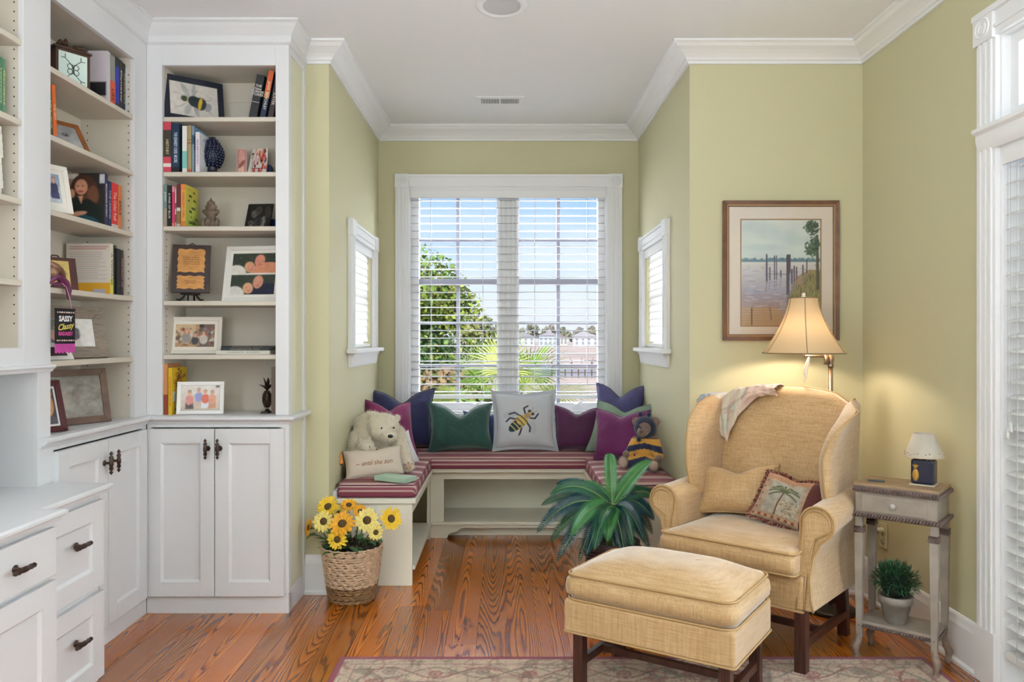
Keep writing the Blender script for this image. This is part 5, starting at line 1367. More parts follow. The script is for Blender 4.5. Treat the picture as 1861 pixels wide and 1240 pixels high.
def bookR(label, px0, px1, ytop, shelf, color, d=.15, y=Y0, **k):
    s = 1450/y; x0, x1 = sx_(px0, y), sx_(px1, y); z0 = LV[shelf]; h = 1.25-(ytop-615)/s - z0
    return book(label, x1-x0-.0012, h, d, color, ((x0+x1)/2, y, z0+.0005), **k)
# level 2.0075
bookR('thick red and black book with a worn paper spine, far left of its shelf', 296.6, 311, 222, 4, '#c8475a', bands=((.30, .84, '#3d3a30'), (.10, .17, '#e6dcd6'), (.68, .70, '#d8cfc0')), title='HISTORY', tcol='#d6c89a', tsize=.017)
bookR('navy blue hardback with white spine lettering beside the red book', 312, 326, 224, 4, '#1d3550', bands=((0, .10, '#15161c'),), title='THE KENNEDY CURSE  MOORE', tcol='#cfe0ee')
bookR('thin dusty pink book leaning between navy and white books', 327.5, 330.5, 246, 4, '#b98084', y=3.66, roll=0)
bookR('white paperback with a turquoise block on the spine', 331, 340, 229, 4, '#e4e2da', bands=((.08, .45, '#7fbfb6'),))
bookR('olive green and tan paperback', 341, 348, 228, 4, '#a3926a', bands=((0, .06, '#b55a3c'), (.6, .63, '#8a5a3c'), (.68, .7, '#8a5a3c')))
cvb = Cv(20, 30, '#6f93b5'); cvb.rect(0, 0, 1, .5, '#7f9a94'); cvb.rect(0, .5, .9, .75, '#33506a')
bookR('blue and green paperback beside the olive one', 348.6, 353, 229, 4, '#7f93a0', front=cvb, bands=((.6, .8, '#2f4a5c'),))
cvw = Cv(20, 30, '#d6d8da'); cvw.line([(.3, .85), (.6, .9), (.7, .8)], .05, '#8fa6bd'); cvw.noise(.05, 6)
bookR('white book with a pale lilac spine behind the blue pinecone finial', 355, 363, 240, 4, '#d9d2dc', front=cvw, title='MEMORIES', tcol='#b08fb0')
# level 1.76
bookR('grey green book at the far left, third shelf of the corner bookcase', 296.8, 303.5, 335, 3, '#6f8480', bands=((0, .42, '#9c8f80'),), title='JEWELRY', tcol='#c9dcd8', tpos=.7, tsize=.011)
bookR('black book with ornate white lettering on the spine', 304, 311.5, 337, 3, '#1c1b1e', title='A PAIR OF BLUE', tcol='#d8d4d0')
bookR('hot pink book with a white patterned edge', 312.5, 317.5, 339, 3, '#d03a66', bands=((.86, 1, '#d68a96'), (0, .08, '#d67a6a')))
bookR('white and tan slim paperback between pink and maroon books', 318, 320, 341, 3, '#d8cfc0', bands=((.45, .6, '#6f5f58'), (.1, .3, '#8f4a44')))
bookR('maroon book with brown lower spine', 321, 328, 335, 3, '#6f2430', bands=((0, .36, '#8a6a40'), (.36, .44, '#d2ccc0'), (0, .06, '#b9a890')))
cvy = Cv(40, 60, '#c3c650'); cvy.grad(.0, '#a9bf52', 1, '#d2c04a')
cvy.noise(.06, 5)
yb = bookR('chartreuse hardback with scattered green words and an orange spine', 328.6, 338, 335, 3, '#d9a04a', front=cvy, bands=((0, .12, '#d07a38'), (.86, 1, '#d98a40')), title='GARDEN GIRL', tcol='#c05a2a')
for (txt, x, z, s_) in (('I', .04, .20, .020), ('TWO', .095, .19, .014), ('MEET', .05, .165, .018), ('ME IN', .10, .148, .015), ('THE', .03, .138, .014), ('ROSE', .085, .105, .021), ('TIME', .05, .083, .020), ('and', .06, .058, .012), ('THE', .12, .05, .02), ('GARDEN', .07, .026, .024)):
    lettering(txt, s_*.8, cm('#27401f', .6), yb, Matrix.Translation((.0125, x, z*.87)) @ Euler((R(90), 0, R(90))).to_matrix().to_4x4(), bold=.02)
# level .90
bookR('tall tan and brick red book, bottom shelf of the corner bookcase', 296.8, 304.6, 662, 0, '#c98a58', bands=((0, .40, '#8f4030'),), y=3.636)
cvy2 = Cv(50, 70, '#d8b023'); cvy2.ell(.45, .80, .12, .05, '#7a4a20', 20); cvy2.rect(.06, .28, .24, .48, '#cfd8c0'); cvy2.rect(.2, .09, .45, .12, '#6f4a20')
yc = bookR('bright yellow cookery book with orange spine band', 305.5, 312.5, 669, 0, '#dcb321', front=cvy2, y=3.636, d=.17, bands=(), title='COCKTAIL FOR', tcol='#d0561c')
for (txt, x, z, s_) in (('THE', .075, .205, .014), ('COCK', .075, .185, .026), ('COOKBOOK', .085, .162, .024), ('DRUNK', .08, .140, .022)):
    lettering(txt, s_, cm('#8a3a18' if s_ > .02 else '#3a2a18', .6), yc, Matrix.Translation((.0095, x, z)) @ Euler((R(90), R(-12), R(90))).to_matrix().to_4x4(), bold=.02)
# top shelf leaning books
book('black book leaning right on the top shelf with white spine text', .037, .215, .15, '#26262b', (sx_(458, 3.69), 3.69, LV[5]+.0005), roll=11, sub=('THE\nNew\nYORKER\nSTORIES', .016, '#d8d6d2', .66), bands=((.40, .41, '#c9c7c2'),))
book('orange and navy book leaning right on the top shelf', .024, .235, .15, '#20304e', (sx_(476, 3.69), 3.69, LV[5]+.0005), roll=11, bands=((.58, 1, '#d9693a'), (.45, .58, '#c98a58')), title='JAWS  BENCHLEY', tcol='#e0d8c4', tsize=.017)
book('dark brown book leaning right, partly cut off by the cabinet frame', .024, .205, .15, '#3c2c2e', (sx_(490, 3.69), 3.69, LV[5]+.0005), roll=11, title='SLAYER', tcol='#d6ccc4', tsize=.018)
# books lying flat
for lb_, x0, x1, z0, z1, c, y, tt in (('white paperback lying flat under the dark books', 392, 491, .0005, .018, '#ddd8cc', 3.69, 'CLARENCE  BOWEN'), ('dark green book lying flat on the white paperback', 401, 489, .0185, .030, '#2c3a3c', 3.70, 'SOUTHERN GOTHIC TALES'), ('small black book lying flat, topmost of the flat stack', 402, 497, .0305, .039, '#23242e', 3.70, 'VOYAGE OUT')):
    w = sx_(x1, y)-sx_(x0, y); b_ = thing('book', lb_, 'book', ((sx_(x0, y)+sx_(x1, y))/2, y, LV[1]+z0)); hh = z1-z0
    m = MB(); m.box(-w/2, 0, 0, w/2, .14, .0015); m.box(-w/2, 0, hh-.0015, w/2, .14, hh); m.box(-w/2, 0, 0, w/2, .002, hh); ob('cover', m, cm(c), b_, bevel=.0006)
    m = MB(); m.box(-w/2+.003, .001, .001, w/2-.003, .136, hh-.001); ob('pages', m, PAGE, b_)
    lettering(tt, hh*.6, cm('#b9a890' if c != '#ddd8cc' else '#8a8a8a', .6), b_, TM((0, -.0004, hh/2), 90), name='title', width=w*.6)
b_ = book('dark brown album standing at the right end of the bottom shelf', .030, .215, .15, '#3a2826', (sx_(499, 3.70), 3.70, LV[0]+.0005), bands=((0, 1, '#6d5c50'),))
# mint book on the bench
mb_ = thing('book', 'mint green slipcased book lying on the striped bench cushion beside the bear', 'book', (-.567, 4.085, ZC), R(-27))
cvr = MB(); cvr.box(-.095, -.052, 0, .095, .052, .003); cvr.box(-.095, -.052, .020, .095, .052, .023); cvr.box(-.095, -.052, 0, .095, -.049, .023); cvr.box(.092, -.052, 0, .095, .052, .023); ob('cover', cvr, mat('mint_cloth', '#a9c4ae', .6), mb_, bevel=.001)
m = MB(); m.box(-.092, -.049, .002, .092, .050, .021); ob('pages', m, mat('green_page_edge', '#7fae7c', .7), mb_)
# ------------------------------------------------------------------ picture frames on the shelves
def pframe(label, w, h, border, color, cv, loc, yaw=0, lean=12, mount=0, mcol='#f0ece4', depth=.016, cat='picture frame', glossy=False, strut=False, roll=0, prof=.003, fm=None, clip_pic=None):
    f = thing('picture_frame', label, cat, loc, R(yaw), None, rx=R(-lean), ry=R(roll))
    fm = fm or cm(color, .4)
    frame_bars(f, w, h, border, depth, fm, prof)
    b = border+mount
    if mount:
        m = MB(); m.box(-w/2+border-.002, -depth*.45, border-.002, w/2-border+.002, -depth*.35, h-border+.002); ob('mount', m, cm(mcol, .8), f)
    if cv.nx > 30: cv.blur(1); cv.noise(.10, 9, 7)
    canvas_obj('photograph', cv, w-2*b, h-2*b, f, (0, -depth*.5, b), m=PHOTO)
    m = MB(); m.box(-w/2+.004, -.004, .004, w/2-.004, -.001, h-.004); ob('backing_board', m, cm('#3a3430', .8), f)
    if glossy:
        m = MB(); m.box(-w/2+border-.001, -depth*.62, border-.001, w/2-border+.001, -depth*.56, h-border+.001); ob('picture_glass', m, PGLASS, f)
    if strut:
        a = math.tan(R(lean)); m = MB(); L = h*.62; m.box(-.02, 0, 0, .02, .003, L, Matrix.Translation((0, .001, h*.66)) @ Matrix.Rotation(R(-2*lean+0), 4, 'X') @ Matrix.Translation((0, 0, -L))) if lean > 4 else m.box(-.02, 0, 0, .02, .004, h*.6)
        ob('easel_back', m, cm('#3a3430', .8), f)
    return f
# bee drawing
cv = Cv(90, 66, '#cfc8c0', 1.35); cv.noise(.05, 4, 2)
for e in ((.33, .76, .25, .075, 118), (.50, .80, .20, .06, 82), (.36, .20, .17, .09, -112), (.55, .16, .16, .06, -68)): cv.ell(e[0], e[1], e[2], e[3], '#7f8c90', e[4], .55, .35)
for p in (((.36, .52), (.18, .66), (.08, .66)), ((.36, .42), (.20, .26), (.10, .22)), ((.66, .56), (.82, .56), (.88, .68)), ((.66, .40), (.80, .22), (.92, .10)), ((.5, .64), (.58, .84)), ((.5, .32), (.54, .08))): cv.line(p, .013, '#4f4c48', .85)
cv.ell(.30, .52, .10, .09, '#39442e', -10); cv.ell(.385, .50, .045, .115, '#c9b58c', -10); cv.ell(.51, .47, .19, .17, '#26343a', -18); cv.ell(.63, .43, .17, .20, '#29363e', -18); cv.ell(.625, .43, .05, .20, '#d0b02c', -12); cv.ell(.78, .36, .11, .14, '#96909a', -20, .9); cv.ell(.70, .40, .06, .15, '#2f3640', -18)
pframe('framed bee drawing in a dark navy frame on the top shelf of the corner bookcase', .272, .214, .026, '#141a2c', cv, (-1.458, 3.735, LV[5]), 38, 9, strut=False)
# card and magnet on 2.0075
cv = Cv(40, 44, '#b9847c'); cv.ell(.5, .72, .3, .25, '#d89a8c'); cv.ell(.45, .25, .32, .28, '#e0ac9c'); cv.ell(.5, .5, .35, .08, '#8f4a40', 20); cv.noise(.15, 8)
c1 = thing('photo_card', 'small photo card of two smiling faces, standing beside the red and white card', 'card', (sx_(439, 3.80), 3.80, LV[4]), R(14), rx=R(-6))
m = MB(); m.box(-.024, 0, 0, .024, .001, .148); ob('card', m, cm('#ddd6cc'), c1); canvas_obj('photograph', cv, .046, .146, c1, (0, -.0006, .001))
m = MB(); m.prism([(.024, 0), (.055, 0), (.055, .12)], 'y', 0, .001, M=Matrix.Rotation(R(-30), 4, 'Z')); ob('card_flap', m, cm('#d9d2c8'), c1)
cv = Cv(60, 66, '#d6cfc8'); rs = np.random.RandomState(3)
for i in range(60): cv.ell(rs.rand(), rs.rand(), .05+.05*rs.rand(), .03+.04*rs.rand(), ('#b8382f', '#e6dcd4', '#d07a5a', '#6d2b2a', '#d9a48c', '#c94f45')[rs.randint(6)], rs.rand()*90)
cv.ell(.27, .62, .09, .13, '#c9b8b4'); cv.rect(0, .34, 1, .355, '#8f4a40')
c2 = thing('photo_card', 'red and white collage photo card propped in front of a navy block', 'card', (sx_(470, 3.79), 3.79, LV[4]), R(-8), rx=R(-8))
m = MB(); m.box(-.040, 0, 0, .040, .002, .152); ob('card', m, cm('#4a4444'), c2); canvas_obj('photograph', cv, .079, .151, c2, (0, -.0006, .0005))
m = MB(); m.prism([(0, 0), (.05, 0), (.05, .03), (.02, .06), (0, .070)], 'x', -.005, .035); o = ob('card_holder', m, mat('navy_block', '#1a2b50', .4), bevel=.002); tag(o, 'navy blue wedge block holding up the red and white card', 'card holder', loc=(sx_(478, 3.79), 3.805, LV[4]), rz=R(-8))
# pinecone finial
DKB = mat('ink_blue_ceramic', '#161d3c', .25, coat=.5)
pc = thing('pinecone_finial', 'dark blue ceramic pinecone on a small pedestal, second shelf of corner bookcase', 'ornament', (sx_(386, 3.735), 3.735, LV[4]))
m = MB(); m.lathe([(.001, 0), (.050, 0), (.050, .003), (.030, .008), (.018, .012), (.015, .030), (.020, .034), (.001, .036)][::1], n=24); ob('pedestal', m, mat('plum_black', '#231f2c', .35), pc, smooth=True)
def pr_(t): return .037*math.sin(math.pi*min(1, (t*.86+.14)))**.75*(1 if t < .5 else 1-.25*(t-.5))
m = MB(); m.lathe([(max(.001, pr_(i/14)), .032+.108*i/14+.0) for i in range(15)], n=20); co = ob('core', m, DKB, pc, smooth=True)
sc_ = MB(); sc_.ell((0, 0, 0), (.0058, .0060, .0048), 8, 5); s0 = None
for j in range(12):
    t = (j+.5)/12; r = pr_(t); nn = max(4, int(2*math.pi*r/.0125))
    for k in range(nn):
        a_ = 2*math.pi*(k+.5*(j % 2))/nn
        if s0 is None: s0 = ob('scale', sc_, DKB, pc, smooth=True); q = s0
        else: q = inst(s0, 'scale', pc)
        q.location = ((r+.0015)*math.cos(a_), (r+.0015)*math.sin(a_), .032+.108*t); q.rotation_euler = (0, 0, a_-math.pi/2)
pc.scale = (1.28, 1.28, 1.32)
# carved figure on 1.76: seated toads in a stack, kept generic
fg = thing('carved_figure', 'small brown carved wooden figure seated with a crown-like top, third shelf', 'ornament', (sx_(383.5, 3.72), 3.72, LV[3]))
WD = mat('aged_carving', '#6b5a4c', .6, var=.45, vscale=60, bump=.5, bscale=150)
fo = blob('figure', [((0, 0, .030), (.026, .022, .030)), ((-.030, -.012, .022), (.011, .012, .024)), ((.030, -.012, .022), (.011, .012, .024)), ((-.012, -.020, .020), (.008, .008, .022)), ((.012, -.020, .020), (.008, .008, .022)), ((0, 0, .065), (.030, .020, .018)), ((-.026, -.002, .072), (.012, .010, .010)), ((.026, -.002, .072), (.012, .010, .010)), ((0, -.002, .090), (.016, .014, .010)), ((-.020, 0, .092), (.007, .007, .008)), ((.020, 0, .092), (.007, .007, .008)), ((0, 0, .107), (.018, .015, .012)), ((0, 0, .122), (.005, .005, .008))], WD, fg, .0028, 2)
fg.scale = (1.08, 1.08, 1.12)
# black framed photo 1.76
cv = Cv(60, 50, '#33312f', 1.1); rs = np.random.RandomState(8)
for e in ((.28, .62, .13, .16, '#b9b2aa', 20), (.45, .75, .16, .18, '#8a847e', 0), (.85, .7, .14, .25, '#7d7871', 20), (.70, .30, .12, .24, '#c9c2ba', -10), (.2, .25, .12, .12, '#b0aaa2', 0), (.2, .25, .05, .05, '#1a1918', 0), (.5, .3, .2, .2, '#5f5b57', 0)): cv.ell(e[0], e[1], e[2], e[3], e[4], e[5], .9, .2)
cv.noise(.3, 8, 2)
pframe('small black framed photo tilted sideways on the third shelf', .138, .132, .003, '#1c1c1e', cv, (sx_(467, 3.78), 3.78, LV[3]+.001), -18, 14, roll=2, depth=.008, strut=False)
m = MB(); m.prism([(0, 0), (.05, 0), (.05, .03), (.02, .05), (0, .060)], 'x', -.005, .040); o = ob('card_holder', m, mat('navy_block2', '#1a2b50', .4), bevel=.002); tag(o, 'navy blue wedge block behind the small black framed photo', 'card holder', loc=(sx_(484, 3.80), 3.82, LV[3]), rz=R(-18))
# easel plaque 1.42
def parchment_canvas(n_, m_, lines, asp=.8, base='#c98f4e'):
    cv = Cv(n_, m_, base, asp); cv.noise(.18, 5, 4); rs = np.random.RandomState(1)
    for i in range(lines): y = .85-.7*i/max(1, lines-1); cv.line([(.2+.08*rs.rand(), y), (.75+.1*rs.rand(), y-.01)], .012, '#6a4424', .75)
    return cv
es = thing('easel', 'small dark iron tabletop easel with curled feet holding the parchment plaque', 'easel', (sx_(347, 3.70), 3.70, LV[2]), R(12))
IRON = mat('dark_iron', '#2a2220', .45, metal=.5)
m = MB()
for s in (-1, 1): m.tube([(0, 0, .034), (s*.022, -.005, .034), (s*.034, -.012, .016), (s*.045, -.020, .006), (s*.056, -.024, .006), (s*.058, -.020, .012)], [.005, .005, .005, .005, .004, .002], 8)
m.tube([(-.040, -.006, .034), (.040, -.006, .034)], .004, 8); m.tube([(-.04, -.026, .036), (-.04, -.006, .034)], .003, 6); m.tube([(.04, -.026, .036), (.04, -.006, .034)], .003, 6); m.tube([(0, 0, .034), (0, .05, .2)], .004, 8); m.tube([(0, .05, .2), (0, .09, .004)], .004, 8); m.tube([(-.012, 0, .034), (-.014, .0, .004)], .004, 8); ob('stand', m, IRON, es, smooth=True)
pq = thing('plaque', 'dark wooden plaque with two tan parchment verses resting on the iron easel', 'plaque', (sx_(347, 3.70)+.002, 3.688, LV[2]+.040), R(12), rx=R(-13))
MAH = mat('plum_mahogany', '#35211f', .4, var=.3, vscale=20)
m = MB(); m.box(-.083, -.006, 0, .083, .006, .232); m.tube([(-.014, 0, .232), (0, 0, .241), (.014, 0, .232)], .003, 6); ob('board', m, MAH, pq, bevel=.002)
for z0, hh, ln in ((.018, .062, 3), (.098, .112, 8)):
    cvp = parchment_canvas(24, 30, ln)
    mb2 = MB(); rr = np.random.RandomState(int(z0*1000))
    mb2.grid(lambda u, v: ((u-.5)*(.118+.004*math.sin(v*21+z0*90)), -.0075, z0+v*hh+.002*math.sin(u*17)*(1 if v in (0, 1) else 0)), 24, 30); o = ob('parchment', mb2, PRINT_MATT, pq); setcol(o.data, cvp.c.reshape(-1, 3))
lettering('Love is patient\nlove is kind it\ndoes not envy\nit is not proud', .0125, cm('#6a4424', .7), pq, TM((0, -.0079, .155), 90), name='verse')
lettering('faith hope\nand love', .0125, cm('#6a4424', .7), pq, TM((0, -.0079, .050), 90), name='verse')
# white frame with two photos
def couple(cv, y0, y1, c1, c2, s1, s2):
    H_ = y1-y0
    def e(x, y, rx, ry, col, r=0): cv.ell(x, y0+y*H_, rx*H_, ry*H_, col, r)
    cv.rect(0, y0, 1, y1, '#3a443c'); rs = np.random.RandomState(int(y0*100)+1)
    for i in range(160): x = rs.rand(); y = y0+H_*rs.rand(); cv.line([(x, y), (x+.02*rs.randn(), y+.02*rs.randn())], .006, ('#5f6c58', '#2a332c', '#7a8470')[rs.randint(3)], .6)
    e(.85, .0, .95, .55, c1); e(.10, .0, .5, .42, c2)
    e(.40, .32, .25, .27, '#d8b078', 25); e(.42, .30, .20, .24, s2, 25); e(.62, .62, .25, .32, s1, -12)
    for (x, y) in ((.57, .64), (.68, .60), (.37, .36), (.46, .30)): e(x, y, .022, .014, '#4a3028')
    e(.62, .50, .05, .04, '#c07a6c'); e(.63, .42, .10, .018, '#8f5a50'); e(.43, .18, .07, .015, '#a84f4a')
    cv.c = np.where(((cv.Y < y0) | (cv.Y > y1))[..., None], np.array(lin('#e8e4de')), cv.c).astype(np.float32)
cvA = Cv(84, 78, '#e8e4de', 1.08)
couple(cvA, 0, .485, '#262d42', '#e2ded6', '#d99a82', '#dfa488'); keep = cvA.c.copy()
couple(cvA, .515, 1, '#dd9672', '#e6dfd6', '#d8927c', '#dc9c84'); cvA.c = np.where((cvA.Y < .5)[..., None], keep, cvA.c)
pframe('large white double frame showing a couple lying on grass in two photos', .290, .268, .018, '#e6e3dd', cvA, (sx_(453, 3.70)+.0, 3.735, LV[2]), -10, 11, mount=.016, mcol='#e9e5de', strut=False)
# white frame 1.175 with busy family photo
cv = Cv(70, 44, '#b9936c', 1.55); rs = np.random.RandomState(12); cv.rect(.62, 0, 1, 1, '#6a5448'); cv.rect(0, .5, .5, 1, '#cdb38c')
for i in range(90): cv.ell(rs.rand(), rs.rand()*.8, .03+.06*rs.rand(), .03+.06*rs.rand(), ('#5a4a44', '#8f7a70', '#d8cabc', '#3f3a3c', '#a8562f', '#c9b8a8')[rs.randint(6)], rs.rand()*180, .8)
cv.person(.28, .72, .17, '#b9805a', '#9a928e'); cv.person(.50, .55, .14, '#3a302c', '#3c3a40', lean=0); cv.person(.72, .62, .15, '#5a4438', '#c9beb4'); cv.ell(.66, .92, .10, .08, '#241c1c')
pframe('cream wide frame with a busy family photo, left on the second lowest shelf', .245, .176, .018, '#ddd5ca', cv, (sx_(353, 3.74), 3.745, LV[1]), 6, 10, mount=.016, mcol='#e6ded2', strut=False, roll=0)
# white frame .90 with four people
cv = Cv(80, 54, '#d6cabb', 1.5); cv.grad(0, '#c9b7a4', 1, '#dcd6d0'); cv.ell(.93, .95, .08, .05, '#6a5a50')
cv.person(.22, .72, .15, '#4a3630', '#d98f8a', legs='#5a4440'); cv.person(.45, .82, .14, '#9a8f88', '#8f95c9', legs='#c9b09a'); cv.person(.62, .74, .14, '#9a5a3c', '#d8634a', legs='#dcdfe2'); cv.person(.80, .72, .14, '#8f4a30', '#d89a78', legs='#c98f70')
cv.ell(.25, .14, .07, .12, '#4a3c38'); cv.rect(0, 0, 1, .05, '#b9ab9c')
pframe('white frame with four people sitting on sand, front of the bottom shelf', .206, .150, .017, '#eceae8', cv, (sx_(363, 3.66), 3.668, LV[0]), 9, 9)
# pineapple bookend
pa = thing('pineapple_bookend', 'dark bronze pineapple bookend at the right of the bottom shelf', 'bookend', (sx_(485.5, 3.735), 3.735, LV[0]))
PB = mat('dark_bronze', '#3a2a22', .4, metal=.5)
m = MB(); m.box(-.022, -.03, 0, .012, .03, .008); m.lathe([(.016, .008), (.008, .014), (.010, .02), (.001, .021)], n=16); ob('base', m, PB, pa, smooth=False)
m = MB(); m.ell((0, 0, .065), (.021, .021, .042), 18, 14); ob('body', m, PB, pa, smooth=True)
m = MB()
for j in range(8):
    t = (j+.5)/8; zz = -.040+.08*t; r = .021*math.sqrt(max(0, 1-(zz/.042)**2)); nn = 11
    for k in range(nn): a_ = 2*math.pi*(k+.5*(j % 2))/nn; m.ell((r*math.cos(a_), r*math.sin(a_), .065+zz), (.0032, .0032, .0036), 6, 4)
ob('knobbly_skin', m, PB, pa, smooth=True)
m = MB()
for k in range(9):
    a_ = k*2*math.pi/9; d = Vector((math.cos(a_)*.55, math.sin(a_)*.55, 1)); leaf(m, (0, 0, .100), d, .055, .008, 4, .9)
for k in range(5):
    a_ = k*2*math.pi/5+.4; d = Vector((math.cos(a_)*.25, math.sin(a_)*.25, 1)); leaf(m, (0, 0, .100), d, .070, .007, 4, .3)
ob('leaf_crown', m, PB, pa, smooth=True)

# ------------------------------------------------------------------ left bookcase contents  (yaw 90 = facing the room)
XS = -1.668
def yl(px, X=XS): return 1450*(-X)/(920-px)
def bookL(label, px0, px1, h, lev, color, d=.15, X=XS, **k):
    y0, y1 = yl(px0, X), yl(px1, X)
    return book(label, y1-y0-.0012, h, d, color, (X, (y0+y1)/2, LL[lev]+.0005), yaw=90+k.pop('dy_', 0), **k)
cvk = Cv(20, 30, '#d6ccd6'); cvk.poly([(0, 0), (1, 0), (1, .40), (.0, .46)], '#1c1a20'); cvk.rect(.55, .03, .95, .14, '#c9b8b4')
bookL('thick white and black book beside the leaded glass lantern box, top shelf', 195, 200.5, .222, 5, '#cfc9cf', back=cvk, d=.17)
bookL('grey and orange LIFE-style spine book on the top shelf of the left bookcase'.replace('LIFE-style ', ''), 201, 209.5, .218, 5, '#8f8f88', bands=((0, .50, '#e0582f'),), title='LIES', tcol='#3a1c14', tsize=.03, tpos=.24)
bookL('royal blue book with black ends on the top shelf', 210, 217, .222, 5, '#2430a8', bands=((.82, 1, '#1a1a1e'), (0, .12, '#1a1a24')))
bookL('black book with white script on the top shelf', 217.5, 223, .222, 5, '#1b1b20', title='Dynasty', tcol='#d8d8dc')
bookL('black book with gold lettering on the top shelf', 223.5, 228, .218, 5, '#26201c', title='THE FINAL DAYS', tcol='#c9a96a')
bookL('pale blue lettered book on the top shelf', 228.5, 233, .205, 5, '#b9c6d8', title='WATERWAYS', tcol='#3f6fa8')
bookL('wide light grey book at the right end of the top shelf', 233.5, 243, .20, 5, '#aab0b4', bands=((.06, .12, '#5a2c38'),))
# lantern box
ln_ = thing('lantern_box', 'bronze box lantern with leaded glass front and finial, top shelf', 'ornament', (-1.728, 3.13, LL[5]), R(56))
LB = mat('bronze_lantern', '#4a3528', .4, metal=.3); LG = mat('frosted_leaded_glass', '#cfe0da', .3)
w, d, h = .132, .11, .135
m = MB(); m.box(-w/2, -d/2+.004, 0, w/2, d/2, h); m.box(-w/2-.006, -d/2-.006, h, w/2+.006, d/2+.006, h+.008); ob('case', m, LB, ln_, bevel=.001)
m = MB(); m.box(-w/2, -d/2-.001, 0, -w/2+.011, -d/2+.006, h); m.box(w/2-.011, -d/2-.001, 0, w/2, -d/2+.006, h); m.box(-w/2, -d/2-.001, 0, w/2, -d/2+.006, .008); m.box(-w/2, -d/2-.001, h-.01, w/2, -d/2+.006, h); ob('door_frame', m, LB, ln_, bevel=.001)
m = MB(); m.box(-w/2+.01, -d/2, .006, w/2-.01, -d/2+.003, h-.008); gl = ob('leaded_glass', m, LG, ln_)
m = MB(); y_ = -d/2-.0015
def lead(pts, r=.0012): m.tube([(x, y_, z) for x, z in pts], r, 5)
cxz = (0, .062)
for sx2 in (-1, 1):
    for sz in (-1, 1):
        lead([(sx2*(.011+.011*math.cos(a_)), .062+sz*(.010+.010*math.sin(a_))) for a_ in [i*math.pi/8 for i in range(17)]])
        lead([(sx2*.046, .062+sz*.040), (sx2*.030, .062+sz*.038), (sx2*.018, .062+sz*.028), (sx2*.006, .062+sz*.016), (0, .062)])
lead([(-.03, .008), (-.03, .022)]); lead([(.03, .008), (.03, .022)]); lead([(-.03, .102), (-.03, .116)]); lead([(.03, .102), (.03, .116)])
ob('lead_lines', m, DKHOLE, gl, smooth=True)
m = MB(); vv = [(-w/2-.004, -d/2-.004, h+.008), (w/2+.004, -d/2-.004, h+.008), (w/2+.004, d/2+.004, h+.008), (-w/2-.004, d/2+.004, h+.008), (-.012, -.012, h+.030), (.012, -.012, h+.030), (.012, .012, h+.030), (-.012, .012, h+.030)]
m.add(vv, [(0, 1, 5, 4), (1, 2, 6, 5), (2, 3, 7, 6), (3, 0, 4, 7), (4, 5, 6, 7)])
for s in (-1, 1): m.tube([(s*.012, -.03, h+.026), (s*.028, -.04, h+.022), (s*.045, -.045, h+.026), (s*.058, -.05, h+.014)], [.006, .008, .009, .004], 8)
m.lathe([(.006, h+.028), (.005, h+.034), (.009, h+.042), (.009, h+.050), (.004, h+.058), (.001, h+.060)], n=12); ob('roof', m, LB, ln_)
# level 1.985
bookL('orange paperback leaning at the left end of the second shelf', 98, 104.5, .195, 4, '#dd6a2a', X=-1.66, roll=-4, bands=((0, .05, '#3f7ad0'),), title='THE HELP', tcol='#f0dcc0', tsize=.013)
bookL('dark green patterned book beside the orange paperback', 92.5, 96.5, .165, 4, '#40583c', X=-1.66, roll=-4, title='ISLES', tcol='#c9c48a')
cv = Cv(60, 44, '#a9a9a9', 1.3); cv.grad(0, '#b9b9b9', 1, '#999'*1+'999' if False else '#9a9a9a')
for x in (.33, .70): cv.ell(x, .62, .11, .085, '#7a7a7a'); cv.ell(x, .62, .065, .06, '#3a3a3c'); cv.ell(x-.01, .64, .02, .02, '#d0d0d0')
cv.ell(.5, .2, .18, .14, '#8a8a8a', 0, .6, .4); cv.noise(.12, 10, 5)
pframe('brown framed grey close-up of an animal face leaning low on the second shelf', .235, .170, .020, '#9a5a2c', cv, (-1.752, 3.16, LL[4]), 62, 34, depth=.012, fm=mat('orange_wood', '#94582e', .4, var=.2, vscale=20), strut=False)
# level 1.715
cv = Cv(44, 50, '#b9c0c8', .9); cv.rect(0, .6, 1, 1, '#8f9fb4')
cv.person(.18, .8, .14, '#8a4a3a', '#4a4f7c', legs='#4a5a8c'); cv.person(.45, .85, .14, '#c9a890', '#c9c8c4', legs='#5a6a9c'); cv.person(.75, .8, .14, '#7a5a4a', '#3a3a5c', legs='#3f4468')
pframe('plain off white frame with a standing family photo, left end of the third shelf', .170, .185, .020, '#ddd8cf', cv, (-1.672, 2.93, LL[3]), 64, 13, mount=.016, mcol='#ded9d0', strut=False, depth=.010)
cw = Cv(70, 92, '#2a2624', .76); cw.rect(0, .55, .38, 1, '#a88f78')
for i in range(9): cw.line([(.02+.04*i, .55), (.02+.04*i, .78)], .020, ('#c9a888', '#a06a50', '#ddd0c0')[i % 3])
cw.rect(.0, .90, .36, .98, '#d8d4cc'); cw.rect(.88, .82, 1, .98, '#c9c9d0')
cw.ell(.50, .72, .24, .26, '#4a2a20'); cw.ell(.66, .55, .16, .17, '#5f3a28'); cw.ell(.72, .60, .10, .16, '#7a4c34'); cw.ell(.44, .74, .115, .145, '#d89a7c'); 
for x in (.36, .48): cw.ell(x, .76, .018, .012, '#2a1c18')
cw.ell(.42, .655, .06, .016, '#a83c3c'); cw.poly([(.1, .40), (.30, .56), (.44, .50), (.62, .52), (.95, .34), (.95, .08), (.1, .10)], '#12201c'); cw.poly([(.36, .57), (.48, .57), (.44, .42)], '#d99a7c'); cw.ell(.22, .62, .05, .08, '#d99a7c')
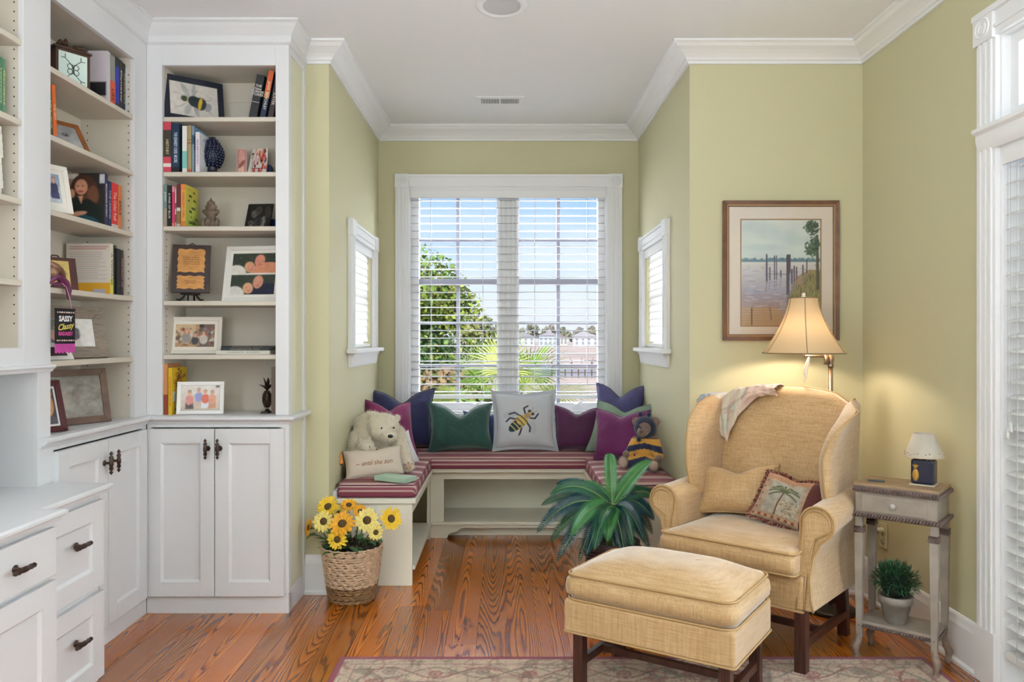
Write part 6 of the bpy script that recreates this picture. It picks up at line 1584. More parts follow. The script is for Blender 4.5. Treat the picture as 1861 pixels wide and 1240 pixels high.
cw.poly([(0, 0), (1, 0), (.75, .16), (.35, .26), (.05, .18)], '#235060'); cw.ell(.36, .24, .16, .04, '#dda084', 8)
cw.blur(1); cw.noise(.15, 10, 3)
bookL('large memoir with a curly haired woman on the cover, third shelf', 190.5, 196, .222, 3, '#2a2c58', back=cw, d=.175, title='BECOMING MYSELF', tcol='#d8d8e0')
bookL('navy book with a white wave beside the memoir', 197, 202.5, .195, 3, '#232a56', title='THE LEGEND', tcol='#c9c9d8')
bookL('bright red thick book with silver title on the third shelf', 203, 214.5, .195, 3, '#d8282c', bands=((0, .10, '#c9b8b8'),), title='The Color Red', tcol='#e6c9b0')
bookL('orange and black banded book with bold letters at the end of the third shelf', 215, 221, .195, 3, '#d07a3c', title='EXILE', tcol='#221a16', tsize=.026)
# level 1.434
cb_ = Cv(60, 80, '#d9cfc6', .75); cb_.rect(0, 0, 1, .22, '#e0a62a'); cb_.rect(.62, .02, .88, .10, '#b9b2c0')
for (y, c, x1) in ((.94, '#b04a48', .95), (.90, '#b04a48', .9)): cb_.line([(.08, y), (x1, y)], .018, c, .8)
for i in range(14): cb_.line([(.08, .83-.04*i), (.82+.1*math.sin(i*3), .83-.04*i)], .010, '#8f8a8c' if i % 3 else '#b98880', .65)
bookL('cream book with printed back cover and yellow band facing out, fourth shelf', 200, 206, .215, 2, '#ddd6c0', back=cb_, d=.185, bands=((0, .3, '#d8cf5a'),), title='A VOYAGE', tcol='#4a4a48')
bookL('first black album right of the cream book', 207, 212, .213, 2, '#3a3630', X=-1.675)
bookL('second black album right of the cream book', 212.5, 218.5, .200, 2, '#15161a', X=-1.665, bands=((.2, .22, '#3c4048'),))
bookL('black book with pinkish dotted spine, last on the fourth shelf', 219, 224.5, .198, 2, '#1d1719', X=-1.665, title='PORTRAIT OF', tcol='#c98f9c')
pq = thing('plaque', 'small mahogany plaque with a yellowed script sheet, fourth shelf of left bookcase', 'plaque', (-1.700, 3.03, LL[2]), R(52), rx=R(-14))
m = MB(); m.box(-.072, -.006, 0, .072, .006, .128); m.tube([(-.016, 0, .128), (-.010, 0, .137), (.010, 0, .137), (.016, 0, .128)], .003, 6); ob('board', m, mat('red_mahogany', '#4a211a', .35, var=.3, vscale=25), pq, bevel=.003)
o = canvas_obj('parchment', parchment_canvas(24, 30, 7, base='#cfb368'), .088, .100, pq, (0, -.0072, .014), m=PRINT_MATT)
lettering('sisters\nare flowers\nfrom the same\ngarden', .010, cm('#5a4428', .7), pq, TM((.008, -.0078, .07), 90), name='verse')
# masked shoe ornament with hanging banner
sh_ = thing('ribbon_ornament', 'bronze and purple curled ribbon ornament hanging over the fourth shelf edge', 'ornament', (-1.637, 2.91, LL[2]), R(90))
PUR = mat('purple_satin', '#5c2148', .3, var=.3, vscale=40); BRZ = mat('bronze_satin', '#7d5c48', .3, metal=.4, var=.3, vscale=50)
m = MB(); m.ell((-.03, .0, .055), (.022, .022, .030), 12, 8); m.tube([(-.05, .0, .09), (-.03, -.01, .075), (-.005, -.012, .062), (.018, -.014, .040)], [.006, .014, .014, .008], 8); m.tube([(-.045, 0, .03), (-.02, -.006, .07), (.01, -.01, .055)], [.004, .008, .003], 8); ob('bronze_ribbon', m, BRZ, sh_, smooth=True)
m = MB(); m.tube([(-.055, .0, .012), (-.03, -.01, .040), (0, -.016, .032), (.022, -.020, .018), (.036, -.022, -.006), (.034, -.022, -.030), (.028, -.022, -.034)], [.006, .014, .014, .012, .011, .007, .004], 8); m.tube([(-.04, -.005, .01), (-.01, -.012, .014), (.012, -.014, .008)], [.004, .010, .004], 8); ob('purple_ribbon', m, PUR, sh_, smooth=True)
m = MB(); m.tube([(-.005, -.018, .018), (.016, -.024, .004), (.030, -.030, -.04), (.040, -.032, -.085)], .0012, 5); ob('string', m, cm('#d8a0b8', .6), sh_, smooth=True)
bn = thing('banner', 'small black hanging banner with white, gold and pink words and pink fringe', 'banner', (-1.604, 2.905, 1.198), R(82))
m = MB(); m.box(-.055, 0, .030, .050, .002, .158); m.tube([(-.056, .001, .158), (.052, .001, .158)], .003, 6); ob('cloth', m, mat('black_felt', '#15121a', .8), bn)
m = MB()
for i in range(30): m.box(-.055+i*.0035, -.001, 0+.003*math.sin(i*5), -.0525+i*.0035, .0015, .032)
ob('fringe', m, mat('pink_fringe', '#c04a9c', .7), bn)
lettering('SASSY', .028, cm('#e6e2e4', .6), bn, TM((0, -.0004, .122), 90), bold=.03, width=.072)
lettering('Classy', .030, cm('#d8c860', .6), bn, TM((-.002, -.0006, .094), 90, -8), bold=.02, shear=.35, width=.085)
lettering('BADASSY', .020, cm('#d8489c', .6), bn, TM((0, -.0004, .068), 90), bold=.02, width=.075)
m = MB()
for i in range(16): m.ell((-.042+.084*(i % 8)/7, -.0005, .146 if i < 8 else .044), (.0035+.0015*(i % 3), .0008, .003), 8, 4)
ob('dotted_garland', m, cm('#d8bcb0', .6), bn)
# level 1.168 frames
cv = Cv(70, 50, '#d8d4cf', 1.3); cv.rect(0, 0, .42, 1, '#9a9a98'); cv.rect(0, .6, .42, .95, '#6a6f68'); cv.person(.28, .70, .16, '#8a4a38', '#c98f7c', legs='#46506a'); cv.person(.60, .80, .17, '#b9a088', '#5f5a62', legs='#c9c4be'); cv.rect(.72, 0, 1, 1, '#e2e0dd', .5)
GW = mat('weathered_grey_wood', '#8a7d70', .7, var=.3, vscale=10, stretch=(3, 3, 30), bump=.5, bscale=60)
pframe('wide weathered grey wood frame with two people in a photo, fifth shelf', .305, .210, .048, '#8a7d70', cv, (-1.728, 3.165, LL[1]), 60, 13, fm=GW, depth=.022, prof=.010, strut=False)
cv = Cv(20, 20, '#c9c9c9')
pframe('low white card frame lying in front of the grey frame, partly hidden by the banner', .150, .075, .018, '#e2ded9', cv, (-1.668, 2.95, LL[1]), 66, 35, depth=.008, strut=False)
# level .90 frames
cv = Cv(50, 60, '#4a4450', .8); cv.ell(.5, .55, .34, .40, '#c9955a'); cv.ell(.5, .85, .34, .16, '#a8743c'); cv.ell(.52, .5, .24, .32, '#dba088'); cv.ell(.5, .05, .5, .2, '#5a5660')
for x in (.42, .62): cv.line([(x-.05, .54), (x+.05, .55)], .018, '#5a3428')
cv.ell(.53, .44, .04, .05, '#c98474'); cv.ell(.54, .32, .07, .035, '#b03a3c')
pframe('dark red frame with a blond child portrait, at the left of the bottom shelf', .148, .195, .022, '#4a1620', cv, (-1.690, 2.94, LL[0]), 66, 15, mount=.008, mcol='#e0dcd8', strut=False, fm=mat('oxblood_lacquer', '#4c1a22', .25))
cv = Cv(80, 60, '#9a948f', 1.35); cv.noise(.35, 6, 9)
cv.grad(0, '#8f8984', .3, '#a8a4a0'); 
for e in ((.3, .45, .12, .2, '#b9a89a'), (.5, .5, .1, .2, '#8a7c74'), (.7, .45, .12, .2, '#a39a94')): cv.ell(*e, 0, .6, .4)
cv.noise(.2, 12, 4)
pframe('brown wood frame with reflections in its glass, bottom shelf of left bookcase', .285, .225, .028, '#5a4438', cv, (-1.738, 3.235, LL[0]), 62, 10, glossy=True, fm=mat('taupe_wood', '#6a5244', .5, var=.25, vscale=20), strut=False)
# desk frame
cv = Cv(60, 70, '#a9b0b4', .8); cv.noise(.3, 8, 2); cv.rect(0, 0, .9, .5, '#8f9a98', .5)
pframe('big navy blue framed photo standing on the white desk at the left edge', .235, .315, .026, '#22304e', cv, (-1.70, 2.43, .7305), 62, 8, mount=.012, mcol='#cdd6cc', glossy=True, depth=.022, prof=.008, strut=False, fm=mat('navy_frame', '#26365c', .3))
# hutch books
def bookH(label, y0, y1, h, z, color, d=.15, X=XS, **k): return book(label, y1-y0-.001, h, d, color, (X, (y0+y1)/2, z+.0005), yaw=90, **k)
bookH('thick white hardback beside two green books at the left edge of the photo', 2.585, 2.625, .205, 1.989, '#e2dfe0', d=.16)
bookH('first green book in the hutch, next to the white hardback', 2.626, 2.642, .190, 1.989, '#4a7a58', title='Lowcountry', tcol='#c9d8b0')
bookH('second green book in the hutch, lettered in yellow', 2.643, 2.657, .188, 1.989, '#5a8a68', title='Gardens', tcol='#d8d88a')
for i in range(9):
    b_ = thing('book', ('lowest', 'second from the bottom', 'third from the bottom', 'fourth from the bottom', 'middle', 'fourth from the top', 'third from the top', 'second from the top', 'topmost')[i]+' white paperback of the flat hutch stack at the left edge', 'book', (-1.74, 2.56+.003*((i*7) % 4), 1.7215+i*.0255), R(90), 'white paperbacks stacked flat in the hutch')
    m = MB(); m.box(-.08, -.07, 0, .08, .07, .0015); m.box(-.08, -.07, .0235, .08, .07, .025); m.box(-.08, -.07, 0, .08, -.068, .025); ob('cover', m, cm('#dedad2'), b_)
    m = MB(); m.box(-.078, -.069, .001, .078, .068, .024); ob('pages', m, PAGE, b_)
# ------------------------------------------------------------------ cycad in a dark basket
cy = thing('potted_palm', 'artificial cycad palm with arching blue-green fronds in a dark basket', 'plant', (.50, 3.76, 0))
DB = mat('dark_red_wicker', '#3a1f22', .6, var=.3, vscale=40)
m = MB(); m.lathe([(.001, 0), (.095, 0), (.10, .01), (.125, .27), (.130, .30), (.122, .30), (.115, .27), (.001, .26)], n=28, cap=False); pb = ob('basket', m, DB, cy, smooth=True)
m = MB()
for j in range(12):
    z = .02+j*.023; r = .100+.028*z/.30
    m.tube([((r+.003*math.sin(k*.5*math.pi+j*math.pi))*math.cos(k*math.pi/28), (r+.003*math.sin(k*.5*math.pi+j*math.pi))*math.sin(k*math.pi/28), z) for k in range(57)], .0085, 5, False)
ob('weave', m, DB, pb, smooth=True)
FM = [mat('frond_light', '#43824c', .3, var=.2, vscale=20), mat('frond_green', '#1f5840', .3, var=.25, vscale=20), mat('frond_blue', '#1a444c', .25, var=.25, vscale=20), mat('frond_dark', '#1b3a38', .3, var=.25, vscale=20)]
STEM = mat('pale_green_stem', '#7f9a5c', .5)
C0 = Vector((0, 0, .455))
def frond(p0, p1, p2, W, mi, n=44):
    """quadratic arch with leaflets both sides"""
    p0, p1, p2 = Vector(p0), Vector(p1), Vector(p2); m = MB(); pts = []
    for i in range(n+1): t = i/n; pts.append(p0*(1-t)**2+p1*2*t*(1-t)+p2*t*t)
    m.m = 0; m.tube(pts[::2]+([pts[-1]] if n % 2 else []), [.004*(1-.75*i/(n//2)) for i in range(len(pts[::2]+([pts[-1]] if n % 2 else [])))], 5)
    m.m = 1
    for i in range(3, n+1):
        t = i/n; q = pts[i]; d = (pts[min(n, i+1)]-pts[i-1]).normalized(); side = d.cross(Vector((0, -.80, .60)))
        if side.length < .2: side = d.cross(Vector((1, 0, .3)))
        side.normalize(); nr = side.cross(d).normalized(); w = W*min(1, t*5)*max(0, 1-t**2.6)**.75+.002
        for s in (-1, 1):
            dd = (side*s*.85+d*.55+nr*.18).normalized(); a = q; b = q+dd*w*.5+nr*.004; c = q+dd*w-Vector((0, 0, w*.08)); ww = d*.0034
            m.add([a-ww, a+ww, b+ww*1.1, c, b-ww*1.1], [(0, 1, 2, 4), (4, 2, 3)])
    return ob('frond', m, [STEM, FM[mi]], cy)
s_ = 1450/3.76
def tip(px, py, dy): s2 = 1450/(3.76+dy); return Vector(((px-920)/s2-.50, dy, 1.25-(py-615)/s2))
FR_ = [((1107, 826), .05, .08, .050, 0), ((1183, 838), .02, .06, .050, 0), ((1152, 862), .10, .06, .045, 3), ((1056, 882), .04, .06, .045, 0), ((1000, 900), -.02, .13, .055, 1), ((985, 918), .10, .10, .055, 1), ((976, 968), -.08, .16, .065, 2), ((1000, 985), -.02, .12, .060, 1), ((1012, 1022), -.16, .14, .055, 2), ((1038, 975), -.14, .12, .060, 0), ((1052, 1022), -.12, .14, .055, 3), ((1080, 1000), -.20, .10, .060, 1), ((1104, 985), -.18, .10, .060, 0), ((1120, 1000), -.10, .13, .060, 2), ((1150, 1000), -.10, .10, .060, 1), ((1170, 985), -.06, .12, .065, 2), ((1188, 945), .05, .12, .065, 2), ((1195, 905), .12, .10, .055, 1), ((1170, 895), .18, .09, .05, 3), ((1045, 905), .16, .10, .05, 3), ((1020, 955), .12, .12, .055, 3), ((1185, 970), .10, .13, .06, 3)]
FR_ += [((1030, 925), .02, .12, .055, 2), ((990, 945), .06, .13, .055, 3), ((1066, 1010), -.16, .10, .055, 2), ((1135, 1012), -.16, .10, .055, 3), ((1092, 960), -.22, .07, .050, 1), ((1020, 995), -.10, .13, .055, 3), ((1165, 930), .10, .12, .055, 1), ((1180, 1000), -.02, .12, .055, 3), ((1012, 880), .10, .09, .045, 2)]
for (p, dy, rise, W, mi) in FR_:
    e = tip(p[0], p[1], dy); mid = C0*.45+e*.55+Vector((0, 0, rise)); W *= 1.0; frond(C0+Vector((random.uniform(-.012, .012), random.uniform(-.012, .012), 0)), mid, e, W, mi)
m = MB()
for i in range(12):
    a_ = i*2.4; leaf(m, C0+Vector((.012*math.cos(a_), .012*math.sin(a_), -.02)), Vector((math.cos(a_)*.7, math.sin(a_)*.7, .8)), .055, .014, 3, .3)
m.tube([C0+Vector((0, 0, -.2)), C0], [.03, .022], 10); ob('crown', m, mat('crown_scales', '#7d9a54', .4), cy, smooth=True)

# ------------------------------------------------------------------ basket of sunflowers
bk2 = thing('basket', 'round woven jute basket with a darker lower band holding the sunflowers', 'basket', (-.742, 3.84, 0))
JU = mat('jute_rope', '#d0b294', .85, var=.25, vscale=60, bump=.6, bscale=300); JD = mat('seagrass_rope', '#92704c', .85, var=.35, vscale=60, bump=.6, bscale=300)
def br_(z): return .108+.036*(z/.255)**.9
m = MB(); m.lathe([(.001, .004), (br_(0)-.006, .004), (br_(.25)-.008, .25), (br_(.25)-.014, .25), (br_(.1)-.012, .1), (.001, .1)], n=36, cap=False); ob('liner', m, mat('liner_dark', '#5a4636', .9), bk2, smooth=True)
for nm, z0, z1, mt_ in (('lower_weave', 0, .076, JD), ('upper_weave', .076, .258, JU)):
    m = MB(); nrow = int((z1-z0)/.0078)
    for j in range(nrow):
        z = z0+(j+.5)*(z1-z0)/nrow; r = br_(z); ph = j*1.3; N_ = 132; wob = .0015*math.sin(j*2.2)
        m.tube([((r+.0022*math.sin(k*.9+ph))*math.cos(2*math.pi*k/N_), (r+.0022*math.sin(k*.9+ph))*math.sin(2*math.pi*k/N_), z+.0016*math.cos(k*.9+ph)+wob*math.sin(k*.05)) for k in range(N_+1)], [.0044+.0010*math.sin(k*1.8+ph) for k in range(N_+1)], 5, False)
    ob(nm, m, mt_, bk2, smooth=True)
m = MB(); m.ell((0, 0, .235), (.125, .125, .028), 24, 10); ob('moss_filling', m, mat('dark_moss', '#2e2520', .95, bump=1, bscale=80), bk2, smooth=True)
m = MB(); rs = random.Random(4)
for i in range(260): a_ = rs.uniform(0, 6.28); r = rs.uniform(.01, .11); leaf(m, (r*math.cos(a_), r*math.sin(a_), .245), Vector((rs.uniform(-1, 1), rs.uniform(-1, 1), rs.uniform(.3, 1.2))), .045, .004, 2, .5)
ob('dried_grass', m, mat('dried_moss', '#3f342a', .9), bk2, kind='stuff')
YEL = [mat('petal_yellow', '#f0c62a', .5, var=.12, vscale=60), mat('petal_pale', '#eedb7c', .5, var=.12, vscale=60), mat('petal_orange', '#eba921', .5, var=.15, vscale=60)]
CEN = mat('seed_centre', '#5a4422', .9, bump=1, bscale=400, var=.3, vscale=150); SGR = mat('flower_stem', '#5c7a3c', .6); LGR = mat('flower_leaf', '#3c6b3c', .5, var=.25, vscale=30)
B0 = Vector((-.742, 3.84, 0))
def sunflower(label, px, py, dy, rad, ci, face, seed, with_leaf=True):
    rad *= 1.1
    Y = 3.84+dy; s2 = 1450/Y; head = Vector(((px-920)/s2, Y, 1.25-(py-615)/s2)); rs = random.Random(seed)
    base = B0+Vector(((head.x-B0.x)*.35, dy*.4, .235)); t = thing('sunflower', label, 'flower', tuple(base), 0, 'artificial sunflowers in the jute basket' if False else None)
    f = Vector(face).normalized(); h = head-base; mid = h*.55+Vector((0, 0, .03))
    m = MB(); m.tube([(0, 0, 0), tuple(mid), tuple(h-f*.012)], [.0035, .003, .003], 6); m.ell(tuple(h-f*.009), (.010, .010, .010), 8, 6); ob('stem', m, SGR, t, smooth=True)
    u = f.cross(Vector((0, 0, 1))).normalized(); w = u.cross(f)
    m = MB()
    for ring, (nn, L, tilt) in enumerate(((15, rad, .10), (14, rad*.88, .28))):
        for k in range(nn):
            a_ = 2*math.pi*(k+.5*ring)/nn+rs.uniform(-.1, .1); d = (u*math.cos(a_)+w*math.sin(a_)); L_ = L*rs.uniform(.88, 1.08); tl = tilt+rs.uniform(-.12, .15)
            sd = f.cross(d); p = h+d*rad*.30; dd = (d+f*tl).normalized(); W_ = rad*.155
            q1 = p+dd*L_*.33; q2 = p+dd*L_*.6-f*.002; q3 = p+dd*L_*.80-f*rs.uniform(.001, .006)
            m.add([p-sd*W_*.5, p+sd*W_*.5, q1+sd*W_+f*.002, q1-f*.001, q1-sd*W_+f*.002, q2+sd*W_*.75, q2-sd*W_*.75, q3], [(0, 1, 2, 3), (0, 3, 4), (3, 2, 5, 6), (3, 6, 4), (6, 5, 7)])
    ob('petals', m, YEL[ci], t)
    m = MB(); Q = Matrix((u, w, f)).transposed(); m.ell(tuple(h), (rad*.36, rad*.36, rad*.16), 16, 8, rot=Q); ob('seed_head', m, CEN, t, smooth=True)
    if with_leaf:
        m = MB()
        for k in range(3): leaf(m, h*(.35+.2*k), Vector((rs.uniform(-1, 1), rs.uniform(-1, .2), rs.uniform(-.1, .5))), .055, .013, 4, .7, up=Vector((0, 0, 1)))
        ob('leaf', m, LGR, t, smooth=True)
SF = [('yellow sunflower at the upper left of the jute basket, brown centre', 596, 921, -.02, .048, 0, (-.2, -.8, .6)), ('pale yellow sunflower at the left, facing forward, large dark centre', 588, 948, -.09, .046, 1, (-.15, -1, .25)),
      ('small orange flower at the far left edge of the bouquet', 561, 959, -.03, .040, 2, (-.9, -.5, .2)), ('orange yellow sunflower in the middle of the bouquet with olive centre', 622, 952, -.11, .054, 2, (0, -.8, .6)),
      ('large pale sunflower right of centre with ochre ringed disc', 667, 946, -.08, .052, 1, (.1, -1, .3)), ('lowest yellow sunflower hanging over the rim with drooping petals', 613, 981, -.13, .042, 0, (0, -1, .1)),
      ('bright yellow sunflower at the far right of the bouquet', 711, 943, -.05, .050, 0, (.55, -.8, .3)), ('small yellow flower under the far right sunflower', 683, 968, -.09, .034, 1, (.3, -.9, .1)),
      ('orange flower at the top behind the middle sunflower', 634, 918, .03, .038, 2, (.1, -.6, .9)), ('ragged orange flower at the upper right of the bouquet', 655, 930, .02, .036, 2, (.3, -.7, .7)), ('small golden flower head between the left and middle blooms', 616, 932, .01, .034, 1, (-.1, -.7, .8))]
for i, a_ in enumerate(SF): sunflower(*a_, seed=i)
lv = thing('leaf_sprig', 'spray of broad green leaves among the sunflowers, left side of the basket', 'leaves', (B0.x-.03, B0.y-.03, .24))
m = MB(); rs = random.Random(9)
for i in range(16):
    a_ = rs.uniform(2.4, 5.9); leaf(m, (.04*math.cos(a_), .04*math.sin(a_), .01), Vector((math.cos(a_), math.sin(a_)*.8, rs.uniform(.2, 1.1))), rs.uniform(.07, .13), .016, 5, .6)
ob('leaf', m, LGR, lv, smooth=True)

# ------------------------------------------------------------------ chair pillows and throw
MC = XF[ch.name]
def onchair(x, y, z): return tuple(MC @ Vector((x, y, z)))
pillow('plain honey linen pillow leaning in the left of the wing chair', .335, .225, .13, LINEN, onchair(-.115, .060, .478), -26, 22, -1, .035, LPIPE, 31, wr=.005)
t = thing('pillow', 'tapestry pillow with a palm tree and dark red fringe in the wing chair', 'pillow', onchair(.110, -.010, .482), R(-44), rx=R(-30), ry=R(10))
n = 110; mb, edge, nf = pillow_mesh(.265, .215, .11, n, .05, .018, .003, 33)
o = ob('cover', mb, vcolmat('tapestry', .9, bump=.6, bscale=500, sheen=.2), t, smooth=True)
cv = Cv(n, n, '#a88f78', 1.2); rs = np.random.RandomState(6); cv.noise(.2, 14, 3); cv.rect(.18, .14, .74, .80, '#a09a8c'); cv.noise(.18, 20, 1)
for i in range(150): cv.ell(.4+.35*rs.rand(), .1+.35*rs.rand(), .012+.015*rs.rand(), .010, ('#7d5a40', '#b9a07a', '#5f5a3c', '#c9b090')[rs.randint(4)], rs.rand()*180, .7)
cv.line([(.40, .12), (.41, .35), (.45, .62)], .028, '#5f3c30')
for a_ in (10, 35, 62, 95, 125, 150, 175, 205, 335): cv.line([(.45, .62), (.45+.13*math.cos(R(a_)), .62+.13*math.sin(R(a_))), (.45+.25*math.cos(R(a_)), .60+.17*math.sin(R(a_))-.05)], .030, '#5a6040')
cv.rect(0, .85, 1, 1, '#a8704c', .7); cv.rect(.80, 0, 1, 1, '#4a2428')
for i in range(26): cv.line([(.80, .02+.04*i), (1, .0+.04*i)], .016, '#7d4438', .8)
for i in range(14): cv.ell(.05+.055*i, .06, .03, .025, ('#8a4a38', '#c09a78')[i % 2])
for i in range(10): cv.ell(.08, .12+.075*i, .025, .025, ('#b08a6c', '#7d5a48')[i % 2])
col = np.tile(np.array(lin('#6d3a34'), np.float32), (len(mb.v), 1)); col[:nf] = cv.c.reshape(-1, 3); setcol(o.data, col)
m = MB(); rs = random.Random(3); E_ = [Vector(e) for e in edge]
for i in range(len(E_)-1):
    for k in range(4):
        p = E_[i].lerp(E_[i+1], k/4); out = Vector((p.x, 0, p.z-.1075)).normalized(); d = (out+Vector((rs.uniform(-.5, .5), rs.uniform(-.7, .4), rs.uniform(-.5, .5)))).normalized(); L = rs.uniform(.010, .020)
        m.m = rs.randint(0, 2); sd = d.cross(Vector((0, 1, 0))).normalized()*.0014
        m.add([p-sd, p+sd, p+d*L+sd, p+d*L-sd], [(0, 1, 2, 3)])
ob('fringe', m, [mat('fringe_wine', '#3c1a20', .8), mat('fringe_brick', '#7d3a30', .8), mat('fringe_tan', '#a8785c', .8)], t, kind='stuff')
# throw over the left corner of the chair
n1, n2 = 60, 60
def throw(u, v):
    x = -.355+.345*u; tipf = max(0, 1-abs(u-.36)/.40); L = .045+.185*tipf**1.1
    tz = (top_z(x) if x > -.27 else .985-.02*max(0, -x-.30)*10)+.007
    ys = .175+.105*(tz-.36)/.65-.022
    k = (v-.30)/.70
    if v < .30:
        f = v/.30; y = ys+.13*(1-f); z = tz-.045*(1-f)**2+.010*math.sin(math.pi*f)
    else:
        z = tz-k*L; y = .175+.105*(z-.36)/.65-.030-.020*math.sin(math.pi*k)
        if x < -.262: y -= min(.05, (-.262-x)*1.2)
    fold = .010*math.sin(u*19+v*3)+.006*math.sin(u*37-v*6)
    x2 = x+(.36-u)*.20*max(0, k)*tipf if k > 0 else x
    if x2 < -.27: z += .004
    return (x2+.003*math.sin(v*20), y-abs(fold)*.9-.006, z+fold*.25)
tt = thing('throw_blanket', 'pale patchwork throw in beige, pink and grey blue draped over the chair back corner', 'blanket', tuple(ch.location), R(-41.5))
m = MB(); m.grid(throw, n1, n2); o = ob('cloth', m, vcolmat('woven_throw', .9, bump=.5, bscale=400, sheen=.3), tt, smooth=True)
md = o.modifiers.new('t', 'SOLIDIFY'); md.thickness = .004; md.offset = 1
cv = Cv(n1, n2, '#d6c2ae'); rs = np.random.RandomState(2)
for (x0, y0, x1, y1, c) in ((0, .3, .22, .75, '#8fa0b0'), (.0, .0, .4, .3, '#a8b0b8'), (.22, .3, .6, 1, '#c9b8a4'), (.6, .3, 1, 1, '#d8b8a8'), (.4, 0, .8, .3, '#dcc8b4'), (.3, .62, .5, .85, '#a9b8a8')): cv.rect(x0, y0, x1, y1, c, .8)
cv.ell(.42, .70, .06, .06, '#b98468'); cv.ell(.42, .70, .03, .03, '#d8c0a4'); cv.ell(.8, .25, .05, .05, '#6d6070', 0, .8)
for i in range(26): cv.line([(.22+.018*i, .52), (.24+.018*i, .60)], .008, '#6a5c54', .8)
for i in range(30): x = rs.rand(); cv.line([(x, .2), (x+.03, 1)], .006, ('#c8a090', '#b0b4b8', '#e6dccc')[i % 3], .5)
cv.noise(.08, 20, 3); setcol(o.data, cv.c.reshape(-1, 3))

# ------------------------------------------------------------------ outside
def oc(n, m, mt, label, cat, loc=(0, 0, 0), **k): o = ob(n, m, mt, **k); tag(o, label, cat, loc=loc); return o
m = MB(); m.box(-160, 6.5, -2.75, 200, 900, -2.6); g_ = struct('ground', m, mat('sandy_ground', '#c4ac9e', .9, var=.18, vscale=.08))
m = MB(); m.box(-30, 80, -2.6, 60, 118, -2.58); o = ob('road', m, mat('asphalt_road', '#9c989a', .8)); o['kind'] = 'structure'
def crown_tree(name, label, loc, r, n, mats, trunk_h, seed, leafs=.07, cat='tree', clumps=30, squash=.9):
    t = thing(name, label, cat, loc); rs = random.Random(seed); m = MB(); cl = []
    for i in range(clumps):
        while True:
            d = Vector((rs.uniform(-1, 1), rs.uniform(-1, 1), rs.uniform(-1, 1)))
            if d.length < 1: break
        cl.append((Vector((d.x*r, d.y*r, trunk_h+r*squash+d.z*r*squash)), r*rs.uniform(.22, .36), rs.randint(0, len(mats)-1)))
    for c, rr, mi in cl:
        for k in range(n//clumps):
            d = Vector((rs.gauss(0, 1), rs.gauss(0, 1), rs.gauss(0, 1))).normalized(); p = c+d*rr*rs.uniform(.6, 1); a = Vector((rs.gauss(0, 1), rs.gauss(0, 1), rs.gauss(0, 1))).normalized()*leafs; b = d.cross(a).normalized()*leafs*.6
            m.m = mi if rs.random() < .75 else rs.randint(0, len(mats)-1); m.add([p-a, p-b, p+a, p+b], [(0, 1, 2, 3)])
    ob('foliage', m, mats, t, kind='stuff')
    m = MB(); m.tube([(0, 0, 0), (r*.05, 0, trunk_h*.6), (0, 0, trunk_h+r*.8)], [r*.10, r*.08, r*.04], 8)
    for k in range(7): c = cl[k][0]; m.tube([(0, 0, trunk_h*.8), (c.x*.5, c.y*.5, trunk_h+(c.z-trunk_h)*.5), tuple(c)], [r*.05, r*.03, r*.01], 6)
    ob('trunk', m, mat('bark_%d' % seed, '#6a5c50', .9), t, smooth=True); return t
TL = [mat('oak_leaf_light', '#a2b04e', .6), mat('oak_leaf', '#6d8a38', .6), mat('oak_leaf_dark', '#3f5a2c', .6), mat('oak_leaf_olive', '#7d7f44', .6)]
crown_tree('tree', 'dense evergreen tree close outside, seen through the left side of the window', (-2.15, 14, -2.6), 1.75, 52000, TL, 1.55, 3, .05, clumps=85, squash=1.05)
crown_tree('shrub', 'olive green shrub below the evergreen tree outside the left sash', (-1.1, 12.5, -2.6), 1.35, 18000, TL[1:]+[mat('dry_twig', '#8a7458', .8)], 1.0, 5, .06, 'shrub', 34)
PF = [mat('palm_blade', '#7f9a48', .45), mat('palm_blade_dark', '#5f8040', .45), mat('palm_blade_pale', '#a9b06a', .45)]
pm = thing('palm', 'fan palm outside with spiky yellow-green fronds filling the lower window', 'palm', (.0, 9.6, -2.6))
m = MB(); m.tube([(0, 0, 0), (.03, 0, 1.5), (0, 0, 3.0)], [.16, .14, .13], 12); ob('trunk', m, mat('palm_trunk', '#6d5c48', .95, bump=1, bscale=30), pm, smooth=True)
rs = random.Random(8)
for i, (az, elv, L, mi) in enumerate(((-150, 40, .62, 0), (-35, 48, .66, 1), (-95, 62, .60, 2), (-170, 8, .75, 0), (-12, 12, .80, 0), (-120, 20, .6, 1), (-60, 25, .6, 0), (-90, 5, .6, 1), (150, 55, .6, 1), (40, 50, .6, 0), (-140, -12, .7, 0), (-40, -12, .7, 2), (-90, 85, .5, 0))):
    a = R(az); e = R(elv); d = Vector((math.cos(a)*math.cos(e), math.sin(a)*math.cos(e), math.sin(e))); hub = Vector((0, 0, 3.05))+d*L*.75; m = MB(); m.m = 0; m.tube([(0, 0, 3.0), tuple(hub)], .012, 6)
    sd = d.cross(Vector((0, 0, 1))).normalized(); up = sd.cross(d)
    m.m = 1
    for k in range(34):
        f = -1.9+3.8*k/33; dd = (d*math.cos(f)+(sd*.85+up*.35*(1 if abs(f) < 9 else 1))*math.sin(f)).normalized(); Lk = .62*(1-.25*abs(f)/1.9)*rs.uniform(.9, 1.08); w = dd.cross(up).normalized()*.012
        p1 = hub+dd*Lk*.55; p2 = hub+dd*Lk+Vector((0, 0, -.06)); q = up*.006
        m.add([hub, p1-w+q, p1, p1+w+q, p2], [(0, 1, 2), (0, 2, 3), (1, 4, 2), (2, 4, 3)])
    ob('fan_leaf', m, [PF[1], PF[mi]], pm)
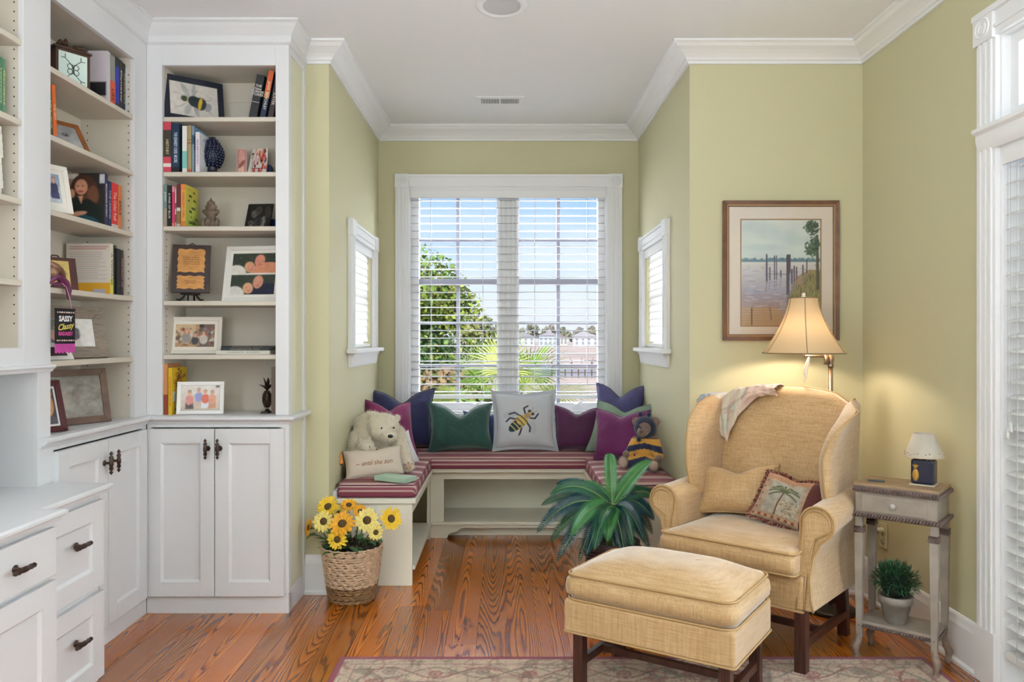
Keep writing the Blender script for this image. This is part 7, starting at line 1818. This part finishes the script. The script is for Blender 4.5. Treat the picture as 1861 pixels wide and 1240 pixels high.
# distant houses, trees and a boat dock
def house(label, x, y, w, h, wall, roof, k=0):
    t = thing('house', label, 'house', (x*1.75, y*1.75, -2.6)); m = MB(); m.box(-w/2, 0, 0, w/2, 8, h); ob('wall', m, cm(wall, .8), t)
    m = MB(); m.prism([(-w/2-.5, h), (w/2+.5, h), (w*.10*k, h+w*.22)], 'y', -.5, 8.5); ob('roof', m, cm(roof, .8), t)
    for i in range(4):
        for z in (1.0, h*.60):
            xx = -w/2+w*(i+.5)/4; m = MB(); m.box(xx-.55, -.08, z, xx+.55, .02, z+1.3); ob('window', m, cm('#8a919c', .3), t)
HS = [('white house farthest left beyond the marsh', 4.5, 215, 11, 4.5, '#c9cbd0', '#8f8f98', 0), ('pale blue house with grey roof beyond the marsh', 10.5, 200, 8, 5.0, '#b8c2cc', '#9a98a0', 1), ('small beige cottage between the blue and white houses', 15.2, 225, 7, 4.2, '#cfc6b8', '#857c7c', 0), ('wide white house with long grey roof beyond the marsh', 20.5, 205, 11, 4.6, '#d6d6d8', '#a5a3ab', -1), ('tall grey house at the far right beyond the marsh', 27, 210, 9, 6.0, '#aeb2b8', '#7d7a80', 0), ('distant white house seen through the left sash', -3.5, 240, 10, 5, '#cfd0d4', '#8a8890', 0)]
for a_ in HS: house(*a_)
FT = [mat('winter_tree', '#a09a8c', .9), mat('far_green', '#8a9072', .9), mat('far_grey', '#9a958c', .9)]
for i in range(16):
    rs = random.Random(i+50); x = -12+i*3.3; m = MB(); r = rs.uniform(2.2, 3.6)
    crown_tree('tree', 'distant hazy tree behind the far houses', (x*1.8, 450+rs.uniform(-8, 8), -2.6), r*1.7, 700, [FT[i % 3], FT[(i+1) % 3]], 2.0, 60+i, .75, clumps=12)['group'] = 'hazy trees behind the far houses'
dk2 = thing('dock', 'dark wooden dock railing on the far bank seen at the lower right of the window', 'dock', (7.0, 78, -2.6))
for i in range(9): m = MB(); m.box(-2.6+i*.65, -.06, 0, -2.48+i*.65, .06, 1.7 if i % 3 == 0 else 1.0); ob('post', m, cm('#5f4c44', .9), dk2)
m = MB(); m.box(-2.6, -.05, .9, 2.7, .05, 1.0); m.box(-2.6, -.05, .45, 2.7, .05, .53); m.box(.6, -.05, 1.6, 2.7, .05, 1.72); ob('rail', m, cm('#5f4c44', .9), dk2)
for i in range(6): m = MB(); m.box(-.05, -.05, 0, .05, .05, 1.2); oc('post', m, cm('#8f8680', .9), 'one of the thin pale posts standing along the far road', 'post', (4.2+i*1.6, 112, -2.6))['group'] = 'pale posts along the far road'
